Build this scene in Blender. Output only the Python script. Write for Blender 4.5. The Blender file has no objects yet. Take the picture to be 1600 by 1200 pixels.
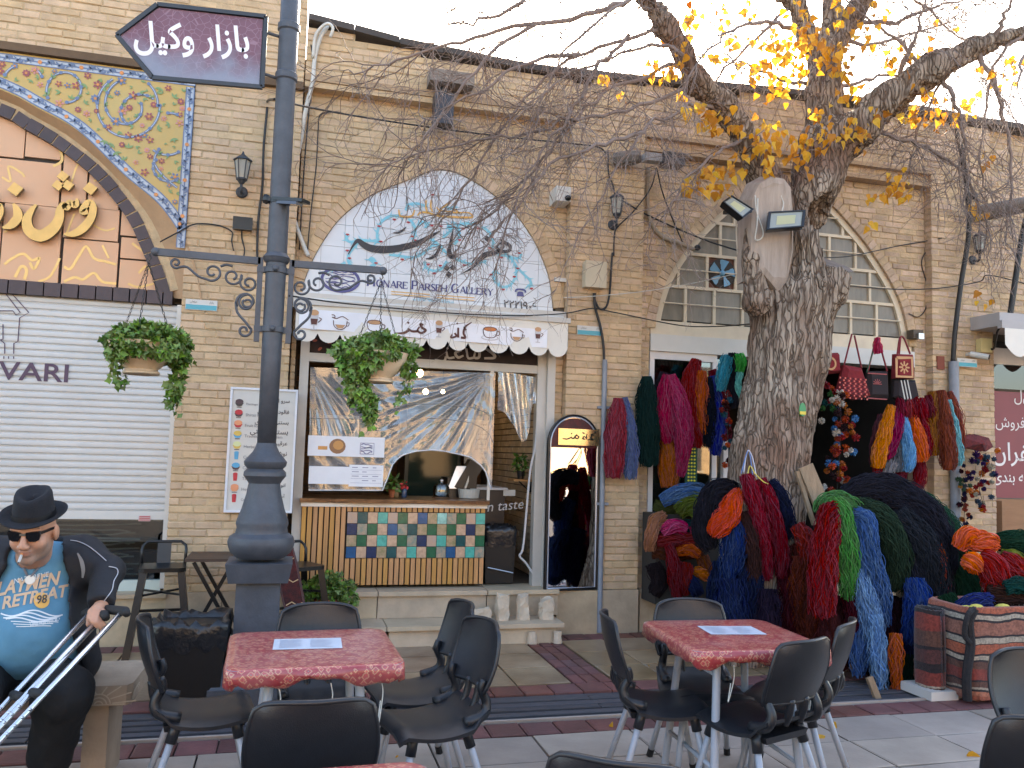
import bpy,math,random
import numpy as np
from mathutils import Vector,Matrix
random.seed(7);RNG=np.random.default_rng(7)
S=bpy.context.scene
# ---------------------------------------------------------------- camera, sky, sun, exposure
EYE=np.array([0.0,0.0,1.6]);FPX=1300.0
def _axes(yaw=14.55,p=4.755,r=1.708):
    yaw,p,r=np.radians([yaw,p,r])
    cy,sy,cp,sp=np.cos(yaw),np.sin(yaw),np.cos(p),np.sin(p)
    f=np.array([sy*cp,cy*cp,sp]);rt=np.array([cy,-sy,0]);up=np.cross(rt,f)
    c,s=np.cos(r),np.sin(r)
    return c*rt+s*up,-s*rt+c*up,f
AX=_axes()
cd=bpy.data.cameras.new('camera');cam=bpy.data.objects.new('camera',cd);S.collection.objects.link(cam)
cd.sensor_width=36;cd.lens=36*FPX/1600;cd.clip_start=0.05;cd.clip_end=500
mw=Matrix.Identity(4)
for i in range(3):
    mw[i][0],mw[i][1],mw[i][2],mw[i][3]=AX[0][i],AX[1][i],-AX[2][i],EYE[i]
cam.matrix_world=mw;S.camera=cam
SUN_EL,SUN_AZ=math.radians(33),math.radians(24)      # azimuth from +Y towards +X: behind the shops, to the right
w=bpy.data.worlds.new('World');S.world=w;w.use_nodes=True
nt=w.node_tree;bg=nt.nodes['Background'];sky=nt.nodes.new('ShaderNodeTexSky')
sky.sky_type='NISHITA';sky.sun_disc=False;sky.sun_elevation=SUN_EL;sky.sun_rotation=SUN_AZ
sky.air_density=1.0;sky.dust_density=2.2;sky.ozone_density=1.0
nt.links.new(sky.outputs[0],bg.inputs[0]);bg.inputs[1].default_value=0.15
sd=bpy.data.lights.new('sun','SUN');sd.energy=4.2;sd.angle=math.radians(0.53);sd.color=(1,.93,.82)
so=bpy.data.objects.new('sun',sd);S.collection.objects.link(so)
_sv=Vector((math.sin(SUN_AZ)*math.cos(SUN_EL),math.cos(SUN_AZ)*math.cos(SUN_EL),math.sin(SUN_EL)))
so.rotation_euler=_sv.to_track_quat('Z','Y').to_euler();so.location=(3,30,20)
S.view_settings.view_transform='Standard';S.view_settings.look='None'
S.view_settings.exposure=2.45;S.view_settings.gamma=1
S.view_settings.use_white_balance=True;S.view_settings.white_balance_temperature=7250
S.render.engine='CYCLES'
S.cycles.max_bounces=7;S.cycles.diffuse_bounces=4;S.cycles.glossy_bounces=4;S.cycles.transparent_max_bounces=16
S.cycles.transmission_bounces=4;S.cycles.use_denoising=True;S.cycles.caustics_reflective=False;S.cycles.caustics_refractive=False
S.cycles.sample_clamp_indirect=6
# ---------------------------------------------------------------- measuring: a line of sight meets a known plane of the place
def ray(x,y):return AX[2]+AX[0]*(x-800)/FPX-AX[1]*(y-600)/FPX
def at(x,y,Y):
    d=ray(x,y);return EYE+d*(Y/d[1])
def gz(x,y,Z=0.0):
    d=ray(x,y);return EYE+d*((Z-EYE[2])/d[2])
def proj(P):
    v=np.asarray(P)-EYE;z=v@AX[2];return 800+FPX*(v@AX[0])/z,600-FPX*(v@AX[1])/z,z
# ---------------------------------------------------------------- mesh builder
def nrm(v):
    v=np.asarray(v,float);n=np.linalg.norm(v);return v/n if n>1e-12 else v
def catmull(pts,n=6):
    P=np.asarray(pts,float)
    if len(P)<3:return P
    Q=np.vstack([2*P[0]-P[1],P,2*P[-1]-P[-2]]);out=[]
    t=np.linspace(0,1,n,endpoint=False)[:,None]
    for i in range(1,len(Q)-2):
        a,b,c,d=Q[i-1],Q[i],Q[i+1],Q[i+2]
        out.append(.5*((2*b)+(c-a)*t+(2*a-5*b+4*c-d)*t**2+(3*b-a-3*c+d)*t**3))
    out.append(P[-1:]);return np.vstack(out)
class MB:
    def __init__(s):s.v=[];s.f=[];s.m=[];s.n=0;s.cm=0
    def add(s,vs,fs,m=None):
        s.v.append(np.asarray(vs,float).reshape(-1,3));k=s.n
        for f in fs:s.f.append(tuple(i+k for i in f));s.m.append(s.cm if m is None else m)
        s.n+=len(s.v[-1]);return s
    def box(s,c,d,rot=None,m=None,taper=1.0):
        x,y,z=np.asarray(d,float)/2
        V=np.array([[-x,-y,-z],[x,-y,-z],[x,y,-z],[-x,y,-z],[-x*taper,-y*taper,z],[x*taper,-y*taper,z],[x*taper,y*taper,z],[-x*taper,y*taper,z]])
        if rot is not None:V=V@np.asarray(rot).T
        return s.add(V+np.asarray(c),[(0,3,2,1),(4,5,6,7),(0,1,5,4),(1,2,6,5),(2,3,7,6),(3,0,4,7)],m)
    def bx(s,x0,x1,y0,y1,z0,z1,m=None):return s.box(((x0+x1)/2,(y0+y1)/2,(z0+z1)/2),(x1-x0,y1-y0,z1-z0),None,m)
    def bar(s,a,b,w,h=None,up=(0,0,1),m=None):
        a,b=np.asarray(a,float),np.asarray(b,float);d=b-a;L=np.linalg.norm(d);d=d/L
        u=np.asarray(up,float)
        if abs(u@d)>.95:u=np.array([0,1.,0])if abs(d[1])<.9 else np.array([1.,0,0])
        sx=nrm(np.cross(d,u));uz=np.cross(sx,d);R=np.stack([sx,d,uz],1)
        return s.box((a+b)/2,(w,L,h or w),R,m)
    def tube(s,pts,r,n=8,cap=True,m=None,sq=None):
        P=np.asarray(pts,float);k=len(P);r=np.broadcast_to(np.asarray(r,float),(k,))
        T=np.gradient(P,axis=0);T/=np.maximum(np.linalg.norm(T,axis=1),1e-9)[:,None]
        u=np.array([0,0,1.])if abs(T[0][2])<.9 else np.array([0,1.,0])
        a=nrm(np.cross(T[0],u));A=[]
        for i in range(k):
            a=nrm(a-T[i]*(a@T[i]));A.append(a)
        A=np.array(A);B=np.cross(T,A);th=np.arange(n)*2*np.pi/n
        V=P[:,None]+r[:,None,None]*(np.cos(th)[None,:,None]*A[:,None]+np.sin(th)[None,:,None]*B[:,None])
        F=[(i*n+j,i*n+(j+1)%n,(i+1)*n+(j+1)%n,(i+1)*n+j)for i in range(k-1)for j in range(n)]
        if cap:F+=[tuple(range(n))[::-1],tuple((k-1)*n+j for j in range(n))]
        return s.add(V.reshape(-1,3),F,m)
    def lathe(s,prof,c=(0,0,0),n=24,m=None,axis=None,ell=1.0):
        P=np.asarray(prof,float);k=len(P);th=np.arange(n)*2*np.pi/n
        V=np.stack([P[:,0,None]*np.cos(th),P[:,0,None]*np.sin(th)*ell,np.repeat(P[:,1,None],n,1)],2).reshape(-1,3)
        if axis is not None:V=V@np.asarray(axis).T
        F=[(i*n+j,i*n+(j+1)%n,(i+1)*n+(j+1)%n,(i+1)*n+j)for i in range(k-1)for j in range(n)]
        if P[0,0]>1e-5:F.append(tuple(range(n))[::-1])
        if P[-1,0]>1e-5:F.append(tuple((k-1)*n+j for j in range(n)))
        return s.add(V+np.asarray(c),F,m)
    def ball(s,c,r,n=12,k=8,m=None,rot=None):
        r=np.broadcast_to(np.asarray(r,float),(3,));ph=np.linspace(-np.pi/2,np.pi/2,k)
        th=np.arange(n)*2*np.pi/n
        V=np.stack([np.cos(ph)[:,None]*np.cos(th),np.cos(ph)[:,None]*np.sin(th),np.repeat(np.sin(ph)[:,None],n,1)],2).reshape(-1,3)*r
        if rot is not None:V=V@np.asarray(rot).T
        F=[(i*n+j,i*n+(j+1)%n,(i+1)*n+(j+1)%n,(i+1)*n+j)for i in range(k-1)for j in range(n)]
        return s.add(V+np.asarray(c),F,m)
    def prism(s,poly,y0,y1,m=None):                 # polygon in x,z extruded along Y (y0 = front)
        P=np.asarray(poly,float);n=len(P)
        V=np.vstack([np.c_[P[:,0],np.full(n,y0),P[:,1]],np.c_[P[:,0],np.full(n,y1),P[:,1]]])
        return s.add(V,[tuple(range(n)),tuple(range(n,2*n))[::-1]]+[(i,i+n,(i+1)%n+n,(i+1)%n)for i in range(n)],m)
    def slab(s,poly,z0,z1,m=None):                  # polygon in x,y extruded in Z
        P=np.asarray(poly,float);n=len(P)
        V=np.vstack([np.c_[P,np.full(n,z1)],np.c_[P,np.full(n,z0)]])
        return s.add(V,[tuple(range(n)),tuple(range(n,2*n))[::-1]]+[(i,i+n,(i+1)%n+n,(i+1)%n)for i in range(n)],m)
    def ribbon(s,pts,w,off=(0,0,0),nrmv=(0,-1,0),n=5,m=None):   # flat painted stroke lying on a surface
        P=np.asarray(pts,float);w=np.broadcast_to(np.asarray(w,float),(len(P),))
        if n>1 and len(P)>2:Q=catmull(np.c_[P,w],n);P,w=Q[:,:3],np.maximum(Q[:,3],1e-4)
        T=np.gradient(P,axis=0);T/=np.maximum(np.linalg.norm(T,axis=1),1e-9)[:,None]
        N=np.cross(T,np.asarray(nrmv,float));V=np.vstack([P+N*w[:,None]/2,P-N*w[:,None]/2])+np.asarray(off);k=len(P)
        return s.add(V,[(i,i+1,k+i+1,k+i)for i in range(k-1)],m)
    def poly(s,P,m=None):return s.add(P,[tuple(range(len(P)))],m)
    def build(s,name,mat,parent=None,smooth=False,label=None,kind=None,auto=None):
        me=bpy.data.meshes.new(name);V=np.vstack(s.v)if s.v else np.zeros((0,3))
        org=np.zeros(3)
        me.from_pydata((V-org).tolist(),[],s.f)
        for mm in(mat if isinstance(mat,(list,tuple))else[mat]):me.materials.append(mm)
        if isinstance(mat,(list,tuple)):me.polygons.foreach_set('material_index',s.m)
        if smooth:me.polygons.foreach_set('use_smooth',[True]*len(s.f))
        if smooth and auto:me.set_sharp_from_angle(angle=math.radians(auto))
        me.update();return link(name,me,parent,label,kind)
def link(name,me,parent=None,label=None,kind=None):
    o=bpy.data.objects.new(name,me);S.collection.objects.link(o)
    if parent is not None:
        o.parent=parent;o.matrix_parent_inverse=parent_inv(parent)
    if label:o['label']=label
    if kind:o['kind']=kind
    return o
def world_of(o):
    m=o.matrix_basis.copy();
    if o.parent:m=world_of(o.parent)@ o.matrix_parent_inverse @ m
    return m
def parent_inv(p):return world_of(p).inverted()
def thing(name,label,cat,loc=(0,0,0),group=None):
    o=bpy.data.objects.new(name,None);S.collection.objects.link(o);o.location=tuple(loc);o.empty_display_size=.1
    return tag(o,label,cat,group)
def tag(o,label,cat,group=None):
    o['label']=label;o['category']=cat
    if group:o['group']=group
    return o
def struct(o):o['kind']='structure';return o
def copy_tree(o,parent=None):
    c=o.copy();S.collection.objects.link(c)
    if parent is not None:c.parent=parent
    for ch in list(o.children):copy_tree(ch,c)
    return c
def np_mesh(name,V,F,mat,smooth=False,attr=None):          # fast: F is an (n,k) array
    me=bpy.data.meshes.new(name);V=np.ascontiguousarray(V,np.float32);F=np.ascontiguousarray(F,np.int32)
    me.vertices.add(len(V));me.vertices.foreach_set('co',V.ravel());k=F.shape[1]
    me.loops.add(F.size);me.loops.foreach_set('vertex_index',F.ravel())
    me.polygons.add(len(F));me.polygons.foreach_set('loop_start',np.arange(0,F.size,k,dtype=np.int32))
    try:me.polygons.foreach_set('loop_total',np.full(len(F),k,np.int32))
    except Exception:pass
    if smooth:me.polygons.foreach_set('use_smooth',np.ones(len(F),bool))
    for mm in(mat if isinstance(mat,(list,tuple))else[mat]):me.materials.append(mm)
    if attr is not None:
        a=me.attributes.new('tint','FLOAT_COLOR','POINT');a.data.foreach_set('color',np.ascontiguousarray(attr,np.float32).ravel())
    me.update();me.validate();return me
def tubes(lines,r,n=3):                                      # many polylines (k,p,3) of equal length at once
    P=np.asarray(lines,float);k,p,_=P.shape;r=np.broadcast_to(np.asarray(r,float),(k,p))
    T=np.gradient(P,axis=1);T/=np.maximum(np.linalg.norm(T,axis=2,keepdims=True),1e-9)
    ref=np.tile(np.array([.31,.87,.38]),(k,1))[:,None];A=np.cross(T,ref);A/=np.maximum(np.linalg.norm(A,axis=2,keepdims=True),1e-9)
    B=np.cross(T,A);th=np.arange(n)*2*np.pi/n
    V=P[:,:,None]+r[:,:,None,None]*(np.cos(th)[:,None]*A[:,:,None]+np.sin(th)[:,None]*B[:,:,None])
    base=(np.arange(k)*p*n)[:,None,None]+(np.arange(p-1)*n)[None,:,None];j=np.arange(n);j2=(j+1)%n
    F=np.stack([base+j,base+j2,base+n+j2,base+n+j],3).reshape(-1,4)
    return V.reshape(-1,3),F
def clip_poly(sub,clip):                                      # Sutherland-Hodgman, clip convex and counter-clockwise
    out=[tuple(p)for p in sub]
    for i in range(len(clip)):
        a,b=clip[i],clip[(i+1)%len(clip)];inp,out=out,[]
        side=lambda p:(b[0]-a[0])*(p[1]-a[1])-(b[1]-a[1])*(p[0]-a[0])
        for j in range(len(inp)):
            p,q=inp[j-1],inp[j];sp,sq=side(p),side(q)
            if(sp>=0)!=(sq>=0):
                t=sp/(sp-sq);out.append((p[0]+t*(q[0]-p[0]),p[1]+t*(q[1]-p[1])))
            if sq>=0:out.append(q)
        if not out:return[]
    return out
def convex_ccw(pts):
    pts=sorted(set((round(float(a),5),round(float(b),5))for a,b in pts))
    def half(ps):
        h=[]
        for p in ps:
            while len(h)>1 and(h[-1][0]-h[-2][0])*(p[1]-h[-2][1])-(h[-1][1]-h[-2][1])*(p[0]-h[-2][0])<=0:h.pop()
            h.append(p)
        return h
    a,b=half(pts),half(pts[::-1]);return a[:-1]+b[:-1]
# ---------------------------------------------------------------- lettering
_PF={}
for k,v in{'ا':'FE8D FE8E','ب':'FE8F FE90 FE91 FE92','پ':'FB56 FB57 FB58 FB59','ت':'FE95 FE96 FE97 FE98','ج':'FE9D FE9E FE9F FEA0','چ':'FB7A FB7B FB7C FB7D',
    'خ':'FEA5 FEA6 FEA7 FEA8','د':'FEA9 FEAA','ذ':'FEAB FEAC','ر':'FEAD FEAE','ز':'FEAF FEB0','س':'FEB1 FEB2 FEB3 FEB4','ش':'FEB5 FEB6 FEB7 FEB8','ع':'FEC9 FECA FECB FECC',
    'ف':'FED1 FED2 FED3 FED4','ق':'FED5 FED6 FED7 FED8','ک':'FB8E FB8F FB90 FB91','گ':'FB92 FB93 FB94 FB95','ل':'FEDD FEDE FEDF FEE0','م':'FEE1 FEE2 FEE3 FEE4','ن':'FEE5 FEE6 FEE7 FEE8',
    'و':'FEED FEEE','ه':'FEE9 FEEA FEEB FEEC','ی':'FBFC FBFD FBFE FBFF','آ':'FE81 FE82'}.items():_PF[k]=[chr(int(h,16))for h in v.split()]
def fa(s):                                                     # join and order Persian letters
    out=[];n=len(s)
    for i,c in enumerate(s):
        if c not in _PF:out.append(c);continue
        f=_PF[c];prev=i>0 and s[i-1]in _PF and len(_PF[s[i-1]])==4;nxt=i<n-1 and s[i+1]in _PF and len(f)==4
        out.append(f[3]if prev and nxt else f[1]if prev else f[2]if nxt else f[0])
    return ''.join(out[::-1])
_tc={}
def text_geo(s,ext=0.0,res=3,bold=0.0):
    key=(s,ext,bold)
    if key not in _tc:
        c=bpy.data.curves.new('lettering','FONT');c.body=s;c.resolution_u=res;c.extrude=ext;c.offset=bold
        o=bpy.data.objects.new('lettering',c);S.collection.objects.link(o)
        me=bpy.data.meshes.new_from_object(o.evaluated_get(bpy.context.evaluated_depsgraph_get()))
        V=np.array([v.co[:]for v in me.vertices]).reshape(-1,3);F=[tuple(p.vertices)for p in me.polygons]
        bpy.data.objects.remove(o);bpy.data.curves.remove(c);bpy.data.meshes.remove(me);_tc[key]=(V,F)
    return _tc[key]
def put_text(mb,s,O,U,Vv,width=None,height=None,ext=0.0,bold=0.0,m=None,shear=0,anchor='l'):
    V,F=text_geo(s,0 if not ext else .05,bold=bold)
    if not len(V):return
    V=V.copy();mn,mx=V.min(0),V.max(0);V[:,0]-=mn[0];V[:,1]-=mn[1];w0,h0=mx[0]-mn[0],mx[1]-mn[1]
    if width is None:sx=sy=height/h0
    elif height is None:sx=sy=width/w0
    else:sx,sy=width/w0,height/h0
    U,Vv=nrm(U),nrm(Vv);N=np.cross(U,Vv)
    x=V[:,0]*sx+shear*V[:,1]*sy;x=x-(x.max()if anchor=='r' else x.max()/2 if anchor=='c' else 0)
    W=np.asarray(O)+x[:,None]*U+(V[:,1]*sy)[:,None]*Vv
    if ext:W=W+((V[:,2]+.05)*(ext/.1))[:,None]*N
    mb.add(W,F,m)
# ---------------------------------------------------------------- materials
def hx(r,g,b,k=1.0):return tuple(k*((c/255/12.92)if c/255<=.04045 else((c/255+.055)/1.055)**2.4)for c in(r,g,b))
_M={}
def M(name,col=(.5,.5,.5),rough=.6,var=.12,scale=6.0,col2=None,bump=0.0,bscale=60.0,metal=0.0,spec=.5,isl=0.0,stretch=None,emit=None,coat=0.0,attr=False,det=5,alpha=None,dirt=0.0,sheen=0.0):
    if name in _M:return _M[name]
    m=bpy.data.materials.new(name);m.use_nodes=True;nt=m.node_tree;N,L=nt.nodes,nt.links;p=N['Principled BSDF']
    p.inputs['Roughness'].default_value=rough;p.inputs['Metallic'].default_value=metal;p.inputs['Specular IOR Level'].default_value=spec
    if coat:p.inputs['Coat Weight'].default_value=coat;p.inputs['Coat Roughness'].default_value=.12
    if sheen:p.inputs['Sheen Weight'].default_value=sheen
    tc=N.new('ShaderNodeNewGeometry');mp=N.new('ShaderNodeMapping');L.new(tc.outputs['Position'],mp.inputs[0])
    if stretch:mp.inputs['Scale'].default_value=stretch
    nz=N.new('ShaderNodeTexNoise');nz.inputs['Scale'].default_value=scale;nz.inputs['Detail'].default_value=det;nz.inputs['Roughness'].default_value=.62;L.new(mp.outputs[0],nz.inputs['Vector'])
    rm=N.new('ShaderNodeMapRange');rm.inputs[1].default_value=.3;rm.inputs[2].default_value=.7;L.new(nz.outputs[0],rm.inputs[0])
    mx=N.new('ShaderNodeMix');mx.data_type='RGBA';L.new(rm.outputs[0],mx.inputs[0])
    c1=tuple(c*(1-var)for c in col);c2=col2 if col2 else tuple(min(1,c*(1+var))for c in col)
    mx.inputs[6].default_value=(*c1,1);mx.inputs[7].default_value=(*c2,1);out=mx.outputs[2]
    if attr:
        a=N.new('ShaderNodeAttribute');a.attribute_name='tint';mu=N.new('ShaderNodeMix');mu.data_type='RGBA';mu.blend_type='MULTIPLY';mu.inputs[0].default_value=1
        L.new(out,mu.inputs[6]);L.new(a.outputs[0],mu.inputs[7]);out=mu.outputs[2]
    if isl:
        g=N.new('ShaderNodeNewGeometry');oi=N.new('ShaderNodeObjectInfo');ad=N.new('ShaderNodeMath');ad.operation='ADD';L.new(g.outputs['Random Per Island'],ad.inputs[0]);L.new(oi.outputs['Random'],ad.inputs[1])
        fr=N.new('ShaderNodeMath');fr.operation='FRACT';L.new(ad.outputs[0],fr.inputs[0])
        hs=N.new('ShaderNodeHueSaturation');r1=N.new('ShaderNodeMapRange');r1.inputs[3].default_value=1-isl;r1.inputs[4].default_value=1+isl;L.new(fr.outputs[0],r1.inputs[0]);L.new(r1.outputs[0],hs.inputs['Value'])
        m3=N.new('ShaderNodeMath');m3.operation='MULTIPLY';m3.inputs[1].default_value=7.31;L.new(fr.outputs[0],m3.inputs[0]);f2=N.new('ShaderNodeMath');f2.operation='FRACT';L.new(m3.outputs[0],f2.inputs[0])
        r2=N.new('ShaderNodeMapRange');r2.inputs[3].default_value=.5-.05*isl;r2.inputs[4].default_value=.5+.05*isl;L.new(f2.outputs[0],r2.inputs[0]);L.new(r2.outputs[0],hs.inputs['Hue'])
        r3=N.new('ShaderNodeMapRange');r3.inputs[3].default_value=1-isl*.7;r3.inputs[4].default_value=1+isl*.5;L.new(f2.outputs[0],r3.inputs[0]);L.new(r3.outputs[0],hs.inputs['Saturation'])
        L.new(out,hs.inputs['Color']);out=hs.outputs[0]
    if dirt:
        n2=N.new('ShaderNodeTexNoise');n2.inputs['Scale'].default_value=1.7;n2.inputs['Detail'].default_value=8;n2.inputs['Roughness'].default_value=.7;L.new(tc.outputs['Position'],n2.inputs['Vector'])
        r4=N.new('ShaderNodeMapRange');r4.inputs[1].default_value=.45;r4.inputs[2].default_value=.75;r4.inputs[4].default_value=dirt;L.new(n2.outputs[0],r4.inputs[0])
        md=N.new('ShaderNodeMix');md.data_type='RGBA';L.new(r4.outputs[0],md.inputs[0]);L.new(out,md.inputs[6]);md.inputs[7].default_value=(.12,.1,.08,1);out=md.outputs[2]
    L.new(out,p.inputs['Base Color'])
    if bump:
        b=N.new('ShaderNodeBump');b.inputs['Strength'].default_value=bump;b.inputs['Distance'].default_value=.01;n3=N.new('ShaderNodeTexNoise');n3.inputs['Scale'].default_value=bscale;n3.inputs['Detail'].default_value=4
        L.new(mp.outputs[0],n3.inputs['Vector']);L.new(n3.outputs[0],b.inputs['Height']);L.new(b.outputs[0],p.inputs['Normal'])
    if emit:p.inputs['Emission Color'].default_value=(*emit[:3],1);p.inputs['Emission Strength'].default_value=emit[3]
    _M[name]=m;m.diffuse_color=(*col,1);return m
def flat(name,r,g,b,rough=.6,k=1.0,**kw):return M(name,hx(r,g,b,k),rough,var=kw.pop('var',.05),**kw)
def glass_mat(name,tint=(.8,.85,.85),refl=.12,rough=.02,milk=0.0):
    if name in _M:return _M[name]
    m=bpy.data.materials.new(name);m.use_nodes=True;nt=m.node_tree;N,L=nt.nodes,nt.links;N.remove(N['Principled BSDF'])
    t=N.new('ShaderNodeBsdfTransparent');t.inputs[0].default_value=(*tint,1);g=N.new('ShaderNodeBsdfGlossy');g.inputs['Roughness'].default_value=rough
    fr=N.new('ShaderNodeFresnel');fr.inputs[0].default_value=1.5;ad=N.new('ShaderNodeMath');ad.operation='ADD';ad.use_clamp=True;ad.inputs[1].default_value=refl;L.new(fr.outputs[0],ad.inputs[0])
    mx=N.new('ShaderNodeMixShader');L.new(ad.outputs[0],mx.inputs[0]);L.new(t.outputs[0],mx.inputs[1]);L.new(g.outputs[0],mx.inputs[2]);o=mx
    if milk:d=N.new('ShaderNodeBsdfDiffuse');d.inputs[0].default_value=(.75,.78,.82,1);o=N.new('ShaderNodeMixShader');o.inputs[0].default_value=milk;L.new(mx.outputs[0],o.inputs[1]);L.new(d.outputs[0],o.inputs[2])
    L.new(o.outputs[0],N['Material Output'].inputs[0]);_M[name]=m;return m
BRICK=M('buff_brick',hx(212,182,148,.89),.9,.13,9,isl=.09,bump=.42,bscale=45,dirt=.25,spec=.2)
BRICK_OLD=M('old_brick',hx(207,178,149,.86),.9,.18,8,isl=.16,bump=.8,bscale=35,dirt=.35,spec=.2)
MORTAR=M('mortar',hx(210,183,147,.87),.95,.15,14,bump=.6,bscale=90,dirt=.3,spec=.1)
PLASTER=M('plaster',hx(196,160,124,.85),.9,.14,4,bump=.3,bscale=40,dirt=.25)
STONE=M('pale_stone',hx(200,176,146,.85),.7,.16,5,bump=.25,bscale=30,isl=.1,dirt=.35)
WHITE=M('white_paint',hx(222,220,214,.82),.45,.05,3,dirt=.1)
CREAM=M('cream_paint',hx(226,210,184,.9),.55,.08,4,dirt=.2)
BLACKMETAL=M('black_metal',(.006,.0065,.008),.32,.2,8,bump=.1,bscale=90,metal=.0)
IRON=M('cast_iron_paint',hx(72,76,84),.5,.2,10,bump=.15,bscale=70,dirt=.12)
STEEL=M('brushed_steel',(.55,.56,.58),.3,.08,20,metal=1)
CABLE=M('black_cable',(.012,.012,.013),.5,.1)
WCABLE=M('white_cable',hx(220,215,205,.8),.5,.1)
GREYPIPE=M('grey_pipe',hx(130,136,146),.5,.12,12,dirt=.2)
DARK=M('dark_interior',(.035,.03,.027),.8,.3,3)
BLACKPLASTIC=M('black_plastic',(.007,.007,.008),.42,.15,30,bump=.12,bscale=220,spec=.45)
# ================================================================ ground and paving
SLABM=M('paving_slab',hx(178,164,152,.8),.62,.14,3,bump=.2,bscale=60,isl=.12,dirt=.3)
SLABW=M('damp_slab',hx(142,100,62,.66),.28,.2,1.5,col2=hx(198,170,138,.8),bump=.18,bscale=50,isl=.14,dirt=.35)
PBRICK=M('paving_brick',hx(126,76,72,.75),.6,.2,6,bump=.3,bscale=60,isl=.25,dirt=.3)
GROUT=M('sandy_joint',hx(70,62,58,.6),.95,.25,30,bump=.6,bscale=120)
g=MB();g.bx(-60,60,-45,30,-.30,-.045);struct(g.build('ground',M('asphalt',(.22,.2,.18),.9,.15,4,bump=.2)))
pav=struct(MB().bx(-7,11,-4,7.3,-.044,-.02).build('pavement',GROUT));pav['label']='grey slab pavement with bands of red brick'
def pillow(n=5,inset=.03,drop=.12,jit=.02,seed=1):          # unit block, top edges eased and a little worn (centre at origin, top z=0)
    out=[];r=np.random.default_rng(seed)
    for i in range(n):
        h=.5;a=h-inset
        V=[(-h,-h,-1),(h,-h,-1),(h,h,-1),(-h,h,-1),(-h,-h,-drop),(h,-h,-drop),(h,h,-drop),(-h,h,-drop),(-a,-a,0),(a,-a,0),(a,a,0),(-a,a,0)]
        V=np.array(V);V[8:,:2]+=r.uniform(-jit,jit,(4,2));V[4:8,2]+=r.uniform(-.06,.02,4);V[8:,2]+=r.uniform(-.03,0,4)
        F=[(0,1,5,4),(1,2,6,5),(2,3,7,6),(3,0,4,7),(4,5,9,8),(5,6,10,9),(6,7,11,10),(7,4,8,11),(8,9,10,11)]
        out.append((V,F))
    return out
def block_meshes(name,mat,**k):
    ms=[]
    for V,F in pillow(**k):
        me=bpy.data.meshes.new(name);me.from_pydata(V.tolist(),[],F);me.materials.append(mat);ms.append(me)
    return ms
def piece(name,me,parent,loc,scale,rot=(0,0,0),label=None):
    o=bpy.data.objects.new(name,me);S.collection.objects.link(o);o.location=loc;o.scale=scale;o.rotation_euler=rot
    o.parent=parent;o.matrix_parent_inverse=parent_inv(parent)
    if label:o['label']=label
    return o
slm=block_meshes('slab',SLABM,inset=.012,drop=.1);slw=block_meshes('slab',SLABW,inset=.012,drop=.1);pbm=block_meshes('brick',PBRICK,inset=.06,drop=.15)
R=random.Random(3)
def lay(meshes,name,x0,x1,y0,y1,nx,ny,gap,thick=.03,skip=None,off=0):
    dx,dy=(x1-x0)/nx,(y1-y0)/ny
    for j in range(ny):
        o=(off*dx*(j%2))if off else 0
        for i in range(nx):
            cx,cy=x0+(i+.5)*dx+o,y0+(j+.5)*dy
            if skip and skip(cx,cy):continue
            px,py,z=proj((cx,cy,0))
            if z<.3 or px<-160 or px>1760 or py>1330:continue
            piece(name,R.choice(meshes),pav,(cx,cy,R.uniform(-.004,.0)),(dx-gap,dy-gap,thick),(R.uniform(-.004,.004),R.uniform(-.004,.004),R.uniform(-.006,.006)))
STRIPX=(2.02,2.30)
bandx=lambda x,y:any(a<x<a+.30 for a in(-.75,2.0,4.75))
for a,b,n in((-3.2,-.76,6),(-.44,1.99,6),(2.31,4.74,6),(5.06,8.3,8)):lay(slw,'slab',a,b,5.72,7.02,n,3,.012)
for a in(-.75,2.0,4.75):lay(pbm,'brick',a,a+.30,5.72,7.02,3,6,.009)
lay(pbm,'brick',-3.2,8.0,7.03,7.24,52,1,.009)
lay(pbm,'brick',-2.6,6.6,5.50,5.71,44,1,.009)
lay(pbm,'brick',-2.0,5.6,4.72,4.94,36,1,.009)
lay(slm,'slab',-2.2,6.2,1.9,4.71,14,7,.011)
lay(slm,'slab',5.62,8.1,4.72,5.49,4,2,.008);
# drain channel
GRATE=M('grating_stone',hx(78,76,82,.8),.6,.25,9,stretch=(.4,4,4),bump=.4,bscale=50,isl=.2,dirt=.3)
dr=struct(MB().bx(-4,5.6,4.955,5.49,-.10,-.019).build('drain_channel',M('drain_dark',(.012,.012,.013),.9)))
gm=block_meshes('grating_bar',GRATE,inset=.01,drop=.12)
for j,y in enumerate((5.0,5.098,5.196,5.294,5.392,5.455)):
    for i in range(8):
        piece('grating_bar',R.choice(gm),dr,(-3.4+i*1.2+(j%2)*.3,y,R.uniform(-.012,-.004)),(1.19,.066 if j<5 else .04,.03),(R.uniform(-.04,.04),0,R.uniform(-.003,.003)))
piece('kerb_edge',R.choice(slm),dr,(.9,4.965,.006),(9.4,.022,.03))
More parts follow.
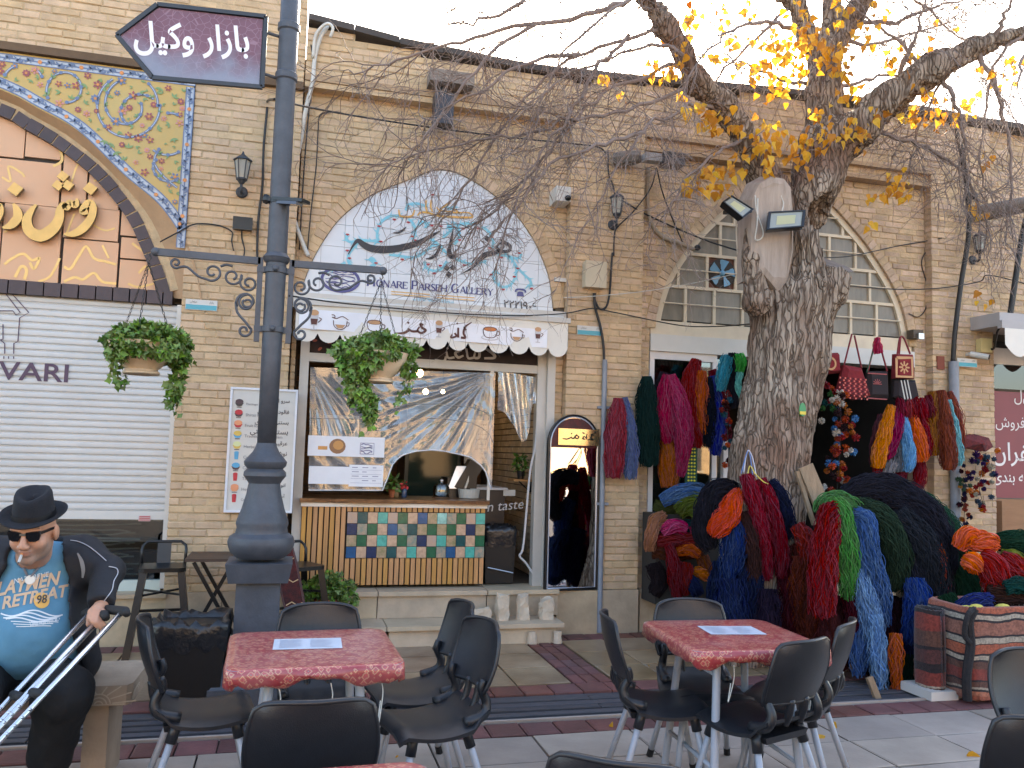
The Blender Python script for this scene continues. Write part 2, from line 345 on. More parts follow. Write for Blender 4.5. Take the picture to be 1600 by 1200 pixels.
# ================================================================ brickwork
def brick_geo(x0,x1,y,z0,z1,d,r):                         # a brick whose front face is uneven; returns 8 verts
    a=[r.uniform(-.003,.003)for _ in range(8)];yf=y+r.uniform(-.004,.005)
    b=.004
    V=[(x0,yf+b,z0+a[0]),(x1,yf+b,z0+a[1]),(x1,yf+b,z1+a[2]),(x0,yf+b,z1+a[3]),
(x0+b,yf,z0+b+a[0]),(x1-b,yf,z0+b+a[1]),(x1-b,yf,z1-b+a[2]),(x0+b,yf,z1-b+a[3]),
(x0,y+d,z0),(x1,y+d,z0),(x1,y+d,z1),(x0,y+d,z1)]
    F=[(4,5,6,7),(0,1,5,4),(1,2,6,5),(2,3,7,6),(3,0,4,7),(8,9,1,0),(9,10,2,1),(10,11,3,2),(11,8,0,3)]
    return V,F
class Brickwork:
    def __init__(s,owner,mat,mort):s.o=owner;s.mat=mat;s.mort=mort;s.b=[];s.back=MB();s.r=random.Random(hash(owner.name)%97);s.wedges=[]
    def rows(s,Y,z0,z1,x0,x1,blocked=None,pitch=.0635,L=.212,depth=.12,joint=.011,top=None):
        n=max(1,round((z1-z0)/pitch));p=(z1-z0)/n
        for k in range(n):
            a,b=z0+k*p,z0+(k+1)*p;iv=[(x0,x1)]
            if top is not None:
                xs=np.linspace(x0,x1,60);ok=top(xs)>=b-.01
                if not ok.any():continue
                iv=[];st=None
                for x,q in zip(xs,ok):
                    if q and st is None:st=x
                    if not q and st is not None:iv.append((st,x));st=None
                if st is not None:iv.append((st,x1))
            if blocked:
                for(u,v)in blocked(a,b):
                    iv=[q for(c,d)in iv for q in((c,min(d,u)),(max(c,v),d))if q[1]-q[0]>.012]
            for(c,d)in iv:
                s.back.bx(c+.004,d-.004,Y+.0055,Y+depth,a-.001,b+.001)
                x=c-(L*.5 if k%2 else 0)-s.r.uniform(0,.03)
                while x<d:
                    e=x+L+s.r.uniform(-.012,.012);u,v=max(x,c),min(e-joint,d)
                    if v-u>.028:s.b.append((u,v,a+joint/2,b-joint/2,Y,depth-.01))
                    x=e
    def ring(s,pts,t,Y,name='arch_brick',w=.07,depth=.13,mat=None,out=True,gap=.007):
        # radial bricks standing along a polyline in (x,z); t = radial length
        P=np.asarray(pts,float);seg=np.r_[0,np.cumsum(np.linalg.norm(np.diff(P,axis=0),axis=1))];L=seg[-1];n=max(2,round(L/w))
        mid=P.mean(0);O2=offset_arch(P,t+.085);k_=len(P);mm=MB();mm.add([(x,Y+.012,z)for x,z in P]+[(x,Y+.012,z)for x,z in O2],[(i,i+1,k_+i+1,k_+i)for i in range(k_-1)]);mm.build('mortar',s.mort,s.o,kind='stuff')
        for i in range(n):
            q=[np.array([np.interp(u,seg,P[:,0]),np.interp(u,seg,P[:,1])])for u in(L*i/n+gap/2,L*(i+1)/n-gap/2)]
            tg=nrm(q[1]-q[0]);nn=np.array([-tg[1],tg[0]])
            if(q[0]-mid)@nn<0:nn=-nn
            tt=t*s.r.uniform(.94,1.03)
            poly=[q[0],q[1],q[1]+nn*tt+tg*.004,q[0]+nn*tt-tg*.004]
            yy=Y+s.r.uniform(-.003,.004);m=MB();m.prism([tuple(c)for c in poly],yy,yy+depth)
            m.build(name,mat or s.mat,s.o)
    def done(s,cap=300):
        s.back.build('mortar',s.mort,s.o,kind='stuff')
        def size(b):
            px,py,z=proj(((b[0]+b[1])/2,b[4],(b[2]+b[3])/2))
            return(b[1]-b[0])/z if(0<px<1600 and 0<py<1200)else 0
        order=sorted(s.b,key=size,reverse=True);V=[];F=[]
        for i,b in enumerate(order):
            v,f=brick_geo(*b[:2],b[4],b[2],b[3],b[5],s.r)
            if i<cap:
                me=bpy.data.meshes.new('brick');me.from_pydata(v,[],f);me.materials.append(s.mat);link('brick',me,s.o)
            else:
                F+=[tuple(q+len(V)for q in ff)for ff in f];V+=v
        if V:
            me=bpy.data.meshes.new('brickwork');me.from_pydata(V,[],F);me.materials.append(s.mat);link('brickwork',me,s.o,None,'stuff')
def arch_block(pts,pad=0.0):                                   # rows meet an arch polyline (x,z): blocked interval per row
    P=np.asarray(pts,float)
    def f(a,b):
        zs=np.linspace(a,b,3);lo,hi=[],[]
        for z in zs:
            xs=[]
            for(p,q)in zip(P[:-1],P[1:]):
                if(p[1]-z)*(q[1]-z)<=0 and abs(q[1]-p[1])>1e-9:
                    t=(z-p[1])/(q[1]-p[1]);xs.append(p[0]+t*(q[0]-p[0]))
            if len(xs)>=2:lo.append(min(xs));hi.append(max(xs))
        return[(min(lo)-pad,max(hi)+pad)]if lo else[]
    return f
def offset_arch(P,t):
    P=np.asarray(P,float);T=np.gradient(P,axis=0);T/=np.linalg.norm(T,axis=1)[:,None];N=np.c_[-T[:,1],T[:,0]]
    c=P.mean(0);s=np.sign(((P-c)*N).sum(1))[:,None];return P+N*s*t
def arch_px(px,Y,cx=None,n=6):
    W=np.array([at(x,y,Y)for x,y in px])[:,[0,2]];return catmull(W,n)
YB,YP=7.40,7.30                                             # bay plane and pier plane
# ================================================================ the row of shops
TOPX=[-.3,-.07,.84,2.1,3.8,5.0,6.35,7.1,11];TOPZ=[5.34,5.33,5.22,5.17,5.27,5.35,5.36,5.34,5.3]
top_of=lambda x:np.interp(x,TOPX,TOPZ)
INT=M('room_plaster',(.16,.14,.12),.9,.2,3);ROOFM=M('roof_clay',hx(92,84,80,.7),.95,.2,3,bump=.4)
COPPER=M('copper_panel',hx(232,184,146,.86),.5,.08,2,col2=hx(226,172,132,.86),metal=.05,bump=.05)
GOLD=M('gold_leaf_paint',hx(236,190,112,.9),.55,.1,8,metal=.1);GOLDSIDE=M('letter_side',hx(150,128,92,.7),.5)
DKBRICK=M('dark_glazed_brick',hx(74,58,62,.8),.5,.2,8,isl=.12,bump=.2)
TILEY=M('yellow_tile',hx(214,182,104,.85),.4,.12,5,col2=hx(206,166,84,.85),coat=.15);TBLUE=flat('tile_blue',110,126,158,.3,k=.8);TWHITE=flat('tile_white',186,194,206,.3,k=.85);TRED=flat('tile_red',150,72,74,.3);TGREEN=flat('tile_green',118,146,88,.3);TORANGE=flat('tile_orange',208,130,60,.3);TPINK=flat('tile_pink',196,130,120,.3);TTEAL=flat('tile_teal',120,176,170,.3)
SHUT=M('shutter_enamel',hx(222,220,216,.80),.45,.03,2,dirt=.16);PURPLE=flat('purple_print',74,52,76,.5)
def coping(owner,x0,x1,front=YP-.06,label=None):
    xs=np.linspace(x0,x1,9)
    for a,b in zip(xs[:-1],xs[1:]):
        za,zb=top_of(a),top_of(b);m=MB()
        V=[]
        for x,z in((a+.003,za),(b-.003,zb)):
            dz=R.uniform(-.006,.006);V+=[(x,front+R.uniform(-.01,.01),z+.005+dz),(x,front,z+.065+dz),(x,7.72,z+.10+dz),(x,7.72,z+.005)]
        m.add(V,[(0,1,5,4),(1,2,6,5),(2,3,7,6),(3,0,4,7),(3,2,1,0),(4,5,6,7)]);m.build('coping',ROOFM,owner)
def shell(owner,x0,x1,z0=.36,z1=2.75,yb=10.6,mat=INT,yf=7.55):      # the room behind a shop front
    m=MB();m.bx(x0,x1,yf,yb,z0-.1,z0);m.bx(x0,x1,yf,yb,z1,z1+.1);m.bx(x0-.08,x0,yf,yb+.1,z0,z1);m.bx(x1,x1+.08,yf,yb+.1,z0,z1);m.bx(x0,x1,yb,yb+.1,z0,z1)
    m.build('room',mat,owner)
# ---------------------------------------------------------------- carpet shop (left)
fA=thing('carpet_shop','tall brick shop front with tiled spandrel, copper arch panels and closed white shutter','building',(-3.2,7.4,0))
CXA=-3.25
def mirror_arch(px,Y,apex):                                    # trace the right half, close at the crown, mirror about the axis
    W=[at(x,y,Y)[[0,2]]for x,y in px];W=[p for p in W]
    W=[np.array([CXA,apex])]+W;W=catmull(W,8);L=np.c_[2*CXA-W[:,0],W[:,1]][::-1]
    return np.vstack([L[:-1],W])
YA=7.30
trim_out=mirror_arch([(0,160),(50,186),(100,215),(150,253),(187,292),(220,337),(240,380),(258,425),(270,466)],YA+.10,4.46)
panel_in=mirror_arch([(0,140),(60,170),(127,209),(200,279),(253,324),(288,372),(300,400),(309,430),(316,470)],YA,4.62)
trim_in=offset_arch(trim_out,-.105)
bwA=Brickwork(fA,BRICK,MORTAR)
xR=-.955                                                       # panel's right edge
bwA.rows(YA,.40,4.70,-.955,-.07);bwA.rows(YA,4.76,6.2,-6.2,-.07);bwA.rows(YA,.4,4.70,-6.2,-5.55)
bwA.done()
m=MB();m.prism([(-6.2,4.70),(-.07,4.70),(-.07,4.765),(-6.2,4.765)],YA-.05,YA+.1);m.build('string_course',M('ledge_brown',hx(120,96,74,.7),.9,.2,6),fA)
m=MB();m.bx(-6.2,-.08,YA+.12,12,4.6,6.15);m.bx(-6.2,-5.5,YA+.12,12,-.05,4.6);m.bx(-.9,-.40,7.44,12,-.05,4.6);m.bx(-6.2,-.08,11.9,12,-.05,4.59);m.bx(-6.2,-.95,YA+.21,YA+.26,2.78,4.59);m.build('wall',INT,fA)
# tiled spandrel with its printed scrollwork
sp=MB();up=panel_in
def clamp_outline(P):return P[(P[:,0]>CXA-.001)&(P[:,0]<xR)]
right=[p for p in up if CXA<=p[0]<=xR+.03 and p[1]>2.9]
outline=[(CXA,4.695)]+[(CXA,right[0][1])]+[(min(p[0],xR+.015),p[1])for p in right]+[(xR+.015,4.695)]
# build as quad strip (arch to top edge) so the concave outline stays valid
pts=[(p[0],p[1])for p in right if p[0]<xR]
for(a,b)in zip(pts[:-1],pts[1:]):
    if b[0]-a[0]>1e-4:sp.add([(a[0],YA-.008,a[1]),(b[0],YA-.008,b[1]),(b[0],YA-.008,4.695),(a[0],YA-.008,4.695)],[(0,1,2,3)])
    L2=lambda q:(2*CXA-q[0],q[1])
    a2,b2=L2(b),L2(a)
    if b2[0]-a2[0]>1e-4:sp.add([(a2[0],YA-.008,a2[1]),(b2[0],YA-.008,b2[1]),(b2[0],YA-.008,4.695),(a2[0],YA-.008,4.695)],[(0,1,2,3)])
sp.bx(-5.56,xR+.015,YA-.006,YA+.05,4.66,4.69)
spand=sp.build('tiled_spandrel',TILEY,fA,label='yellow tiled spandrel with blue scrolls and red flowers')
arcp=[(p[0],p[1])for p in right if p[0]<xR-.02]
def border(path,w,name):                                       # strip of blue and white arabesque
    P=np.array([(x,YA-.010,z)for x,z in path]);m=MB();m.ribbon(P,w,n=1,m=0)
    m.ribbon(P,w*.16,off=(0,-.002,0),n=1,m=1)
    T=np.gradient(P,axis=0);T/=np.linalg.norm(T,axis=1)[:,None];N=np.c_[-T[:,2],T[:,0]*0,T[:,0]]
    s=np.r_[0,np.cumsum(np.linalg.norm(np.diff(P,axis=0),axis=1))];k=int(s[-1]/.075)
    for e in(-.46,.46):m.ribbon(P+N*w*e,w*.12,off=(0,-.003,0),n=1,m=1)
    for i in range(k):
        u=s[-1]*(i+.5)/k;c=np.array([np.interp(u,s,P[:,j])for j in range(3)]);t=nrm([np.interp(u,s,T[:,j])for j in range(3)]);n=np.array([-t[2],0,t[0]]);c[1]-=.006
        if i%4==2:
            m.poly([c+.017*(t*math.cos(a)+n*math.sin(a))for a in np.linspace(0,2*np.pi,8)[:-1]],m=2)
        else:
            sg=1 if i%2 else-1
            m.ribbon([c-t*.035-n*w*.3*sg,c-t*.01+n*w*.1*sg,c+t*.02+n*w*.28*sg,c+t*.03-n*.0*sg],[.006,.02,.018,.004],n=3,m=1)
            m.ribbon([c-t*.02+n*w*.3*sg,c+t*.012-n*w*.22*sg],[.012,.006],n=1,m=1)
    return m.build(name,[TWHITE,TBLUE,TORANGE],spand)
border([(x,z+.055)for x,z in arcp],.08,'tile_border')
border([(x,4.645)for x in np.linspace(CXA,xR,40)],.065,'tile_border')
border([(xR-.035,z)for z in np.linspace(4.60,3.22,40)],.068,'tile_border')
def px2(x,y,zx,dx=0,dy=0):return at(dx+x/zx,dy+y/zx,YA-.014)
def spiral(cx,cy,r0,a0,turns,r1,k=40,sg=1):
    t=np.linspace(0,1,k);r=r0+(r1-r0)*t;a=a0+sg*2*np.pi*turns*t;return[(cx+r[i]*math.cos(a[i]),cy+r[i]*math.sin(a[i]))for i in range(k)]
inpan=lambda q:q[2]<4.59 and q[0]<xR-.085 and q[2]>np.interp(q[0],[p[0]for p in arcp],[p[1]for p in arcp])+.115
vm=MB();fl=MB()
VINES=[spiral(600,495,150,0,1.0,140),spiral(600,495,140,-.6,.95,60,sg=-1),spiral(310,420,105,1.2,1.05,60),spiral(100,400,105,-.4,.9,70,sg=-1),spiral(640,540,60,2.4,.5,110),spiral(790,620,90,-1.6,.62,110),spiral(770,760,40,3.4,.5,120,sg=-1),spiral(-70,340,95,.2,1.0,60),spiral(-260,330,95,1,1.0,60,sg=-1),[(440,470),(400,515),(330,530),(280,515)],[(205,385),(190,330),(120,300)],[(735,420),(720,360),(650,340)],[(745,700),(720,760),(770,830),(830,880),(845,900)]]
for sv in VINES:
    runs=[[]]
    for x,y in sv:
        q=px2(x,y,3)
        if inpan(q):runs[-1].append(q)
        elif runs[-1]:runs.append([])
    for P in runs:
        if len(P)<4:continue
        vm.ribbon(P,.019,n=2,m=0);vm.ribbon(P,.006,off=(0,-.002,0),n=2,m=1)
        for q in P[::5]:vm.poly([q+np.array([.016*math.cos(a),-.003,.016*math.sin(a)])for a in np.linspace(0,2*np.pi,7)[:-1]],m=0)
vm.build('vine_scroll',[TBLUE,TWHITE],spand,kind='stuff')
rr=random.Random(11);cells=[]
for _ in range(2400):
    q=np.array([rr.uniform(CXA,xR-.05),YA-.016,rr.uniform(3.1,4.6)])
    if not inpan(q)or any(np.hypot(q[0]-c[0],q[2]-c[2])<.056 for c in cells):continue
    cells.append(q);kind=rr.random();rad=rr.uniform(.02,.038);a0=rr.uniform(0,6.28)
    if kind<.5:
        c0=rr.choice((0,0,1,2));n=rr.choice((5,6,8))
        for j in range(n):
            a=a0+j*2*np.pi/n;d=np.array([math.cos(a),0,math.sin(a)]);e=np.array([-d[2],0,d[0]])
            fl.add([q+d*rad*.2,q+d*rad*.7-e*rad*.3,q+d*rad*1.1,q+d*rad*.7+e*rad*.3],[(0,1,2,3)],m=c0)
        fl.poly([q+np.array([.35*rad*math.cos(a),-.002,.35*rad*math.sin(a)])for a in np.linspace(0,2*np.pi,7)[:-1]],m=4)
    else:
        for j in range(rr.choice((2,3))):
            a=a0+j*.9;d=np.array([math.cos(a),0,math.sin(a)]);e=np.array([-d[2],0,d[0]])
            fl.add([q,q+d*rad*.6-e*rad*.25,q+d*rad*1.3,q+d*rad*.6+e*rad*.25],[(0,1,2,3)],m=3)
fl.build('tile_flowers',[TRED,TPINK,TBLUE,TGREEN,TORANGE],spand,kind='stuff')
# arch reveal, dark brick trim, copper panels
m=MB();P=offset_arch(trim_out,.008);Q=panel_in;k=min(len(P),len(Q))
P3=np.c_[P[:,0],np.full(len(P),YA+.11),P[:,1]];Q3=np.c_[Q[:,0],np.full(len(Q),YA-.006),Q[:,1]]
def resamp(A,n):
    s=np.r_[0,np.cumsum(np.linalg.norm(np.diff(A,axis=0),axis=1))];u=np.linspace(0,s[-1],n);return np.c_[[np.interp(u,s,A[:,j])for j in range(3)]].T
P3,Q3=resamp(P3,60),resamp(Q3,60);m.add(np.vstack([P3,Q3]),[(i,i+1,61+i,60+i)for i in range(59)]);m.build('arch_reveal',PLASTER,fA,smooth=True)
bwA.ring(trim_in[2:-2],.10,YA+.07,'trim_brick',w=.115,mat=DKBRICK,gap=.012,depth=.2)
zc=at(150,458,YA+.1)[2]
bx0,bx1=trim_in[0][0],trim_out[-1][0]
x=2*CXA-bx1
while x<bx1-.05:
    m=MB();m.bx(x,min(x+.118,bx1),YA+.065+R.uniform(0,.006),YA+.3,zc-.055,zc+.055);m.build('trim_brick',DKBRICK,fA);x+=.128
lun=convex_ccw([(a,b)for a,b in trim_in if b>zc+.06]+[(bx0+.02,zc+.06),(2*CXA-bx0-.02,zc+.06)])
m=MB();m.prism(lun,YA+.16,YA+.2);m.build('panel_backing',DARK,fA)
PAN=[(-60,32,281,236),(297,-90,412,232),(421,-90,566,262),(300,254,557,402),(8,242,283,604),(292,408,550,632),(570,200,705,388),(566,398,722,494),(558,505,790,646),(-300,242,0,604),(-60,-200,118,14),(124,-200,290,22),(-420,20,-68,236),(-700,242,-308,604),(-700,-250,-428,236),(-420,-250,-68,14)]
YC=YA+.135
def zp(x,y):return at(x/3,240+y/3,YC)
cop=[]
for(x0,y0,x1,y1)in PAN:
    a,b,c,d=zp(x0,(y0+y1)/2)[0],zp(x1,(y0+y1)/2)[0],zp((x0+x1)/2,y1)[2],zp((x0+x1)/2,y0)[2]
    P=clip_poly([(a,c),(b,c),(b,d),(a,d)],lun)
    if len(P)>=3:
        m=MB();m.prism(P,YC,YC+.03);cop.append((m.build('copper_panel',COPPER,fA),(a,b,c,d)))
gm_=MB();rr=random.Random(5)
for(x0,y0,pts,wd)in[(0,0,[(20,520),(60,490),(110,470),(150,500),(185,490),(160,540),(140,510)],9),(0,0,[(70,580),(100,530),(125,545),(115,590)],10),(0,0,[(180,600),(230,580),(262,530),(280,490)],8),(0,0,[(300,530),(330,540),(370,480),(405,435),(440,490),(490,505),(545,520)],9),(0,0,[(300,600),(350,580),(390,590),(440,560),(480,600),(545,610)],9),(0,0,[(480,430),(500,470),(510,490)],7),(0,0,[(600,300),(640,330),(670,380)],8),(0,0,[(620,420),(660,450),(690,470)],8),(0,0,[(650,560),(690,530),(740,600)],8),(0,0,[(600,610),(650,625),(720,610)],7),(0,0,[(10,110),(50,130),(40,60),(100,90),(115,110)],7),(0,0,[(250,60),(285,40),(290,10),(270,-40)],9),(0,0,[(440,130),(480,110),(520,150)],6),(0,0,[(330,150),(360,60),(390,30)],6),(0,0,[(20,370),(60,340),(90,300),(140,310)],6),(0,0,[(310,380),(330,330),(350,280)],6),(0,0,[(430,330),(490,360),(540,350)],6),(0,0,[(-150,500),(-90,470),(-60,540),(-20,500)],8)]:
    gm_.ribbon([zp(a,b)for a,b in pts],wd/3/FPX*7.4*1.25,off=(0,-.002,0),n=5)
gm_.build('gold_ornament',M('pale_gold_print',hx(240,196,120,.85),.4,.1,metal=.2),fA,kind='stuff')
def letter(strokes,dia,name='raised_letter',zf=3,dx=0,dy=240,th=.04):   # raised letters: brush strokes and diamond dots
    V=MB()
    for pts in strokes:
        A=catmull(np.array([(*zp(x,y),w/zf/FPX*7.4*1.05)for x,y,w in pts]),6);P,wd=A[:,:3],np.maximum(A[:,3],.004)
        T=np.gradient(P,axis=0);T/=np.linalg.norm(T,axis=1)[:,None];N=np.c_[-T[:,2],np.zeros(len(T)),T[:,0]]
        a,b=P+N*wd[:,None]/2,P-N*wd[:,None]/2;k=len(P);o1,o2=np.array([0,-.03-th,0]),np.array([0,-.03,0])
        V.add(np.vstack([a+o1,b+o1]),[(i,k+i,k+i+1,i+1)for i in range(k-1)],m=0)
        V.add(np.vstack([a+o1,a+o2,b+o1,b+o2]),[f for i in range(k-1)for f in((i,i+1,k+i+1,k+i),(2*k+i,3*k+i,3*k+i+1,2*k+i+1))]+[(0,k,3*k,2*k),(k-1,3*k-1,4*k-1,2*k-1)],m=1)
    for x,y,s in dia:
        c=zp(x,y);r=s/zf/FPX*7.4*.62;Q=[(c[0]+r*math.cos(a),c[2]+r*math.sin(a))for a in np.linspace(.2,2*np.pi+.2,5)[:-1]][::-1];n0=V.n
        V.prism(Q,YC-.03-th,YC-.03,m=1);V.add([(x_,YC-.031-th,z_)for x_,z_ in Q],[(0,1,2,3)],m=0)
    return V.build(name,[GOLD,GOLDSIDE],fA)
letter([[(420,280,26),(395,285,22),(402,262,24),(428,240,28),(445,262,28),(436,310,30),(400,358,34),(355,385,26),(310,388,8)]],[(432,175,48)])
letter([[(372,222,8),(362,250,30),(335,238,20),(322,262,30),(305,245,16),(292,275,30),(285,320,36),(255,365,44),(200,395,48),(150,370,42),(138,320,34),(160,275,20),(182,250,8)]],[(305,118,40),(282,160,40),(328,160,40)])
letter([[(75,245,8),(92,275,28),(95,310,34),(65,345,30),(25,358,8)]],[(84,178,50)])
letter([[(-30,300,34),(5,255,28),(12,290,26),(-20,345,24),(-60,360,8)]],[(-40,210,44)])
# roller shutter with guides, logo and print
shx0,shx1=2*CXA+1.0,at(268,640,YA+.13)[0];zt,zb_=zc-.055,at(235,800,YA+.12)[2]-.06
rs=thing('roller_shutter','white slatted roller shutter pulled most of the way down with purple column logo','shutter',(-3.2,YA+.13,0))
n=31;ph=(zt-zb_-.07)/n;sv_,sf_=None,None
for i in range(n):
    z0=zb_+.07+i*ph;m=MB();pr_=[(0,0),(.0,.004),(-.010,.012),(-.013,ph*.5),(-.010,ph-.012),(0,ph-.004),(0,ph-.001)]
    V=[(xx,YA+.125+a,z0+b)for xx in(shx0,shx1)for a,b in pr_];kk=len(pr_)
    m.add(V,[(j,kk+j,kk+j+1,j+1)for j in range(kk-1)]);m.build('slat',SHUT,rs,smooth=True,auto=40)
m=MB();m.bx(shx0,shx1,YA+.10,YA+.15,zb_,zb_+.068);m.build('bottom_rail',WHITE,rs)
for xg in(shx1+.035,shx0-.035):m=MB();m.bx(xg-.034,xg+.034,YA+.07,YA+.17,.42,zt);m.build('guide_rail',WHITE,rs)
lg=MB();YS=YA+.108
def sp3(x,y):return at(x/3,240+y/3,YS)
def lines(mb,L,w,f,n=1,m=None):
    for pts in L:mb.ribbon([f(x,y)for x,y in pts],w,n=n,m=m)
Wp=4.2/3/FPX*7.4
LG=[[(48,648),(135,745),(92,770),(84,880),(65,890),(64,938)],[(20,648),(95,745),(75,757),(60,737),(-10,737)],[(14,800),(14,870),(4,872)],[(0,872),(22,890),(22,938)],[(64,950),(64,962)],[(40,950),(40,962)],[(18,950),(18,962)]]
LG+=[[(-52-x,y-4)for x,y in l]for l in LG]
lines(lg,LG,Wp,sp3)
lg.build('logo',PURPLE,rs)
lt=MB();Uv=nrm(sp3(320,1030)-sp3(0,1020));Uv[1]=0
o_=sp3(-12,1062);e_=sp3(318,1062)
put_text(lt,'VARI',(o_[0],YS,sp3(150,1066)[2]),(1,0,0),(0,0,1),width=e_[0]-o_[0],height=sp3(150,980)[2]-sp3(150,1066)[2],bold=.012)
lt.build('shutter_lettering',PURPLE,rs,label='purple capital letters VARI')
m=MB();c=at(226,810,YA+.098);m.bx(c[0]-.045,c[0]+.045,YA+.094,YA+.0995,c[2]-.022,c[2]+.022,m=0)
for i in range(3):m.bx(c[0]-.04,c[0]+.04,YA+.092,YA+.094,c[2]+.012-i*.014,c[2]+.018-i*.014,m=1)
m.build('maker_label',[flat('label_pink',200,170,170),flat('label_red',170,60,60)],rs)
# glazed stall riser under the shutter
m=MB();zl=at(160,914,YA+.1)[2]
wd_=thing('shop_window','low dark shop window with pale frame under the white roller shutter','window',(-2,YA+.16,.5))
for x0 in(-5.2,-4.2,-3.2,-2.05):
    m=MB();m.bx(x0,x0+.06,YA+.14,YA+.2,zl,zt);m.build('mullion',CREAM,wd_)
m=MB();m.bx(-5.5,shx1,YA+.13,YA+.21,zl-.06,zl+.03);m.build('sill_rail',flat('pale_green_frame',196,206,196),wd_)
GL=glass_mat('shop_glass',(.62,.68,.68),.10)
for x0,x1 in((-5.5,-4.2),(-4.14,-3.2),(-3.14,-2.05),(-1.99,shx1)):m=MB();m.bx(x0,x1,YA+.165,YA+.171,zl+.02,zt);m.build('pane',GL,wd_)
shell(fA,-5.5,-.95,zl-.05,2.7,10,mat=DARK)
bl=thing('window_blind','pale horizontal blind slats hanging crookedly behind the low shop window','blind',(-1.5,YA+.3,.6))
for i in range(16):
    z=zl+.05+i*.034;P=[(x,YA+.30,z+.018*math.sin(i*.9+x*3)*(x+2.0)+(.02 if x>-1.35 else 0)*math.sin(i*2.1))for x in np.linspace(-1.97,-1.2-.04*(i%3),9)]
    m=MB();m.ribbon(P,.013,n=2);m.build('blind_slat',flat('blind_grey',170,176,170),bl)
# stone plinth
m=MB();m.bx(-6.2,-.93,YA-.04,YA+.25,.36,zl-.055);m.build('ledge',STONE,fA)
for i in range(9):m=MB();m.bx(-6.2+i*.6,-6.2+i*.6+.592,YA-.01,YA+.2,-.03,.355);m.build('plinth_stone',STONE,fA)
for i in range(2):m=MB();m.bx(-.93+i*.43,-.93+i*.43+.424,YA-.02,YA+.2,-.03,.40);m.build('plinth_stone',STONE,fA)
# ---------------------------------------------------------------- cafe bay (middle)
fB=thing('cafe_building','sandy brick cafe front with pointed arch and white tiled gallery sign','building',(1.2,7.4,0))
ARB=arch_px([(470,490),(472,455),(479,428),(500,384),(535,337),(585,302),(640,280),(690,264),(742,283),(800,328),(832,370),(850,408),(860,440),(866,490)],YB)
ARB=ARB[ARB[:,1]>2.80];ARBo=offset_arch(ARB,.105)
bwB=Brickwork(fB,BRICK,MORTAR)
zaw=2.86
blk=arch_block(np.vstack([ARBo,]),.0)
def blkB(a,b):
    if b<zaw:return[(-.02,2.33)]
    q=blk(a,b)
    return q if q else([(-.02,2.33)]if b<3.0 else[])
bwB.rows(YB,.40,4.78,-.06,2.41,blkB)
bwB.rows(YP-.0,.38,5.14,2.41,3.16,None);
bwB.rows(YP,4.86,5.35,-.06,2.41,None,top=top_of);bwB.rows(YP,5.14,5.35,2.41,3.16,None,top=top_of)
bwB.done();bwB.ring(ARB[1:-1],.10,YB-.004,w=.066)
m=MB();m.bx(-.06,2.405,YP-.028,YP+.2,4.80,4.855);m.build('cornice',M('cornice_brick',hx(186,156,124,.8),.9,.2,7,bump=.5),fB)
m=MB();m.bx(-.06,2.405,YP-.015,YP+.2,4.745,4.797);m.build('cornice_brick',BRICK,fB)
coping(fB,-.06,3.16)
m=MB();m.bx(-.40,2.9,7.54,12,2.95,5.1);m.bx(2.33,3.16,7.43,12,-.05,5.1);m.bx(-.40,-.03,7.53,12,-.05,2.95);m.build('wall',INT,fB)
# lunette: white glazed tiles, clipped to the arch
TILEW=M('white_tile',hx(222,224,228,.9),.25,.03,4,isl=.03,coat=.3);YT=YB+.02
lunB=convex_ccw([(a,b)for a,b in offset_arch(ARB,-.004)])
m=MB();m.prism(lunB,YT+.008,YT+.02);m.build('tile_bed',M('tile_grout',hx(150,150,150),.9),fB)
zz=2.80-.02
for j in range(8):
    for i in range(14):
        a,c=-.05+i*.2,zz+j*.2
        P=clip_poly([(a+.0015,c+.0015),(a+.1985,c+.0015),(a+.1985,c+.1985),(a+.0015,c+.1985)],lunB)
        if len(P)>=3:m=MB();dd=R.uniform(-.0012,.0012);m.prism(P,YT+dd,YT+.009);m.build('tile',TILEW,fB)
sgn=YT-.004
def z5(x,y):return at(540+x/5,280+y/5,sgn)
PW=1/5/FPX*7.75
TURQ=flat('turquoise_print',126,196,214,.35);INK=flat('ink_print',44,40,46,.35);NAVY=flat('navy_print',70,72,128,.35);OCHRE=flat('ochre_print',222,168,84,.35);REDP=flat('red_print',188,60,64,.35)
vt=MB()
def vine(pts,w=20,leaf=True):
    P=np.array([z5(x,y)for x,y in pts]);vt.ribbon(P,w*PW,n=6)
    if leaf:
        Q=catmull(P,4);rr2=random.Random(int(pts[0][0]*7+pts[0][1]))
        for i in range(1,len(Q)-1,2):
            t=nrm(Q[i+1]-Q[i-1]);nn=np.array([-t[2],0,t[0]])*rr2.choice((-1,1));l=rr2.uniform(.03,.055)
            vt.add([Q[i]-t*.012,Q[i]+t*.012,Q[i]+nn*l+t*l*.8+np.array([0,-.001,0])],[(0,1,2),])
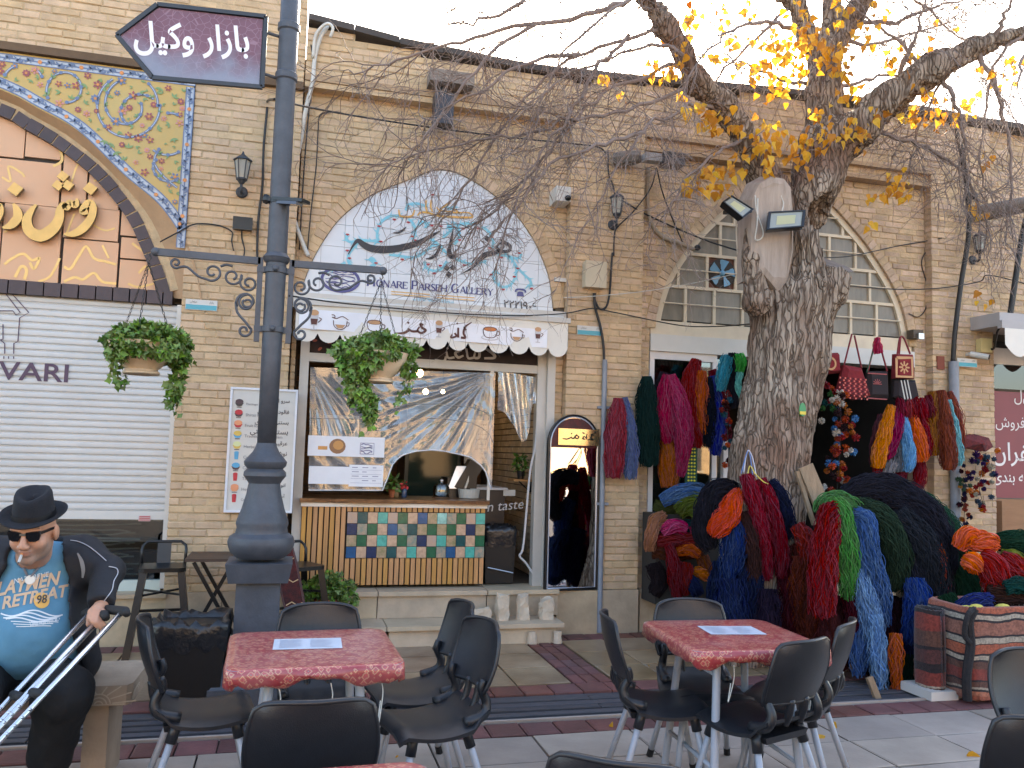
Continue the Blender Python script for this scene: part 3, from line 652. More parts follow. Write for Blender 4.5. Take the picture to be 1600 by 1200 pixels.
for v in([(265,490),(245,440),(270,350),(330,295),(400,285),(450,300)],[(490,310),(530,350),(545,410),(530,470),(570,500)],[(560,360),(600,335),(640,350),(630,380)],[(660,470),(700,490),(745,530),(800,590)],[(340,590),(430,600),(520,610),(590,590),(660,530),(700,490)],[(615,640),(630,690),(690,715),(750,700),(790,640)],[(760,460),(800,420),(830,380),(800,365),(815,395)],[(830,330),(870,360),(890,410),(880,470),(850,510)],[(880,360),(930,345),(1000,355)],[(1060,370),(1120,410),(1150,470),(1150,540)],[(850,620),(930,650),(1000,660),(1100,640)],[(1190,590),(1260,600),(1310,640),(1335,700),(1320,780),(1280,830),(1220,840),(1170,800),(1150,740),(1175,715),(1185,735)],[(1240,585),(1310,615),(1360,610),(1375,580)],[(1330,680),(1390,740),(1440,790),(1450,830),(1420,830)],[(270,490),(180,480),(110,475),(40,490),(5,470),(10,440)],[(100,490),(30,580),(20,640),(60,690)],[(0,650),(-80,690),(-150,720)],[(215,650),(190,625),(215,620),(235,660),(190,680)],[(470,245),(490,200),(560,190),(640,215)],[(780,215),(830,230),(860,210)]):vine(v)
vt.build('turquoise_scroll',TURQ,fB)
m=MB()
for x,y in((380,308),(490,330),(262,360),(275,480),(520,440),(545,470),(443,620),(645,658),(740,668),(692,728),(745,360),(675,355),(918,380),(1040,378),(1142,445),(1127,530),(928,665),(1218,605),(1137,738),(1318,755),(1230,855),(1345,690),(1357,570),(1452,848),(890,468),(30,610),(238,648),(14,550),(15,425),(683,115)):
    c=z5(x,y)
    for a in(0,.9,-.9):d=np.array([math.sin(a),0,-math.cos(a)]);e=np.array([-d[2],0,d[0]]);m.add([c+(0,-.002,0),c+d*.012-e*.008+(0,-.002,0),c+d*.022+(0,-.002,0),c+d*.012+e*.008+(0,-.002,0)],[(0,1,2,3)])
m.build('red_buds',REDP,fB,kind='stuff')
m=MB()
def brush(mb,pts,f=z5,k=PW,off=(0,-.004,0),mm=None):
    A=np.array([(*f(x,y),w*k)for x,y,w in pts]);mb.ribbon(A[:,:3],A[:,3]*1.22,off=off,n=7,m=mm)
brush(m,[(20,588,5),(55,525,12),(95,482,26),(140,512,38),(200,540,44),(300,550,46),(420,538,42),(560,500,34),(660,448,24),(738,405,6)])
brush(m,[(368,420,4),(410,418,12),(445,400,14),(474,372,4)]);brush(m,[(625,622,5),(665,618,16),(705,590,20),(730,545,16),(742,508,5)])
brush(m,[(840,390,4),(830,450,16),(815,520,20),(808,570,30),(825,605,32),(852,590,20),(862,545,5)])
brush(m,[(1205,468,6),(1235,492,22),(1280,520,24),(1280,556,20),(1240,566,22),(1192,552,22),(1186,520,14),(1215,500,12),(1236,528,10),(1212,556,10)])
brush(m,[(1220,560,14),(1160,575,30),(1090,592,36),(1035,640,28),(985,695,16),(900,742,3)])
for x,y,s in((1106,466,30),(790,695,30),(836,690,28),(806,745,32)):
    c=z5(x,y);r=s*PW*.85;m.poly([c+np.array([r*math.cos(a),-.004,r*math.sin(a)])for a in np.linspace(.15,2*np.pi+.15,5)[:-1]])
m.build('calligraphy',INK,fB,label='large black Persian calligraphy')
m=MB()
for s in([(415,238,8),(425,285,12),(470,295,14),(520,285,12),(540,240,6)],[(560,285,8),(585,262,12),(640,262,12),(720,285,14),(800,292,14),(900,298,14),(990,296,12),(960,262,8),(880,262,10),(820,255,10),(740,240,8),(790,200,10),(820,188,6)],[(628,165,8),(628,225,12),(640,262,8)],[(668,160,8),(665,220,12),(680,258,8)],[(710,220,8),(735,250,10),(720,270,8)],[(850,235,8),(890,265,10)]):brush(m,s)
m.build('ochre_calligraphy',OCHRE,fB)
# HONARE PARSEH GALLERY in roman small capitals drawn letter by letter
GLY={'H':[[(0,0,.14),(0,1,.14)],[(.7,0,.14),(.7,1,.14)],[(0,.5,.06),(.7,.5,.06)]],'O':'O','N':[[(0,0,.06),(0,1,.06)],[(0,1,.13),(.7,0,.13)],[(.7,0,.06),(.7,1,.06)]],'A':[[(0,0,.06),(.36,1,.06)],[(.36,1,.14),(.74,0,.14)],[(.13,.34,.06),(.6,.34,.06)]],'R':[[(0,0,.14),(0,1,.14)],[(0,.97,.06),(.3,.97,.06)],[(.3,.97,.06),(.5,.9,.12),(.52,.72,.14),(.45,.56,.1),(.3,.5,.06),(0,.5,.06)],[(.3,.5,.12),(.68,0,.13)]],'E':[[(0,0,.14),(0,1,.14)],[(0,.97,.06),(.55,.97,.06)],[(0,.52,.06),(.42,.52,.06)],[(0,.03,.06),(.58,.03,.06)],[(.55,.8,.05),(.55,1,.05)],[(.58,0,.05),(.58,.22,.05)]],'P':[[(0,0,.14),(0,1,.14)],[(0,.97,.06),(.3,.97,.06),(.5,.9,.12),(.53,.72,.14),(.46,.53,.1),(.3,.46,.06),(0,.46,.06)]],'S':[[(.46,.8,.05),(.4,.95,.06),(.2,.98,.08),(.04,.85,.12),(.06,.66,.13),(.28,.52,.15),(.46,.36,.13),(.48,.14,.11),(.3,.01,.08),(.1,.03,.06),(.0,.2,.05)]],'G':[[(.72,.8,.05),(.62,.94,.06),(.4,1,.07),(.14,.86,.12),(.02,.5,.15),(.14,.14,.12),(.42,0,.07),(.7,.1,.07)],[(.7,.05,.13),(.7,.42,.13)],[(.52,.42,.05),(.82,.42,.05)]],'L':[[(0,0,.14),(0,1,.14)],[(0,.03,.06),(.55,.03,.06)],[(.55,0,.05),(.55,.24,.05)]],'Y':[[(0,1,.14),(.36,.48,.13)],[(.72,1,.06),(.36,.48,.06)],[(.36,.5,.14),(.36,0,.14)]]}
WID={'H':.98,'O':1.02,'N':.98,'A':.94,'R':.86,'E':.8,'P':.76,'S':.7,'G':1.02,'L':.76,'Y':.9};FEET={'H':[(0,0),(0,1),(.7,0),(.7,1)],'N':[(0,0),(0,1),(.7,1)],'A':[(0,0),(.74,0)],'R':[(0,0),(0,1),(.68,0)],'E':[(0,0),(0,1)],'P':[(0,0),(0,1)],'L':[(0,0),(0,1)],'Y':[(0,1),(.72,1),(.36,0)],'G':[],'S':[],'O':[]}
m=MB();a_,b_=z5(172,832),z5(1150,912);base_z=(a_[2]+b_[2])/2
tot=0;seq=[]
for wi,word in enumerate(('HONARE','PARSEH','GALLERY')):
    for i,ch in enumerate(word):
        s=1.28 if i==0 else 1.0;seq.append((ch,s,tot));tot+=WID[ch]*s
    tot+=.5
sc=(b_[0]-a_[0]+.04)/tot
for ch,s,x0 in seq:
    f=lambda u,v:(a_[0]+(x0+u*s)*sc,sgn-.004,base_z+v*s*sc)
    if ch=='O':G=[[(.42+.4*math.cos(t),.5+.49*math.sin(t),.06+.09*abs(math.cos(t)))for t in np.linspace(0,2*np.pi,17)]]
    else:G=GLY[ch]
    for st in G:m.ribbon([f(u,v)for u,v,_ in st],[(w_*1.25+.02)*s*sc for*_,w_ in st],n=4 if len(st)>2 else 1)
    for u,v in FEET.get(ch,[]):m.ribbon([f(u-.13,v+(.025 if v==0 else-.025)),f(u+.13,v+(.025 if v==0 else-.025))],.05*s*sc,off=(0,-.001,0),n=1)
m.build('roman_lettering',NAVY,fB,label='navy capitals HONARE PARSEH GALLERY')
m=MB()
xa,xb,zq=z5(355,890)[0],z5(1005,950)[0],z5(680,912)[2]
for dz,q0,q1 in((.012,0,1),(-.012,0,1)):
    m.ribbon([(xa,sgn-.003,zq+dz),(xa+(xb-xa)*.46,sgn-.003,zq+dz)],.007,n=1);m.ribbon([(xa+(xb-xa)*.54,sgn-.003,zq+dz),(xb,sgn-.003,zq+dz)],.007,n=1)
m.build('ochre_rules',OCHRE,fB)
m=MB();cc=z5(685,945)
for sx in(-1,1):
    for k,(dx,r)in enumerate(((.02,.02),(.055,.03),(.1,.022),(.14,.016),(.175,.012))):
        m.ribbon([(cc[0]+sx*dx+r*math.cos(t)*(1-t/14),sgn-.003,cc[2]-.012+r*math.sin(t)*(1-t/14))for t in np.linspace(0,8,18)],.006,n=2)
m.build('pale_scroll',flat('pale_blue_print',160,200,214,.35),fB)
m=MB();c=z5(1366,888);u=PW
m.prism([(c[0]-30*u,c[2]-28*u),(c[0]+30*u,c[2]-28*u),(c[0]+22*u,c[2]+4*u),(c[0]+12*u,c[2]+10*u),(c[0]-12*u,c[2]+10*u),(c[0]-22*u,c[2]+4*u)],sgn-.004,sgn-.001)
m.ribbon([c+np.array([x*u,-.003,y*u])for x,y in((-40,4),(-34,22),(0,28),(34,22),(40,4))],14*u,n=4)
m.build('telephone_symbol',NAVY,fB)
m=MB();c=at(532,437,sgn)
m.ribbon([(c[0]+.16*math.cos(t),sgn-.003,c[2]+.105*math.sin(t))for t in np.linspace(0,2*np.pi,30)],.026,n=1)
for k in range(7):
    y0=.07-.022*k;hw=.13*math.sqrt(max(.05,1-(y0/.1)**2));rr3=random.Random(k)
    m.ribbon([(c[0]-hw+2*hw*i/7,sgn-.004,c[2]+y0+rr3.uniform(-.012,.012))for i in range(8)],[.004+.008*rr3.random()for _ in range(8)],n=3)
m.build('seal_medallion',NAVY,fB,label='oval navy seal')
m=MB();a_,b_=at(787,474,sgn),at(838,474,sgn);c1=at(812,483,sgn)
put_text(m,'۲۲۲۱۹۰۶',(a_[0],sgn-.003,c1[2]-.01),(1,0,0),(0,0,1),width=(b_[0]-a_[0]),height=.085,bold=.01);m.build('phone_number',INK,fB)
# ================================================================ cafe front
ALU=M('white_aluminium',hx(206,200,192,.85),.4,.06,4,dirt=.2)
cf=thing('serving_window','pale aluminium cafe frame with dark printed transom over an open serving window','shopfront',(1.2,7.45,.4))
xl,xr=.02,2.33
for a,b in((xl,xl+.075),(2.165,2.25)):m=MB();m.bx(a,b,7.40,7.50,.40,2.66);m.build('post',ALU,cf)
m=MB();m.bx(2.25,2.325,7.36,7.46,.38,2.62);m.build('post',ALU,cf)
m=MB();m.bx(xl+.075,2.165,7.405,7.49,2.345,2.42);m.build('transom_rail',ALU,cf)
m=MB();m.bx(xl,2.325,7.40,7.5,2.66,2.9);m.build('head',CREAM,cf)
tsn=MB();tsn.bx(xl+.076,2.164,7.425,7.44,2.42,2.66)
COFFEE=M('coffee_print',hx(34,24,30,.6),.5,.6,5,col2=hx(66,46,48,.6),spec=.25)
tp=tsn.build('transom_sign',COFFEE,cf,label='dark transom sign with grey cafe lettering')
m=MB();rr=random.Random(4)
for(x,y)in[(500,545),(515,535),(528,550),(507,520),(492,532),(540,540),(548,530)]:
    c=at(x,y,7.424);a=rr.uniform(0,3)
    m.poly([c+np.array([.022*math.cos(t)*math.cos(a)-.012*math.sin(t)*math.sin(a),0,.022*math.cos(t)*math.sin(a)+.012*math.sin(t)*math.cos(a)])for t in np.linspace(0,2*np.pi,9)[:-1]][::-1])
m.build('bean_print',flat('bean_red',150,70,56,.4),tp)
m=MB()
zx4=lambda x,y:at(450+x/3.5556,460+y/3.5556,7.422)
KW=1/3.5556/FPX*7.75
for s in([(1120,285,8),(1085,268,12),(1100,300,12),(1140,330,14),(1145,352,12),(1090,355,10)],[(1040,315,8),(1062,320,12),(1060,350,12),(1035,350,10),(1040,318,8)],[(1032,352,10),(1000,352,10),(992,300,8)],[(965,310,8),(930,325,12),(945,350,12),(975,340,8)],[(925,350,10),(890,352,10),(880,318,8)],[(878,345,10),(865,370,10),(815,362,6)]):brush(m,s,zx4,KW,off=(0,-.002,0))
for x,y in((1045,298),(885,300)):c=zx4(x,y);m.poly([c+np.array([.012*math.cos(t),-.003,.012*math.sin(t)])for t in np.linspace(0,6.3,5)[:-1]])
m.build('transom_lettering',flat('grey_print',176,172,172,.4),tp)
# awning: cassette, sloped sheet and scalloped printed valance
aw=thing('awning','white cassette awning with scalloped valance printed with coffee cups','awning',(1.2,7.3,2.7))
YV=7.12;a_,b_=at(462,500,YV),at(887,530,YV);ax0,ax1=a_[0],b_[0]
CANV=M('cream_canvas',hx(232,226,216,.92),.75,.05,5,bump=.1,bscale=300);PRINTW=flat('print_white',232,232,238,.6)
zt_=2.79
m=MB();m.prism([(ax0-.02,zt_),(ax1+.02,zt_),(ax1+.02,zt_+.045),(ax0-.02,zt_+.045)],YV-.02,YV+.05);m.build('front_rail',ALU,aw)
m=MB();m.bx(ax0-.03,ax1+.03,7.27,7.40,zt_+.0,zt_+.13);m.build('cassette',ALU,aw)
m=MB();m.add([(ax0,YV+.04,zt_+.04),(ax1,YV+.04,zt_+.04),(ax1,7.30,zt_+.10),(ax0,7.30,zt_+.10)],[(0,1,2,3)]);m.build('canopy_sheet',CANV,aw)
for x in(ax0+.0,ax1-.02):m=MB();m.bx(x,x+.02,YV+.05,7.3,zt_-.02,zt_+.04);m.build('arm',ALU,aw)
zb2=2.565;ns=13;xs=np.linspace(ax0,ax1,ns*8+1);sc_=lambda u:zb2-.075*abs(math.sin(math.pi*u))**.7
T_=[(x,YV-.004+.006*math.sin(x*9),zt_)for x in xs];B_=[]
for i,x in enumerate(xs):
    u=(i%8)/8;k=abs(math.cos(math.pi*i/8))**1.0
    B_.append((x,YV-.01+.012*math.sin(x*9),zb2-.012-.075*math.sin(math.pi*((i/8)%1))**.55))
m=MB();V=T_+B_;kk=len(xs);m.add(V,[(i,kk+i,kk+i+1,i+1)for i in range(kk-1)]);val=m.build('valance',CANV,aw,smooth=True)
# side valance at the right end
m=MB();ys=np.linspace(YV,7.3,13);m.add([(ax1+.002,y,zt_)for y in ys]+[(ax1+.002,y,zb2-.06*abs(math.sin((y-YV)*2*math.pi/.18)))for y in ys],[(i,13+i,14+i,i+1)for i in range(12)]);m.build('side_valance',CANV,aw)
pm=MB();yp=YV-.016
zxa=lambda x,y:at(450+x/3.5556,460+y/3.5556,yp)
pm.ribbon([zxa(x,y)for x,y in((62,132),(400,158),(760,192),(1100,220),(1440,248))],.165,n=6,m=3)
def oval(mb,c,rx,rz,m,off=0,k=14,a0=0,a1=2*math.pi):mb.poly([np.asarray(c)+np.array([rx*math.cos(t),-off,rz*math.sin(t)])for t in np.linspace(a0,a1,k)[:-1]],m=m)
def cup(cx,cy,s,fill,tea=False):
    c=zxa(cx,cy);u=s*KW
    oval(pm,c+np.array([0,0,-24*u]),46*u,14*u,2,.002);oval(pm,c+np.array([0,0,-23*u]),40*u,10*u,3,.003)
    pm.poly([c+np.array([x*u,-.004,z*u])for x,z in((-36,18),(-32,-6),(-18,-22),(18,-22),(32,-6),(36,18))],m=3)
    pm.ribbon([c+np.array([x*u,-.004,z*u])for x,z in((-36,18),(-32,-6),(-18,-22),(18,-22),(32,-6),(36,18))],4*u,m=0,n=3)
    oval(pm,c+np.array([0,0,20*u]),36*u,12*u,0,.005);oval(pm,c+np.array([0,0,19*u]),31*u,9*u,fill,.006)
    pm.ribbon([c+np.array([x*u,-.004,z*u])for x,z in((36,12),(50,8),(46,-8),(30,-8))],4*u,m=0,n=4)
def glass(cx,cy,s):
    c=zxa(cx,cy);u=s*KW
    pm.poly([c+np.array([x*u,-.003,z*u])for x,z in((-20,30),(-14,-22),(14,-22),(20,30))],m=2);pm.poly([c+np.array([x*u,-.005,z*u])for x,z in((-16,8),(-12,-18),(12,-18),(16,8))],m=0)
    oval(pm,c+np.array([0,0,36*u]),20*u,14*u,1,.004);pm.ribbon([c+np.array([x*u,-.004,z*u])for x,z in((20,14),(32,8),(18,-8))],4*u,m=0,n=4)
    pm.ribbon([c+np.array([0,-.004,-22*u]),c+np.array([0,-.004,-40*u])],5*u,n=1,m=2);pm.ribbon([c+np.array([-14*u,-.004,-41*u]),c+np.array([14*u,-.004,-41*u])],5*u,n=1,m=2)
def bowl(cx,cy,s):
    c=zxa(cx,cy);u=s*KW
    pm.ribbon([c+np.array([x*u,-.003,z*u])for x,z in((-34,12),(-30,-14),(-12,-30),(12,-30),(30,-14),(34,12))],4*u,m=0,n=4)
    pm.poly([c+np.array([x*u,-.003,z*u])for x,z in((-26,-8),(-12,-26),(12,-26),(26,-8))],m=1)
    pm.ribbon([c+np.array([x*u,-.004,z*u])for x,z in((-44,40),(-30,38),(-28,26),(-42,28),(-20,22),(10,34),(40,18))],4*u,m=0,n=4)
    pm.ribbon([c+np.array([x*u,-.004,z*u])for x,z in((30,2),(44,4),(40,-12),(28,-12))],3*u,m=0,n=4)
glass(145,145,1.1);bowl(290,160,1.0);cup(480,178,1.05,1);glass(838,195,.95);cup(1122,215,1.05,4);bowl(1270,228,.95);glass(1388,228,.9)
for s in([(752,170,10),(735,165,12),(745,185,12),(765,200,12),(740,215,12),(720,200,10),(730,180,8)],[(722,205,12),(690,205,12),(665,190,10)],[(672,200,12),(640,215,12),(590,215,4)],[(1020,155,5),(985,180,10),(975,215,12),(985,240,12),(960,240,12)],[(975,180,5),(990,200,10)],[(945,185,10),(945,240,12)],[(925,215,10),(935,232,10),(905,240,10),(912,222,8)]):
    A=np.array([(*zxa(x,y),w*KW)for x,y,w in s]);pm.ribbon(A[:,:3],A[:,3],off=(0,-.004,0),n=6,m=0)
oval(pm,zxa(668,158),.012,.012,0,.005,5);oval(pm,zxa(940,162),.010,.010,0,.005,5)
pm.build('valance_print',[flat('brown_print',92,50,44,.6),flat('tan_print',196,150,110,.6),flat('grey_line',196,192,196,.6),PRINTW,flat('tea_print',206,120,60,.6)],aw)
# room, threshold, side wall, hanging bulbs
RB=M('cafe_brick',hx(150,112,80,.6),.9,.25,12,bump=.5,bscale=30)
shell(fB,.0,2.32,.40,2.9,10.4,mat=M('cafe_plaster',hx(120,104,88,.55),.9,.2,3))
m=MB()
for k in range(34):
    for j in range(9):
        x=2.295;y0=7.56+j*.24+(.12 if k%2 else 0);m.bx(x+R.uniform(-.003,.003),2.32,y0,y0+.225,.42+k*.066,.42+k*.066+.056)
m.build('interior_brickwork',BRICK,fB,kind='stuff')
m=MB()
for k in range(36):
    for j in range(10):m.bx(.0+j*.235+(.11 if k%2 else 0),.225+j*.235+(.11 if k%2 else 0),10.37,10.40,.42+k*.066,.476+k*.066)
m.build('interior_brickwork',RB,fB,kind='stuff')
fr_=thing('cafe_fridge','tall dark glazed fridge at the back of the cafe','fridge',(1.55,9.9,.4));m=MB();m.bx(1.25,1.9,9.6,10.3,.4,2.2);m.build('body',flat('fridge_grey',60,74,72,.3),fr_);m=MB();m.bx(1.29,1.86,9.585,9.6,.5,2.1);m.build('door',flat('fridge_glass',46,66,62,.1),fr_)
sh_=thing('wall_shelf','wooden shelf board on the back wall of the cafe','shelf',(.8,10.2,1.3));m=MB();m.bx(.3,1.2,10.1,10.36,1.24,1.28);m.build('board',M('shelf_wood',hx(150,104,66,.6),.6,.2,4,stretch=(1,8,8)),sh_);m=MB();m.bx(.35,.38,10.12,10.36,1.1,1.24);m.bx(1.12,1.15,10.12,10.36,1.1,1.24);m.build('bracket',BLACKMETAL,sh_)
ps=thing('price_poster','white poster with rows of black writing behind the cafe counter','poster',(1.9,9.3,1.5));m=MB();c=at(745,690,9.3);m.bx(c[0]-.14,c[0]+.14,9.29,9.30,c[2]-.25,c[2]+.25);m.build('sheet',WHITE,ps)
m=MB()
for k in range(8):put_text(m,fa(('قهوه','چای','شربت','بستنی','آب میوه','نوشیدنی','فالوده','کیک')[k]),(c[0]+.11,9.286,c[2]+.18-k*.055),(1,0,0),(0,0,1),height=.035,anchor='r')
m.build('writing',flat('black_print',30,30,34,.6),ps)
BULB=M('bulb_glow',(1,.7,.35),.4,emit=(1,.72,.38,9))
for i,(x,y,Yb,s)in enumerate(((655,583,8.3,.055),(665,612,9.4,.042),(692,612,9.3,.03),(832,614,9.0,.03))):
    c=at(x,y,Yb);bt=thing('pendant_bulb',('large glowing bulb beside the right hanging basket','lower warm bulb just under the largest glowing one','small warm bulb inside cafe left of the plastic fold','small warm bulb at far right of cafe window')[i],'lamp',c,'pendant bulbs in the cafe')
    m=MB();m.ball(c,s*.75,12,8);m.build('bulb',BULB,bt,smooth=True);m=MB();m.tube([c+(0,0,s*.7),c+(0,0,s*1.9)],s*.35,8);m.tube([c+(0,0,s*1.8),(c[0],c[1],2.89)],.004,5);m.build('cord',CABLE,bt)
# counter
WOODS=M('slat_wood',hx(208,150,88,.8),.5,.14,7,stretch=(8,8,.6),isl=.12,bump=.08,bscale=60)
ctr=thing('serving_counter','wooden slatted serving counter with band of blue and green tiles','counter',(.9,7.5,.4))
cx0,cx1=.095,1.705;YC2=7.37;ZT=1.135
m=MB();m.bx(cx0,cx1-.005,YC2+.018,7.95,.43,ZT-.005);m.build('carcass',M('counter_gap',(.03,.02,.013),.8),ctr)
ns_=34;pw=(cx1-cx0)/ns_;tx0,tx1=.48,1.70;tz0=.66;tzs=.0985;tz1=tz0+4*tzs
for i in range(ns_):
    a,b=cx0+i*pw+.004,cx0+(i+1)*pw-.008
    segs=[(.43,ZT-.04)]if b<tx0 else[(.43,tz0-.004),(tz1+.004,ZT-.04)]
    for z0,z1 in segs:m=MB();m.bx(a,b,YC2-R.uniform(0,.002),YC2+.02,z0,z1);m.build('slat',WOODS,ctr)
TC={'p':hx(208,172,144,.85),'g':hx(36,106,76,.8),'t':hx(78,178,164,.85),'n':hx(30,56,96,.8),'b':hx(34,92,140,.8),'l':hx(150,206,196,.85),'o':hx(160,160,110,.8),'w':hx(210,190,180,.85),'s':hx(120,168,160,.8),'d':hx(20,86,90,.8)}
def TMAT(k):return M('glazed_tile_'+{'p':'terracotta','g':'green','t':'turquoise','n':'navy','b':'blue','l':'aqua','o':'olive','w':'blush','s':'sage','d':'petrol'}[k],TC[k],.18,.25,22,col2=(hx(206,168,140,.85)if k in 'osw' else None),coat=.5,bump=.1,bscale=50)
ROWS=['pdptwgpbpltgwt','ntgpbtdogopgbp','opwtpgtnwtpgdp','dpngtpdtpgtbpt'];ROWS=['wdptwgpbolsgwt','nsgpbsdogogpno','ogptpgsnwtodpg','bpnodptpgsbpts']
tw=(tx1-tx0)/14
for r_ in range(4):
    for c_ in range(14):
        m=MB();x0,z0=tx0+c_*tw,tz0+(3-r_)*tzs;y=YC2-.006+R.uniform(-.002,.002)
        m.prism([(x0+.002,z0+.002),(x0+tw-.002,z0+.002),(x0+tw-.002,z0+tzs-.002),(x0+.002,z0+tzs-.002)],y,YC2+.015);m.build('tile',TMAT(ROWS[r_][c_]),ctr)
m=MB();m.bx(cx0-.01,cx1+.012,YC2-.012,YC2+.6,ZT-.038,ZT-.004);m.build('trim_strip',flat('cream_strip',226,214,200,.6),ctr)
xs=np.linspace(cx0-.02,cx1+.02,40);m=MB();rr=random.Random(8);fy=[YC2-.05+.018*math.sin(x*7)+rr.uniform(-.006,.006)for x in xs]
V=[]
for x,y in zip(xs,fy):V+=[(x,y,ZT),(x,y-.004,ZT+.032),(x,7.95,ZT+.034),(x,7.95,ZT)]
m.add(V,[(i*4+a,i*4+4+a,i*4+4+b,i*4+b)for i in range(39)for a,b in((0,1),(1,2))]+[(0,1,2,3),(156,159,158,157)][:2])
m.build('live_edge_top',M('walnut_top',hx(122,74,48,.65),.35,.45,3.5,col2=hx(190,136,88,.7),stretch=(1.2,6,9),coat=.3),ctr)
# door-side panel with lettering, bin in the doorway
cp=thing('photo_board','dark printed panel with white script beside the cafe doorway','panel',(1.9,7.9,.4))
DP=M('photo_panel',hx(40,30,32,.8),.4,.3,4);m=MB();m.bx(1.70,2.02,7.93,8.6,.42,1.24);m.build('board',DP,cp);m=MB();m.bx(1.69,2.04,7.9,8.62,1.24,1.262);m.build('worktop',flat('worktop_grey',190,190,192,.4),cp)
m=MB();c=at(775,795,7.926);put_text(m,'n taste',(c[0]-.085,7.926,c[2]-.03),nrm((1,0,.1)),nrm((-.1,0,1)),height=.075,shear=.25);m.build('script_lettering',flat('print_white2',226,222,220,.6),cp)
m=MB();c=at(785,845,7.925);oval(m,c,.10,.10,0,0,20);oval(m,c+np.array([-.02,0,.01]),.06,.075,1,.002,16);m.build('food_picture',[flat('food_brown',120,66,48,.6),flat('food_tan',170,110,70,.6)],cp)
m=MB();c=at(796,770,7.92);m.bx(c[0]-.06,c[0]+.06,7.922,7.926,c[2]-.03,c[2]+.03);m.build('sticker',WHITE,cp)
BAG=M('bin_bag',(.012,.012,.014),.28,.3,20,bump=.5,bscale=40,spec=.6)
def bin_(x,y,z,w,d,h,label,bulge=.02,grp=None,seed=1):
    t=thing('rubbish_bin',label,'bin',(x,y,z),grp);m=MB()
    m.box((x,y,z+h/2),(w*.86,d*.86,h),taper=1.16);b=m.build('body',BLACKPLASTIC,t)
    m=MB();r=random.Random(seed);n=40;rings=[]
    for(f,dz)in((1.0,-.13),(1.04,-.05),(1.07,.0),(1.03,.03),(.93,.035),(.8,.0),(.74,-.08)):
        for i in range(n):
            a=i*2*math.pi/n;ca,sa=math.cos(a),math.sin(a);q=max(abs(ca),abs(sa));k=f*(1+r.uniform(-.03,.03))*.5/q*(.88+.12*q)
            rings.append((x+ca*w*k,y+sa*d*k,z+h+dz+r.uniform(-.02,.02)*(1.3 if f<1.05 else .6)))
    m.add(rings,[(j*n+i,j*n+(i+1)%n,(j+1)*n+(i+1)%n,(j+1)*n+i)for j in range(6)for i in range(n)]+[tuple(range(6*n,7*n))]);m.build('bag',BAG,t,smooth=True)
    return t
b2=bin_(1.88,7.62,.41,.30,.28,.47,'black bin with a bag in the cafe doorway beside the tiled counter',seed=4)
m=MB();m.tube([(1.76,7.46,.56),(2.0,7.46,.51)],.006,6);m.build('handle',STEEL,b2)
# plants and things on the counter
LEAFG=M('leaf_green',hx(96,144,60,.6),.45,.3,8,col2=hx(120,156,66,.6),isl=.3,spec=.4);LEAFD=M('ivy_green',hx(104,150,66,.7),.5,.35,9,col2=hx(150,184,92,.72),isl=.35,spec=.4);TERRA=M('terracotta_pot',hx(180,106,70,.75),.8,.12,8,dirt=.2);STEMG=M('stem_green',hx(96,104,56,.5),.6)
def leaf_cloud(pos,nrmdir,size,r,lobed=True,fold=.25):       # many small leaves: arrays of positions, directions
    pos=np.asarray(pos);k=len(pos);d=nrmdir/np.linalg.norm(nrmdir,axis=1,keepdims=True)
    ref=r.normal(size=(k,3));u=np.cross(d,ref);u/=np.linalg.norm(u,axis=1,keepdims=True);n=np.cross(d,u);s=np.broadcast_to(size,(k,))[:,None]
    S_=[(0,0,0),(.25,.32,.05),(.45,.55,-.05),(.62,.26,.02),(1.05,0,-.15),(.62,-.26,.02),(.45,-.55,-.05),(.25,-.32,.05)]if lobed else[(0,0,0),(.2,.22,.05),(.5,.3,.05),(.8,.17,-.02),(1.05,0,-.1),(.8,-.17,-.02),(.5,-.3,.05),(.2,-.22,.05)]
    V=np.stack([pos+s*(a*d+b*u+c*n+(fold*abs(b))*n)for a,b,c in S_],1);mid=pos+s*.5*d
    V=np.concatenate([V,mid[:,None]],1);m_=9;F=[]
    for i in range(8):F.append(np.stack([np.arange(k)*m_+8,np.arange(k)*m_+i,np.arange(k)*m_+(i+1)%8],1))
    return V.reshape(-1,3),np.stack(F,1).reshape(-1,3)
def foliage(name,parent,blobs,n,size,mat,seed=1,droop=.5,lobed=True,label=None):
    r=np.random.default_rng(seed);P=[];D=[]
    wts=np.array([b[1][0]*b[1][1]*b[1][2]for b in blobs])**.8;wts/=wts.sum()
    for(c,rad),q in zip(blobs,wts):
        k=max(3,int(n*q));v=r.normal(size=(k,3));v/=np.linalg.norm(v,axis=1,keepdims=True);f=r.uniform(.55,1.05,(k,1))
        P.append(np.asarray(c)+v*f*np.asarray(rad));D.append(v*.7+np.array([0,-.15,-droop])+r.normal(size=(k,3))*.45)
    V,F=leaf_cloud(np.vstack(P),np.vstack(D),r.uniform(.7,1.3,sum(map(len,P)))*size,r,lobed)
    return link(name,np_mesh(name,V,F,mat),parent,label,'stuff')
c=at(615,745,7.62);pl=thing('counter_plant','small potted plant with lime green leaves on the counter','plant',(c[0],7.62,ZT+.034))
m=MB();m.lathe([(.03,0),(.042,.07),(.046,.07),(.04,.06)],(c[0],7.62,ZT+.036),14);m.build('pot',TERRA,pl,smooth=True,auto=40);foliage('foliage',pl,[((c[0],7.62,ZT+.16),(.06,.06,.06))],40,.06,LEAFG,3,lobed=False)
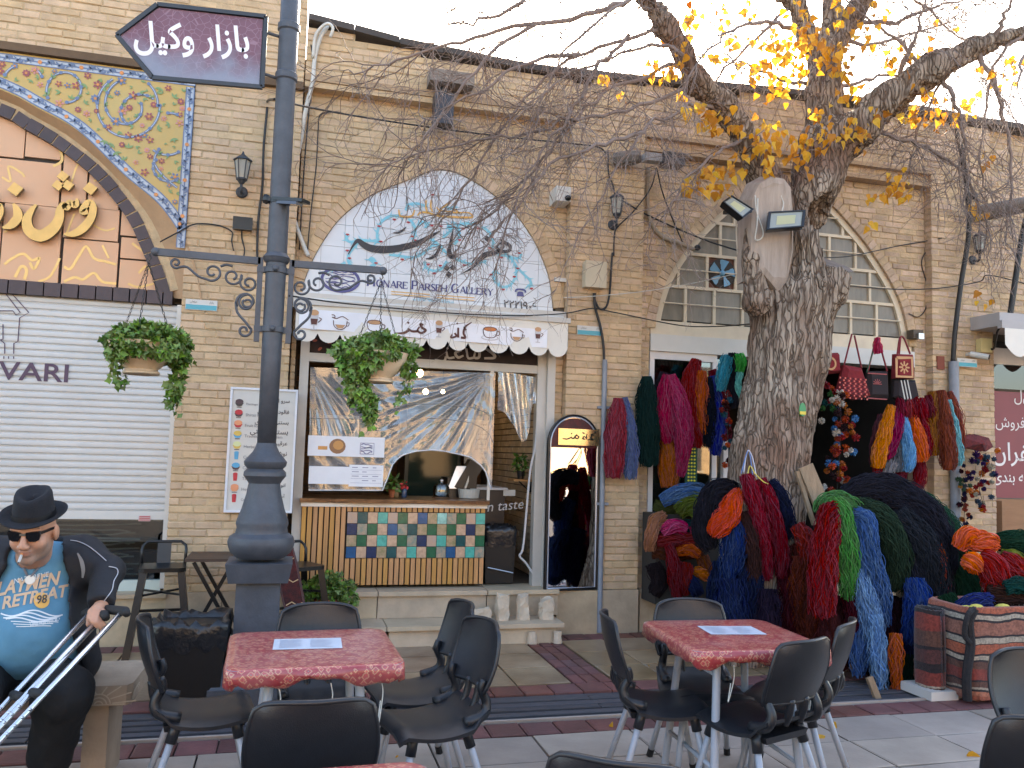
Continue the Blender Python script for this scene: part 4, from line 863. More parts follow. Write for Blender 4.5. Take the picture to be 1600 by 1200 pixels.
for i,(px,col,lab,hgt)in enumerate(((632,hx(60,84,120,.6),'blue jar with red flowers on the cafe counter',.08),(620,hx(150,120,80,.6),'amber bottle on counter between the plant and blue jar',.09))):
    c=at(px,758,7.6);j=thing('jar',lab,'jar',(c[0],7.6,ZT+.036));m=MB();m.lathe([(.022,0),(.026,.01),(.026,hgt*.8),(.02,hgt),(.016,hgt)],(c[0],7.6,ZT+.036),14);m.build('body',M('jar_'+str(i)+'_glaze',col,.2),j,smooth=True,auto=40)
    if i==0:foliage('flowers',j,[((c[0],7.6,ZT+.15),(.035,.035,.02))],26,.03,flat('red_petal',190,50,50,.6),5,lobed=False)
    else:m=MB();m.lathe([(.012,hgt),(.012,hgt+.025),(.0,hgt+.025)],(c[0],7.6,ZT+.036),10);m.build('lid',BLACKMETAL,j)
c=at(690,752,7.62);ck=thing('cake_dome','glass cake dome with round knob on the wooden counter','cake dome',(c[0],7.62,ZT+.036));GJ=glass_mat('clear_glass',(.8,.84,.84),.14)
m=MB();m.lathe([(.07,0),(.075,.005),(.075,.09),(.06,.115),(.02,.12)],(c[0],7.62,ZT+.046),24);m.build('dome',GJ,ck,smooth=True,auto=50);m=MB();m.lathe([(.0,.165),(.014,.16),(.02,.147),(.012,.132),(.012,.12)],(c[0],7.62,ZT+.046),12);m.build('knob',STEEL,ck,smooth=True);m=MB();m.lathe([(.085,0),(.085,.01),(0,.01)],(c[0],7.62,ZT+.036),24);m.build('base',M('base_wood',hx(120,84,54,.6),.5),ck)
c=at(733,760,7.66);jr=thing('ribbed_tray','low ribbed glass dish on right end of counter','dish',(c[0],7.66,ZT+.036));m=MB();n=48
prf=[];
for z,q in((0,.085),(.002,.09),(.085,.1),(.085,.094),(.01,.084)):
    for i in range(n):a=i*2*math.pi/n;rr_=q*(1+.03*(i%2));prf.append((c[0]+rr_*math.cos(a),7.66+rr_*math.sin(a),ZT+.037+z))
m.add(prf,[(j*n+i,j*n+(i+1)%n,(j+1)*n+(i+1)%n,(j+1)*n+i)for j in range(4)for i in range(n)]+[tuple(range(4*n,5*n))]);m.build('bowl',flat('ribbed_glass',176,176,170,.25),jr)
c=at(718,735,7.85);em=thing('coffee_machine','black and chrome coffee machine behind the counter glass dome','coffee machine',(c[0],7.85,ZT))
m=MB();m.bx(c[0]-.13,c[0]+.15,7.75,8.1,ZT+.034,ZT+.22);m.build('body',BLACKMETAL,em);m=MB()
m.add([(c[0]-.13,7.72,ZT+.12),(c[0]+.0,7.72,ZT+.12),(c[0]+.06,7.74,ZT+.33),(c[0]-.05,7.74,ZT+.33)],[(0,1,2,3)]);m.bar((c[0]+.03,7.72,ZT+.12),(c[0]+.1,7.74,ZT+.32),.02);m.build('chrome_panel',STEEL,em);m=MB();m.bar((c[0]-.01,7.8,ZT+.1),(c[0]+.14,7.8,ZT+.36),.16,.14);m.build('hopper',BLACKMETAL,em)
# corner shelf with plant and bottle in the doorway
cs=thing('corner_shelf','small wooden shelf fixed to the brick side wall of the cafe','shelf',(2.2,8.0,1.3));c=at(818,750,7.9);m=MB();m.bx(c[0]-.12,2.296,7.82,8.05,c[2]-.012,c[2]+.008);m.build('board',WOODS,cs);m=MB();m.bar((2.27,7.9,c[2]-.01),(2.27,7.9,c[2]-.12),.015);m.bar((c[0]-.05,7.9,c[2]-.01),(2.27,7.9,c[2]-.12),.012);m.build('bracket',BLACKMETAL,cs)
pp=thing('shelf_plant','leafy green plant in a dark pot on the doorway shelf','plant',(c[0]-.03,7.9,c[2]+.01));m=MB();m.lathe([(.03,0),(.04,.08),(.034,.08),(.03,.07)],(c[0]-.03,7.9,c[2]+.009),12);m.build('pot',BLACKMETAL,pp);foliage('foliage',pp,[((c[0]-.03,7.9,c[2]+.17),(.07,.05,.09))],90,.05,LEAFG,9,lobed=False)
# clear plastic sheet tied back over the serving window
PL=glass_mat('clear_plastic',(.84,.86,.88),.12,.06,.20)
psh=thing('plastic_sheet','wrinkled clear plastic sheet stretched over the serving window','plastic sheet',(1.0,7.38,1.9))
def z8(x,y,Y):return at(470+x/5,550+y/5,Y)
nx,ny=150,110;Vs=np.zeros((ny,nx,3));topL,topR=z8(75,125,7.39),z8(1520,165,7.39)
corner=z8(1500,150,7.39)[[0,2]];left=z8(70,120,7.39)[[0,2]]
cvx=np.array([60,110,300,480,640,720,800,900,1020,1120,1240,1320,1400,1460,1485]);cvy=np.array([1080,1080,1080,1080,1080,860,800,775,765,775,800,820,880,960,1080])
for i in range(nx):
    u=i/(nx-1);xb_=60+1430*u;yt=120+45*u;yb_=float(np.interp(xb_,cvx,cvy))
    for j in range(ny):
        v=j/(ny-1);X=75+(1520-75)*u*(1-v)+(xb_-75)*v;Yp=yt+(yb_-yt)*v
        p=z8(X,Yp,7.39);d=p[[0,2]]-corner;rr_=np.linalg.norm(d);an=math.atan2(-d[1],-d[0])
        d2=p[[0,2]]-left;r2=np.linalg.norm(d2);a2=math.atan2(-d2[1],d2[0])
        w1=math.exp(-((an-.75)/.55)**2)*min(1,rr_/.12)*max(0,1.15-rr_*.75);w2=math.exp(-((a2-1.25)/.3)**2)*min(1,r2/.2)*max(0,1-r2*.8)
        dy=.013*w1*math.sin(an*34+1.6*math.sin(rr_*5+an*7))+.003*w1*math.sin(an*83+rr_*6)+.006*w2*math.sin(a2*40+2*math.sin(r2*4))
        dy+=.006*math.sin(p[0]*6+p[2]*2)+.008*math.sin(p[2]*9)*math.exp(-((p[0]-.3)/.3)**2)+.05*(v**2)*math.sin(math.pi*u)*.4
        dy+=.002*math.sin(p[0]*31+p[2]*17+2*math.sin(p[2]*9))
        Vs[j,i]=(p[0],7.385-dy,p[2])
F=[(j*nx+i,j*nx+i+1,(j+1)*nx+i+1,(j+1)*nx+i)for j in range(ny-1)for i in range(nx-1)]
link('sheet',np_mesh('sheet',Vs.reshape(-1,3),np.array(F),PL,True),psh)
m=MB();m.tube([Vs[-1,i]for i in range(0,nx,4)],.006,6);m.build('hem',flat('hem_white',214,216,220,.4),psh)
m=MB();m.tube([Vs[int((ny-1)*.42),i]+(0,-.004,0)for i in range(0,nx,3)],.003,5);m.tube([Vs[int((ny-1)*.6),i]+(0,-.004,0)for i in range(95,nx,3)],.003,5);m.build('seam',flat('hem_grey',150,150,150,.4),psh)
ps2=thing('plastic_drape','narrow clear plastic curtain gathered beside the right cafe post','plastic sheet',(1.9,7.4,1.8))
n1,n2=40,60;V2=np.zeros((n2,n1,3));A0,A1=at(778,578,7.42),at(838,590,7.42)
for j in range(n2):
    v=j/(n2-1)
    for i in range(n1):
        u=i/(n1-1);top=A0*(1-u)+A1*u;bot=at(778+55*u**.5+4*u,640+75*math.sin(math.pi*min(1,u*1.15))*(.5+.5*u)-10*u,7.42);p=top*(1-v)+bot*v
        V2[j,i]=p+np.array([0,-.022*math.sin(u*16+v*4)*(.3+.7*v)-.01*math.sin(u*37),0])
link('sheet',np_mesh('sheet',V2.reshape(-1,3),np.array([(j*n1+i,j*n1+i+1,(j+1)*n1+i+1,(j+1)*n1+i)for j in range(n2-1)for i in range(n1-1)]),PL,True),ps2)
m=MB();m.tube(catmull([at(x,y,7.41)for x,y in((840,655),(836,700),(828,740),(818,850),(812,868),(822,880),(838,905))],6),.010,6);m.build('tail',flat('plastic_white',190,190,192,.3),ps2)
pst=thing('window_post','slim white upright post at right end of the counter window','post',(1.70,7.39,1.2));a_,b_=at(777,572,7.40),at(763,766,7.40);m=MB();m.bx(b_[0]-.012,b_[0]+.012,7.392,7.41,ZT+.034,2.345);m.build('upright',ALU,pst)
m=MB();m.bx(b_[0]-.018,b_[0]+.018,7.388,7.414,2.30,2.345);m.build('cap',ALU,pst)
PAPER=flat('menu_paper',226,228,234,.6)
def sheetbox(name,lab,cat,x0,y0,x1,y1,Y,mat=PAPER,deco=None):
    a,b=at(x0,y0,Y),at(x1,y1,Y);t=thing(name,lab,cat,(a[0],Y,b[2]));m=MB();m.bx(a[0],b[0],Y-.002,Y+.001,b[2],a[2]);m.build('sheet',mat,t)
    if deco:deco(t,a,b,Y)
    return t
def d1(t,a,b,Y):
    m=MB();w_,h_=b[0]-a[0],a[2]-b[2]
    oval(m,(a[0]+w_*.38,Y-.004,b[2]+h_*.5),.07,.065,0,0,16);oval(m,(a[0]+w_*.39,Y-.006,b[2]+h_*.55),.045,.04,1,0,12);m.ribbon([(a[0]+w_*.13,Y-.004,b[2]+h_*.4),(a[0]+w_*.25,Y-.004,b[2]+h_*.4)],.03,n=1,m=1)
    m.ribbon([(a[0]+w_*x,Y-.004,b[2]+h_*z)for x,z in((.68,.15),(.86,.15),(.86,.7),(.68,.7),(.68,.15))],.006,n=1,m=2);rr=random.Random(2)
    for k in range(5):m.ribbon([(a[0]+w_*(.69+.03*i),Y-.004,b[2]+h_*(.22+.1*k)+rr.uniform(-.01,.01))for i in range(6)],.008,n=2,m=2)
    m.build('print',[flat('pastry_brown',150,110,80,.6),flat('pastry_gold',206,150,90,.6),flat('lilac_print',130,130,160,.6)],t)
def d2(t,a,b,Y):
    m=MB();w_,h_=b[0]-a[0],a[2]-b[2];rr=random.Random(3)
    for k in range(4):
        for c_ in range(3):
            if rr.random()<.85:m.ribbon([(a[0]+w_*(.08+.3*c_),Y-.004,b[2]+h_*(.88-.2*k)),(a[0]+w_*(.08+.3*c_+rr.uniform(.1,.22)),Y-.004,b[2]+h_*(.88-.2*k))],.006,n=1)
    for k in range(1,5):m.ribbon([(a[0]+w_*.05,Y-.004,b[2]+h_*(.97-.2*k)),(a[0]+w_*.95,Y-.004,b[2]+h_*(.97-.2*k))],.002,n=1)
    m.build('print',flat('lilac_print',130,130,160,.6),t)
sheetbox('menu_banner','long white banner with pastry picture inside the serving window','banner',482,680,600,715,7.352,deco=d1)
sheetbox('blank_banner','blank white paper banner standing at left end of counter','banner',483,728,546,757,7.354)
sheetbox('menu_sheet','white menu sheet with faint table standing on the counter','menu',546,726,598,761,7.35,deco=d2)
pic=thing('framed_picture','framed black and white picture behind plastic left in the cafe','picture',(.5,9.0,1.6));a,b=at(505,648,8.6),at(560,685,8.6);m=MB();m.bx(a[0],b[0],8.6,8.62,b[2],a[2]);m.build('mount',PAPER,pic);m=MB();m.ribbon([(a[0]+(b[0]-a[0])*u,8.597,b[2]+(a[2]-b[2])*v)for u,v in((.55,.2),(.8,.3),(.7,.7),(.9,.8))],.06,n=4);m.build('image',flat('ink_blue',50,56,70,.6),pic)
# stone steps
st=thing('stone_steps','worn pale stone steps leading up to the cafe counter','steps',(1.1,7.1,0))
STEPM=M('step_stone',hx(206,184,156,.88),.6,.14,4,isl=.08,bump=.2,bscale=30,dirt=.35)
for a,b in((.02,.8),(.808,1.6),(1.608,2.31)):
    m=MB();m.bx(a,b,6.88,7.30,.135,.17);m.build('tread',STEPM,st);m=MB();m.bx(a+.02,b-.02 if b<2.3 else b-.06,6.93,7.28,-.02,.134);m.build('riser',STEPM,st)
for a,b in((-.06,.75),(.758,1.7),(1.708,2.36)):
    m=MB();m.bx(a,b,7.19,7.56,.362,.40);m.build('tread',STEPM,st);m=MB();m.bx(a,b,7.23,7.4,.172,.361);m.build('riser',STEPM,st)
cafe_stones=(('lying',751,957,.19,.10,.10),('tall',785,950,.125,.10,.215),('square',817,946,.115,.10,.205),('chipped',853,946,.135,.10,.17))
LIME=M('white_limestone',hx(220,200,176,.82),.85,.15,12,bump=.6,bscale=40,dirt=.15)
for k,(nm,px,py,w_,d_,h_)in enumerate(cafe_stones):
    c=at(px,955,7.07);t=MB();r=random.Random(20+k);P=[]
    for z in np.linspace(0,h_,5):
        for i in range(10):
            a=i*2*math.pi/10+.3+r.uniform(-.15,.15);q=1/max(abs(math.cos(a)),abs(math.sin(a)))*.5*(.9+.1*max(abs(math.cos(a)),abs(math.sin(a))));P.append((c[0]+w_*q*math.cos(a)*r.uniform(.78,1.12)*(1-.18*(z>.8*h_)),7.07+d_*q*math.sin(a)*r.uniform(.78,1.12),.171+z+(r.uniform(-.022,.022)if z>0 else 0)))
    t.add(P,[(j*10+i,j*10+(i+1)%10,(j+1)*10+(i+1)%10,(j+1)*10+i)for j in range(4)for i in range(10)]+[tuple(range(40,50)),tuple(range(10))[::-1]])
    tag(t.build('stone_block',LIME),('rough pale stone lying flat on the lower cafe step','tall white stone standing next to the one lying flat','squared yellowish stone standing between white and chipped stones','chipped white stone at the right end of the step')[k],'stone','loose stones on the cafe step')
sa=thing('step_prop','broken white stone lumps under the right end of step','stone',(2.2,6.9,0));
for px,py in((824,1000),(862,998)):
    c=gz(px,py,0);m=MB();r=random.Random(int(px));P=[(c[0]+math.cos(a)*.045*r.uniform(.7,1.2)*(1-z*2),6.9+math.sin(a)*.03*r.uniform(.7,1.2)*(1-z*2),z)for z in(0,.05,.10)for a in np.linspace(0,6.28,8)[:-1]]
    m.add(P,[(j*7+i,j*7+(i+1)%7,(j+1)*7+(i+1)%7,(j+1)*7+i)for j in range(2)for i in range(7)]+[tuple(range(14,21))]);m.build('lump',LIME,sa)
for i in range(2):m=MB();m.bx(2.36+i*.4,2.36+i*.4+.394,YP-.03,YP+.2,-.03,.375);m.build('plinth_stone',STONE,fB)
# mirror turned a little towards the right
mir=thing('arched_mirror','tall arched mirror with red top panel and brass cafe plate','mirror',(2.5,7.2,.38))
ml,mr_=at(851,920,7.205),at(932,921,7.28);U=nrm(np.array([mr_[0]-ml[0],mr_[1]-ml[1],0]));Wm=np.linalg.norm((mr_-ml)[:2]);Nn=np.array([U[1],-U[0],0]);zb0=.385;zt0=at(905,648,7.2)[2]
O0=np.array([ml[0],ml[1],0])
def mq(u,z,d=0):return O0+U*u+Nn*d+np.array([0,0,z])
def mir_outline(i=0,z0=zb0,k=18):return[(i,z0+i),(Wm-i,z0+i)]+[(Wm-i-(Wm-2*i)*(1-math.cos(t))/2 if 0 else Wm/2+(Wm/2-i)*math.cos(t),zt0-.27+(.27-i)*math.sin(t))for t in np.linspace(.0,math.pi,k)]
def mprism(mb,out,d0,d1,m=None):
    n=len(out);V=[mq(u,z,d0)for u,z in out]+[mq(u,z,d1)for u,z in out];mb.add(V,[tuple(range(n))[::-1],tuple(range(n,2*n))]+[(i,(i+1)%n,n+(i+1)%n,n+i)for i in range(n)],m)
m=MB();mprism(m,mir_outline(),-.035,-.005);m.build('backing',BLACKMETAL,mir)
m=MB();mprism(m,mir_outline(.02),-.004,0.0);m.build('mirror_glass',M('mirror_silver',(.86,.87,.88),.012,0,metal=1),mir)
m=MB();o1=mir_outline(.004)+[mir_outline(.004)[0]];m.tube([mq(u,z,.002)for u,z in o1],.009,6);m.build('outer_frame',BLACKMETAL,mir)
m=MB();o1=mir_outline(.022)+[mir_outline(.022)[0]];m.tube([mq(u,z,.004)for u,z in o1],.006,6);m.build('bevel_strip',M('pale_strip',hx(190,196,210,.9),.2,metal=.3),mir)
zr=at(905,700,7.2)[2];top_=[(u,z)for u,z in mir_outline(.03)if z>zr];out=[(.03,zr),(Wm-.03,zr)]+top_
m=MB();mprism(m,out,.001,.006);rp=m.build('red_panel',M('red_carpet_print',hx(150,30,34,.7),.5,.5,26,col2=hx(60,16,20,.7)),mir)
m=MB();a,b=.09,Wm-.02;zc_=at(903,683,7.2)[2];mprism(m,[(a,zc_-.075),(b,zc_-.075),(b,zc_+.075),(a,zc_+.075)],.012,.018);bp=m.build('brass_plate',M('brass',(.78,.6,.3),.25,.1,6,metal=.9),mir)
m=MB();f2=lambda u,v:mq(a+(b-a)*u,zc_+.15*(v-.5),.0205)
for s in([(.93,.88,.006),(.84,.7,.012),(.8,.45,.014),(.86,.38,.012),(.72,.36,.012)],[(.8,.72,.006),(.88,.62,.010)],[(.7,.75,.010),(.69,.38,.012)],[(.66,.4,.01),(.6,.42,.014),(.63,.55,.010),(.68,.48,.008)],[(.46,.66,.012),(.40,.5,.014),(.47,.42,.012),(.5,.55,.01),(.42,.58,.008)],[(.4,.45,.014),(.34,.42,.012),(.3,.52,.008)],[(.3,.45,.012),(.2,.36,.012),(.1,.4,.006)]):
    P=np.array([f2(u,v)for u,v,_ in s]);m.ribbon(P,[w_ for*_,w_ in s],nrmv=-Nn*-1,n=5)
for u,v in((.63,.75),(.6,.78),(.32,.7)):P=f2(u,v);m.poly([P+.008*(math.cos(t)*U+math.sin(t)*np.array([0,0,1]))for t in np.linspace(0,6.28,5)[:-1]])
m.build('engraved_lettering',BLACKMETAL,bp)
# ================================================================ yarn shop bay (right)
fC=thing('yarn_shop','weathered brick bay with arched cream lattice window above the wool shop','building',(4.8,7.4,0))
CXC=4.80
hw=at(1425,525,YB)[0]-CXC;zs=2.93
rp_=[at(x,y,YB)[[0,2]]for x,y in((1296,318),(1330,352),(1362,392),(1390,436),(1408,474),(1420,522))]
rt_=np.vstack([[CXC,4.33],[CXC+.25,4.24],*rp_,[rp_[-1][0]+.01,zs-.2]]);rt_=catmull(rt_,6)
ARC=np.vstack([np.c_[2*CXC-rt_[:,0],rt_[:,1]][::-1][:-1],rt_]);ARC=ARC[ARC[:,1]>zs-.19]
ARCo=offset_arch(ARC,.10)
bwC=Brickwork(fC,BRICK_OLD,MORTAR)
xA,xB=3.24,6.46;blkc=arch_block(ARCo)
def blkC(a,b):
    if b<2.95:return[(3.285,CXC*2-3.285)]
    q=blkc(a,b);return q
bwC.rows(YB,.36,4.56,3.16,xB,blkC);
bwC.rows(YP,4.72,5.37,3.16,7.24,None,top=top_of);bwC.rows(YP,.36,4.72,xB,7.24)
bwC.rows(YP+.03,4.58,4.71,3.16,xB)
bwC.done(260);bwC.ring(ARC[2:-2],.095,YB-.003,w=.07)
m=MB();m.bx(3.17,xB,YP-.02,YP+.2,4.565,4.60);m.bx(3.17,xB,YP-.03,YP+.2,4.70,4.74);m.build('cornice',M('cornice_brick'),fC)
coping(fC,3.16,7.24)
m=MB();m.bx(3.16,7.2,7.53,12,4.4,5.1);m.bx(3.16,3.28,7.53,12,-.05,4.4);m.bx(6.32,7.2,7.53,12,-.05,4.4);m.bx(3.28,6.32,11.9,12,-.05,4.39);m.bx(3.28,6.32,7.9,7.95,2.86,4.39);m.build('wall',INT,fC)
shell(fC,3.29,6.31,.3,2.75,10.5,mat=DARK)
for i in range(2):m=MB();m.bx(3.16+i*.06,3.2+i*.06+.03,YB-.02,YB+.2,-.03,.36)
for i in range(8):m=MB();m.bx(3.20+i*.4,3.20+i*.4+.394,YB-.06,YB+.2,-.03,.33);m.build('plinth_stone',STONE,fC)
for i in range(3):m=MB();m.bx(xB+.02+i*.26,xB+.02+i*.26+.255,YP-.02,YP+.2,-.03,.36);m.build('plinth_stone',STONE,fC)
m=MB();m.bx(3.20,6.36,YB-.09,YB+.2,.331,.375);m.build('sill',STONE,fC)
# lattice window: frame, mullions, bars, each pane on its own
lw=thing('arched_window','arched cream lattice window of small dusty panes with an extractor fan','window',(CXC,7.45,3))
YW=YB+.06;A2=ARC[ARC[:,1]>=2.80];m=MB()
P=np.array([(x,YW,z)for x,z in offset_arch(A2,-.03)]);
ring_o,ring_i=offset_arch(A2,-.002),offset_arch(A2,-.065);k=len(A2)
for yy,s_ in((YW-.03,1),(YW+.03,-1)):m.add([(x,yy,z)for x,z in ring_o]+[(x,yy,z)for x,z in ring_i],[(i,i+1,k+i+1,k+i)for i in range(k-1)])
m.add([(x,YW-.03,z)for x,z in ring_i]+[(x,YW+.03,z)for x,z in ring_i],[(i,i+1,k+i+1,k+i)for i in range(k-1)]);m.build('frame',CREAM,lw)
cl=convex_ccw([(a,b)for a,b in ring_i if b>2.93]+[(ring_i[0][0],2.93),(ring_i[-1][0],2.93)])
PANE=M('dusty_glass',hx(156,148,134,.7),.4,.2,5,stretch=(3,3,.7),coat=.1,spec=.4,isl=.12)
rows_=[2.94,3.29,3.63,3.97,4.33];offs=[.0,.19,.06,.22];FANX=at(1128,425,YW)[0]
for r_ in range(4):
    z0,z1=rows_[r_]+.015,rows_[r_+1]-.015
    xs=[CXC-1.75+offs[r_]+i*.315 for i in range(13)]
    if r_==1:xs=[x+(FANX-.17-min(xs,key=lambda q:abs(q-(FANX-.17))))for x in xs]
    for a,b in zip(xs[:-1],xs[1:]):
        P=clip_poly([(a+.016,z0),(b-.016,z0),(b-.016,z1),(a+.016,z1)],cl)
        isfan=r_==1 and a<FANX<b
        if len(P)>=3 and not isfan:m=MB();m.prism(P,YW+.002,YW+.006);m.build('pane',PANE,lw)
        Q=clip_poly([(a-.014,z0-.02),(a+.014,z0-.02),(a+.014,z1+.02),(a-.014,z1+.02)],cl)
        if len(Q)>=3:m=MB();m.prism(Q,YW-.02,YW+.02);m.build('mullion',CREAM,lw)
        if isfan:
            fb=MB();fb.bx(a+.015,b-.015,YW,YW+.03,z0,z1);fo=fb.build('fan_board',flat('rust_brown',110,70,54,.7),lw)
            c=np.array([(a+b)/2,YW-.012,(z0+z1)/2]);fm=MB();BL=flat('fan_blue',110,160,190,.45)
            fm.lathe([(.03,0),(.145,0),(.15,.012),(.145,.012)],c,28,axis=np.array([[1,0,0],[0,0,-1],[0,1,0]]));fm.build('fan_ring',DARK,fo)
            for kk in range(5):
                a0=kk*2*math.pi/5+.3;f_=MB();V=[]
                for rr_,wv in((.03,.3),(.09,.48),(.14,.5)):
                    for t in(-1,0,1):V.append(c+np.array([rr_*math.cos(a0+t*wv),-.016+.012*t,rr_*math.sin(a0+t*wv)]))
                f_.add(V,[(i*3+j,i*3+j+1,i*3+j+4,i*3+j+3)for i in range(2)for j in range(2)]);f_.build('fan_blade',BL,fo,smooth=True)
            f_=MB();f_.ball(c+(0,-.02,0),.03,10,6);f_.build('fan_hub',BL,fo,smooth=True)
    if r_<3:
        Q=clip_poly([(3,z1),(7,z1),(7,z1+.03),(3,z1+.03)],cl)
        if len(Q)>2:m=MB();m.prism(Q,YW-.022,YW+.022);m.build('transom_bar',CREAM,lw)
    zb_m=(z0+z1)/2;Q=clip_poly([(3,zb_m),(7,zb_m),(7,zb_m+.01),(3,zb_m+.01)],cl)
    if len(Q)>2:m=MB();x_=[q[0]for q in Q];m.tube([(min(x_)-.02,YW-.04,zb_m),(max(x_)+.02,YW-.04,zb_m)],.007,6);m.build('rod',CREAM,lw)
m=MB();m.bx(3.3,6.3,YW-.035,YW+.04,2.80,2.935);m.build('lower_rail',CREAM,lw)
sf=thing('wool_shopfront','white roller box and aluminium window framing the open wool shop','shopfront',(4.8,7.45,1.5))
m=MB();m.bx(3.29,6.31,YB-.01,YB+.25,2.63,2.795);m.build('shutter_box',WHITE,sf)
WF=flat('white_frame',218,214,214,.4,dirt=.15)
m=MB();m.bx(3.30,4.02,YB+.02,YB+.08,2.555,2.63);m.build('rail',WF,sf)
for x in(3.30,3.975,4.10):m=MB();m.bx(x,x+.05,YB+.025,YB+.085,.376,2.556);m.build('stile',WF,sf)
m=MB();m.bx(3.35,3.975,YB+.05,YB+.056,.4,2.555);m.build('pane',GL,sf)
m=MB();m.bx(4.05,4.10,YB+.09,YB+.096,.4,2.60);m.build('pane',GL,sf)
# ================================================================ saffron shop (far right)
fD=thing('saffron_shop','brick shop end with red painted saffron board and grey awning corner','building',(9,7.4,0))
bwD=Brickwork(fD,BRICK_OLD,MORTAR);bwD.rows(YB,3.2,5.34,7.24,10.5);bwD.done(120)
m=MB();m.bx(7.24,10.5,7.53,12,2.6,5.1);m.bx(7.24,10.5,9.5,12,-.05,2.6);m.build('wall',INT,fD);coping(fD,7.24,10.5)
YD=YB+.02;c0=at(1553,610,YD)
m=MB();m.bx(7.25,7.30,YD-.02,YD+.06,-.02,3.2);m.build('frame',WF,fD)
z_=lambda y:at(1575,y,YD)[2]
RED=M('red_board',hx(142,62,70,.8),.45,.05,3)
m=MB();m.bx(7.30,9.6,YD,YD+.03,z_(778),z_(612));rb_=m.build('red_board',RED,fD,label='red board with white Persian saffron lettering')
m=MB();m.bx(7.30,9.6,YD+.004,YD+.026,z_(608),z_(570));m.build('pane',GL,fD);m=MB();m.bx(7.30,9.6,YD-.01,YD+.05,z_(570),z_(545));m.build('rail',WF,fD);m=MB();m.bx(7.30,9.6,YD-.02,YD+.05,z_(545),z_(535));m.build('roller_slot',BLACKMETAL,fD)
for i in range(3):m=MB();m.bx(7.34+i*.5,7.44+i*.5,YD+.2,YD+.21,z_(470),z_(400));m.build('pane',flat('blue_pane',90,110,160,.2),fD)
m=MB();m.bx(7.30,7.34,YD+.1,YD+.2,z_(490),z_(380));m.bx(7.30,9.5,YD+.1,YD+.2,z_(492),z_(470));m.build('upper_frame',CREAM,fD)
m=MB();W_=flat('sign_white',226,220,218,.5)
def pfa(s,x,y,h,**k):
    c=at(x,y,YD-.003);put_text(m,fa(s),c,(1,0,0),(0,0,1),height=h,**k)
pfa('اصل',1585,632,.16);pfa('خرید و فروش',1556,672,.15);pfa('زعفران',1552,728,.26,bold=.01);pfa('فله و بسته بندی',1552,758,.15,bold=.01);m.build('sign_lettering',W_,rb_)
m=MB();m.bx(7.32,8.4,YD-.02,YD-.002,.0,z_(780));bx_=tag(m.build('cardboard_box',M('cardboard',hx(176,132,98,.75),.85,.1,4,stretch=(1,1,8))),'brown cardboard box standing below the red saffron board','box')
m=MB();m.bx(7.29,7.33,YD-.14,YD-.02,0,z_(782));m.build('flap',M('cardboard'),bx_)
aw2=thing('grey_awning','end of a pale grey awning jutting over the saffron shop','awning',(7.6,7.1,2.7));YX=6.9
a=at(1562,505,YX);m=MB();m.bx(a[0],a[0]+2,YX-.03,YX+.03,a[2]-.05,a[2]+.03);m.build('front_rail',flat('awning_grey',170,166,166,.6),aw2)
m=MB();m.bx(a[0]+.02,a[0]+2,YX+.02,7.4,a[2]-.02,a[2]+.12);m.build('cassette',flat('awning_grey',170,166,166,.6),aw2)
m=MB();xs=np.linspace(a[0]+.03,a[0]+2,41);m.add([(x,YX-.032,a[2]-.05)for x in xs]+[(x,YX-.034,a[2]-.22-.12*abs(math.sin((x-a[0]-.03)*math.pi/.35)))for x in xs],[(i,41+i,42+i,i+1)for i in range(40)]);m.build('valance',CANV,aw2)
# ================================================================ fixtures on the walls
LANT=M('lantern_paint',hx(52,56,62),.5,.2,10);FROST=M('frosted_glass',hx(180,180,172,.8),.2,.1,8)
def lantern(px,py,Y,label,s=1.0,src=[]):
    c=at(px,py,Y)
    t=thing('wall_lantern',label,'lantern',(c[0],Y,c[2]),'wall lanterns along the brick piers');x,z=c[0],c[2];y=Y-.10*s
    hexa=lambda mb,prof,m=None:mb.lathe([(r*s,zz*s)for r,zz in prof],(x,y,z),6,m=m)
    m=MB();hexa(m,[(.0,.125),(.006,.12),(.012,.10),(.03,.085),(.072,.055),(.076,.045),(.066,.045)]);m.build('roof',LANT,t)
    m=MB();hexa(m,[(.040,-.10),(.060,.044),(.058,.044),(.038,-.10)]);m.build('glass',FROST,t)
    m=MB()
    for i in range(6):
        a=i*math.pi/3;m.bar((x+.041*s*math.cos(a),y+.041*s*math.sin(a),z-.10*s),(x+.062*s*math.cos(a),y+.062*s*math.sin(a),z+.045*s),.008*s)
    m.build('cage',LANT,t)
    m=MB();hexa(m,[(.0,-.15),(.018,-.145),(.03,-.125),(.044,-.112),(.044,-.10),(.0,-.10)]);m.build('base',LANT,t)
    m=MB();m.tube(catmull([(x,y,z-.14*s),(x,y-.0,z-.19*s),(x,y+.03*s,z-.215*s),(x,Y-.015*s,z-.19*s)],5),.011*s,8);m.build('arm',LANT,t,smooth=True)
    m=MB();m.lathe([(.0,.012),(.04,.01),(.05,.0),(.05,-.012)],(x,Y-.008,z-.185*s),16,axis=np.array([[1,0,0],[0,0,-1],[0,1,0]]));m.build('back_plate',LANT,t)
    return t
lantern(380,266,YP,'grey wall lantern between tiled spandrel and lamp post',1.05);lantern(958,322,YP,'black wall lantern on the pier right of the white camera',1.0);lantern(1519,380,YP,'dark wall lantern behind black cable on far right pier',1.0)
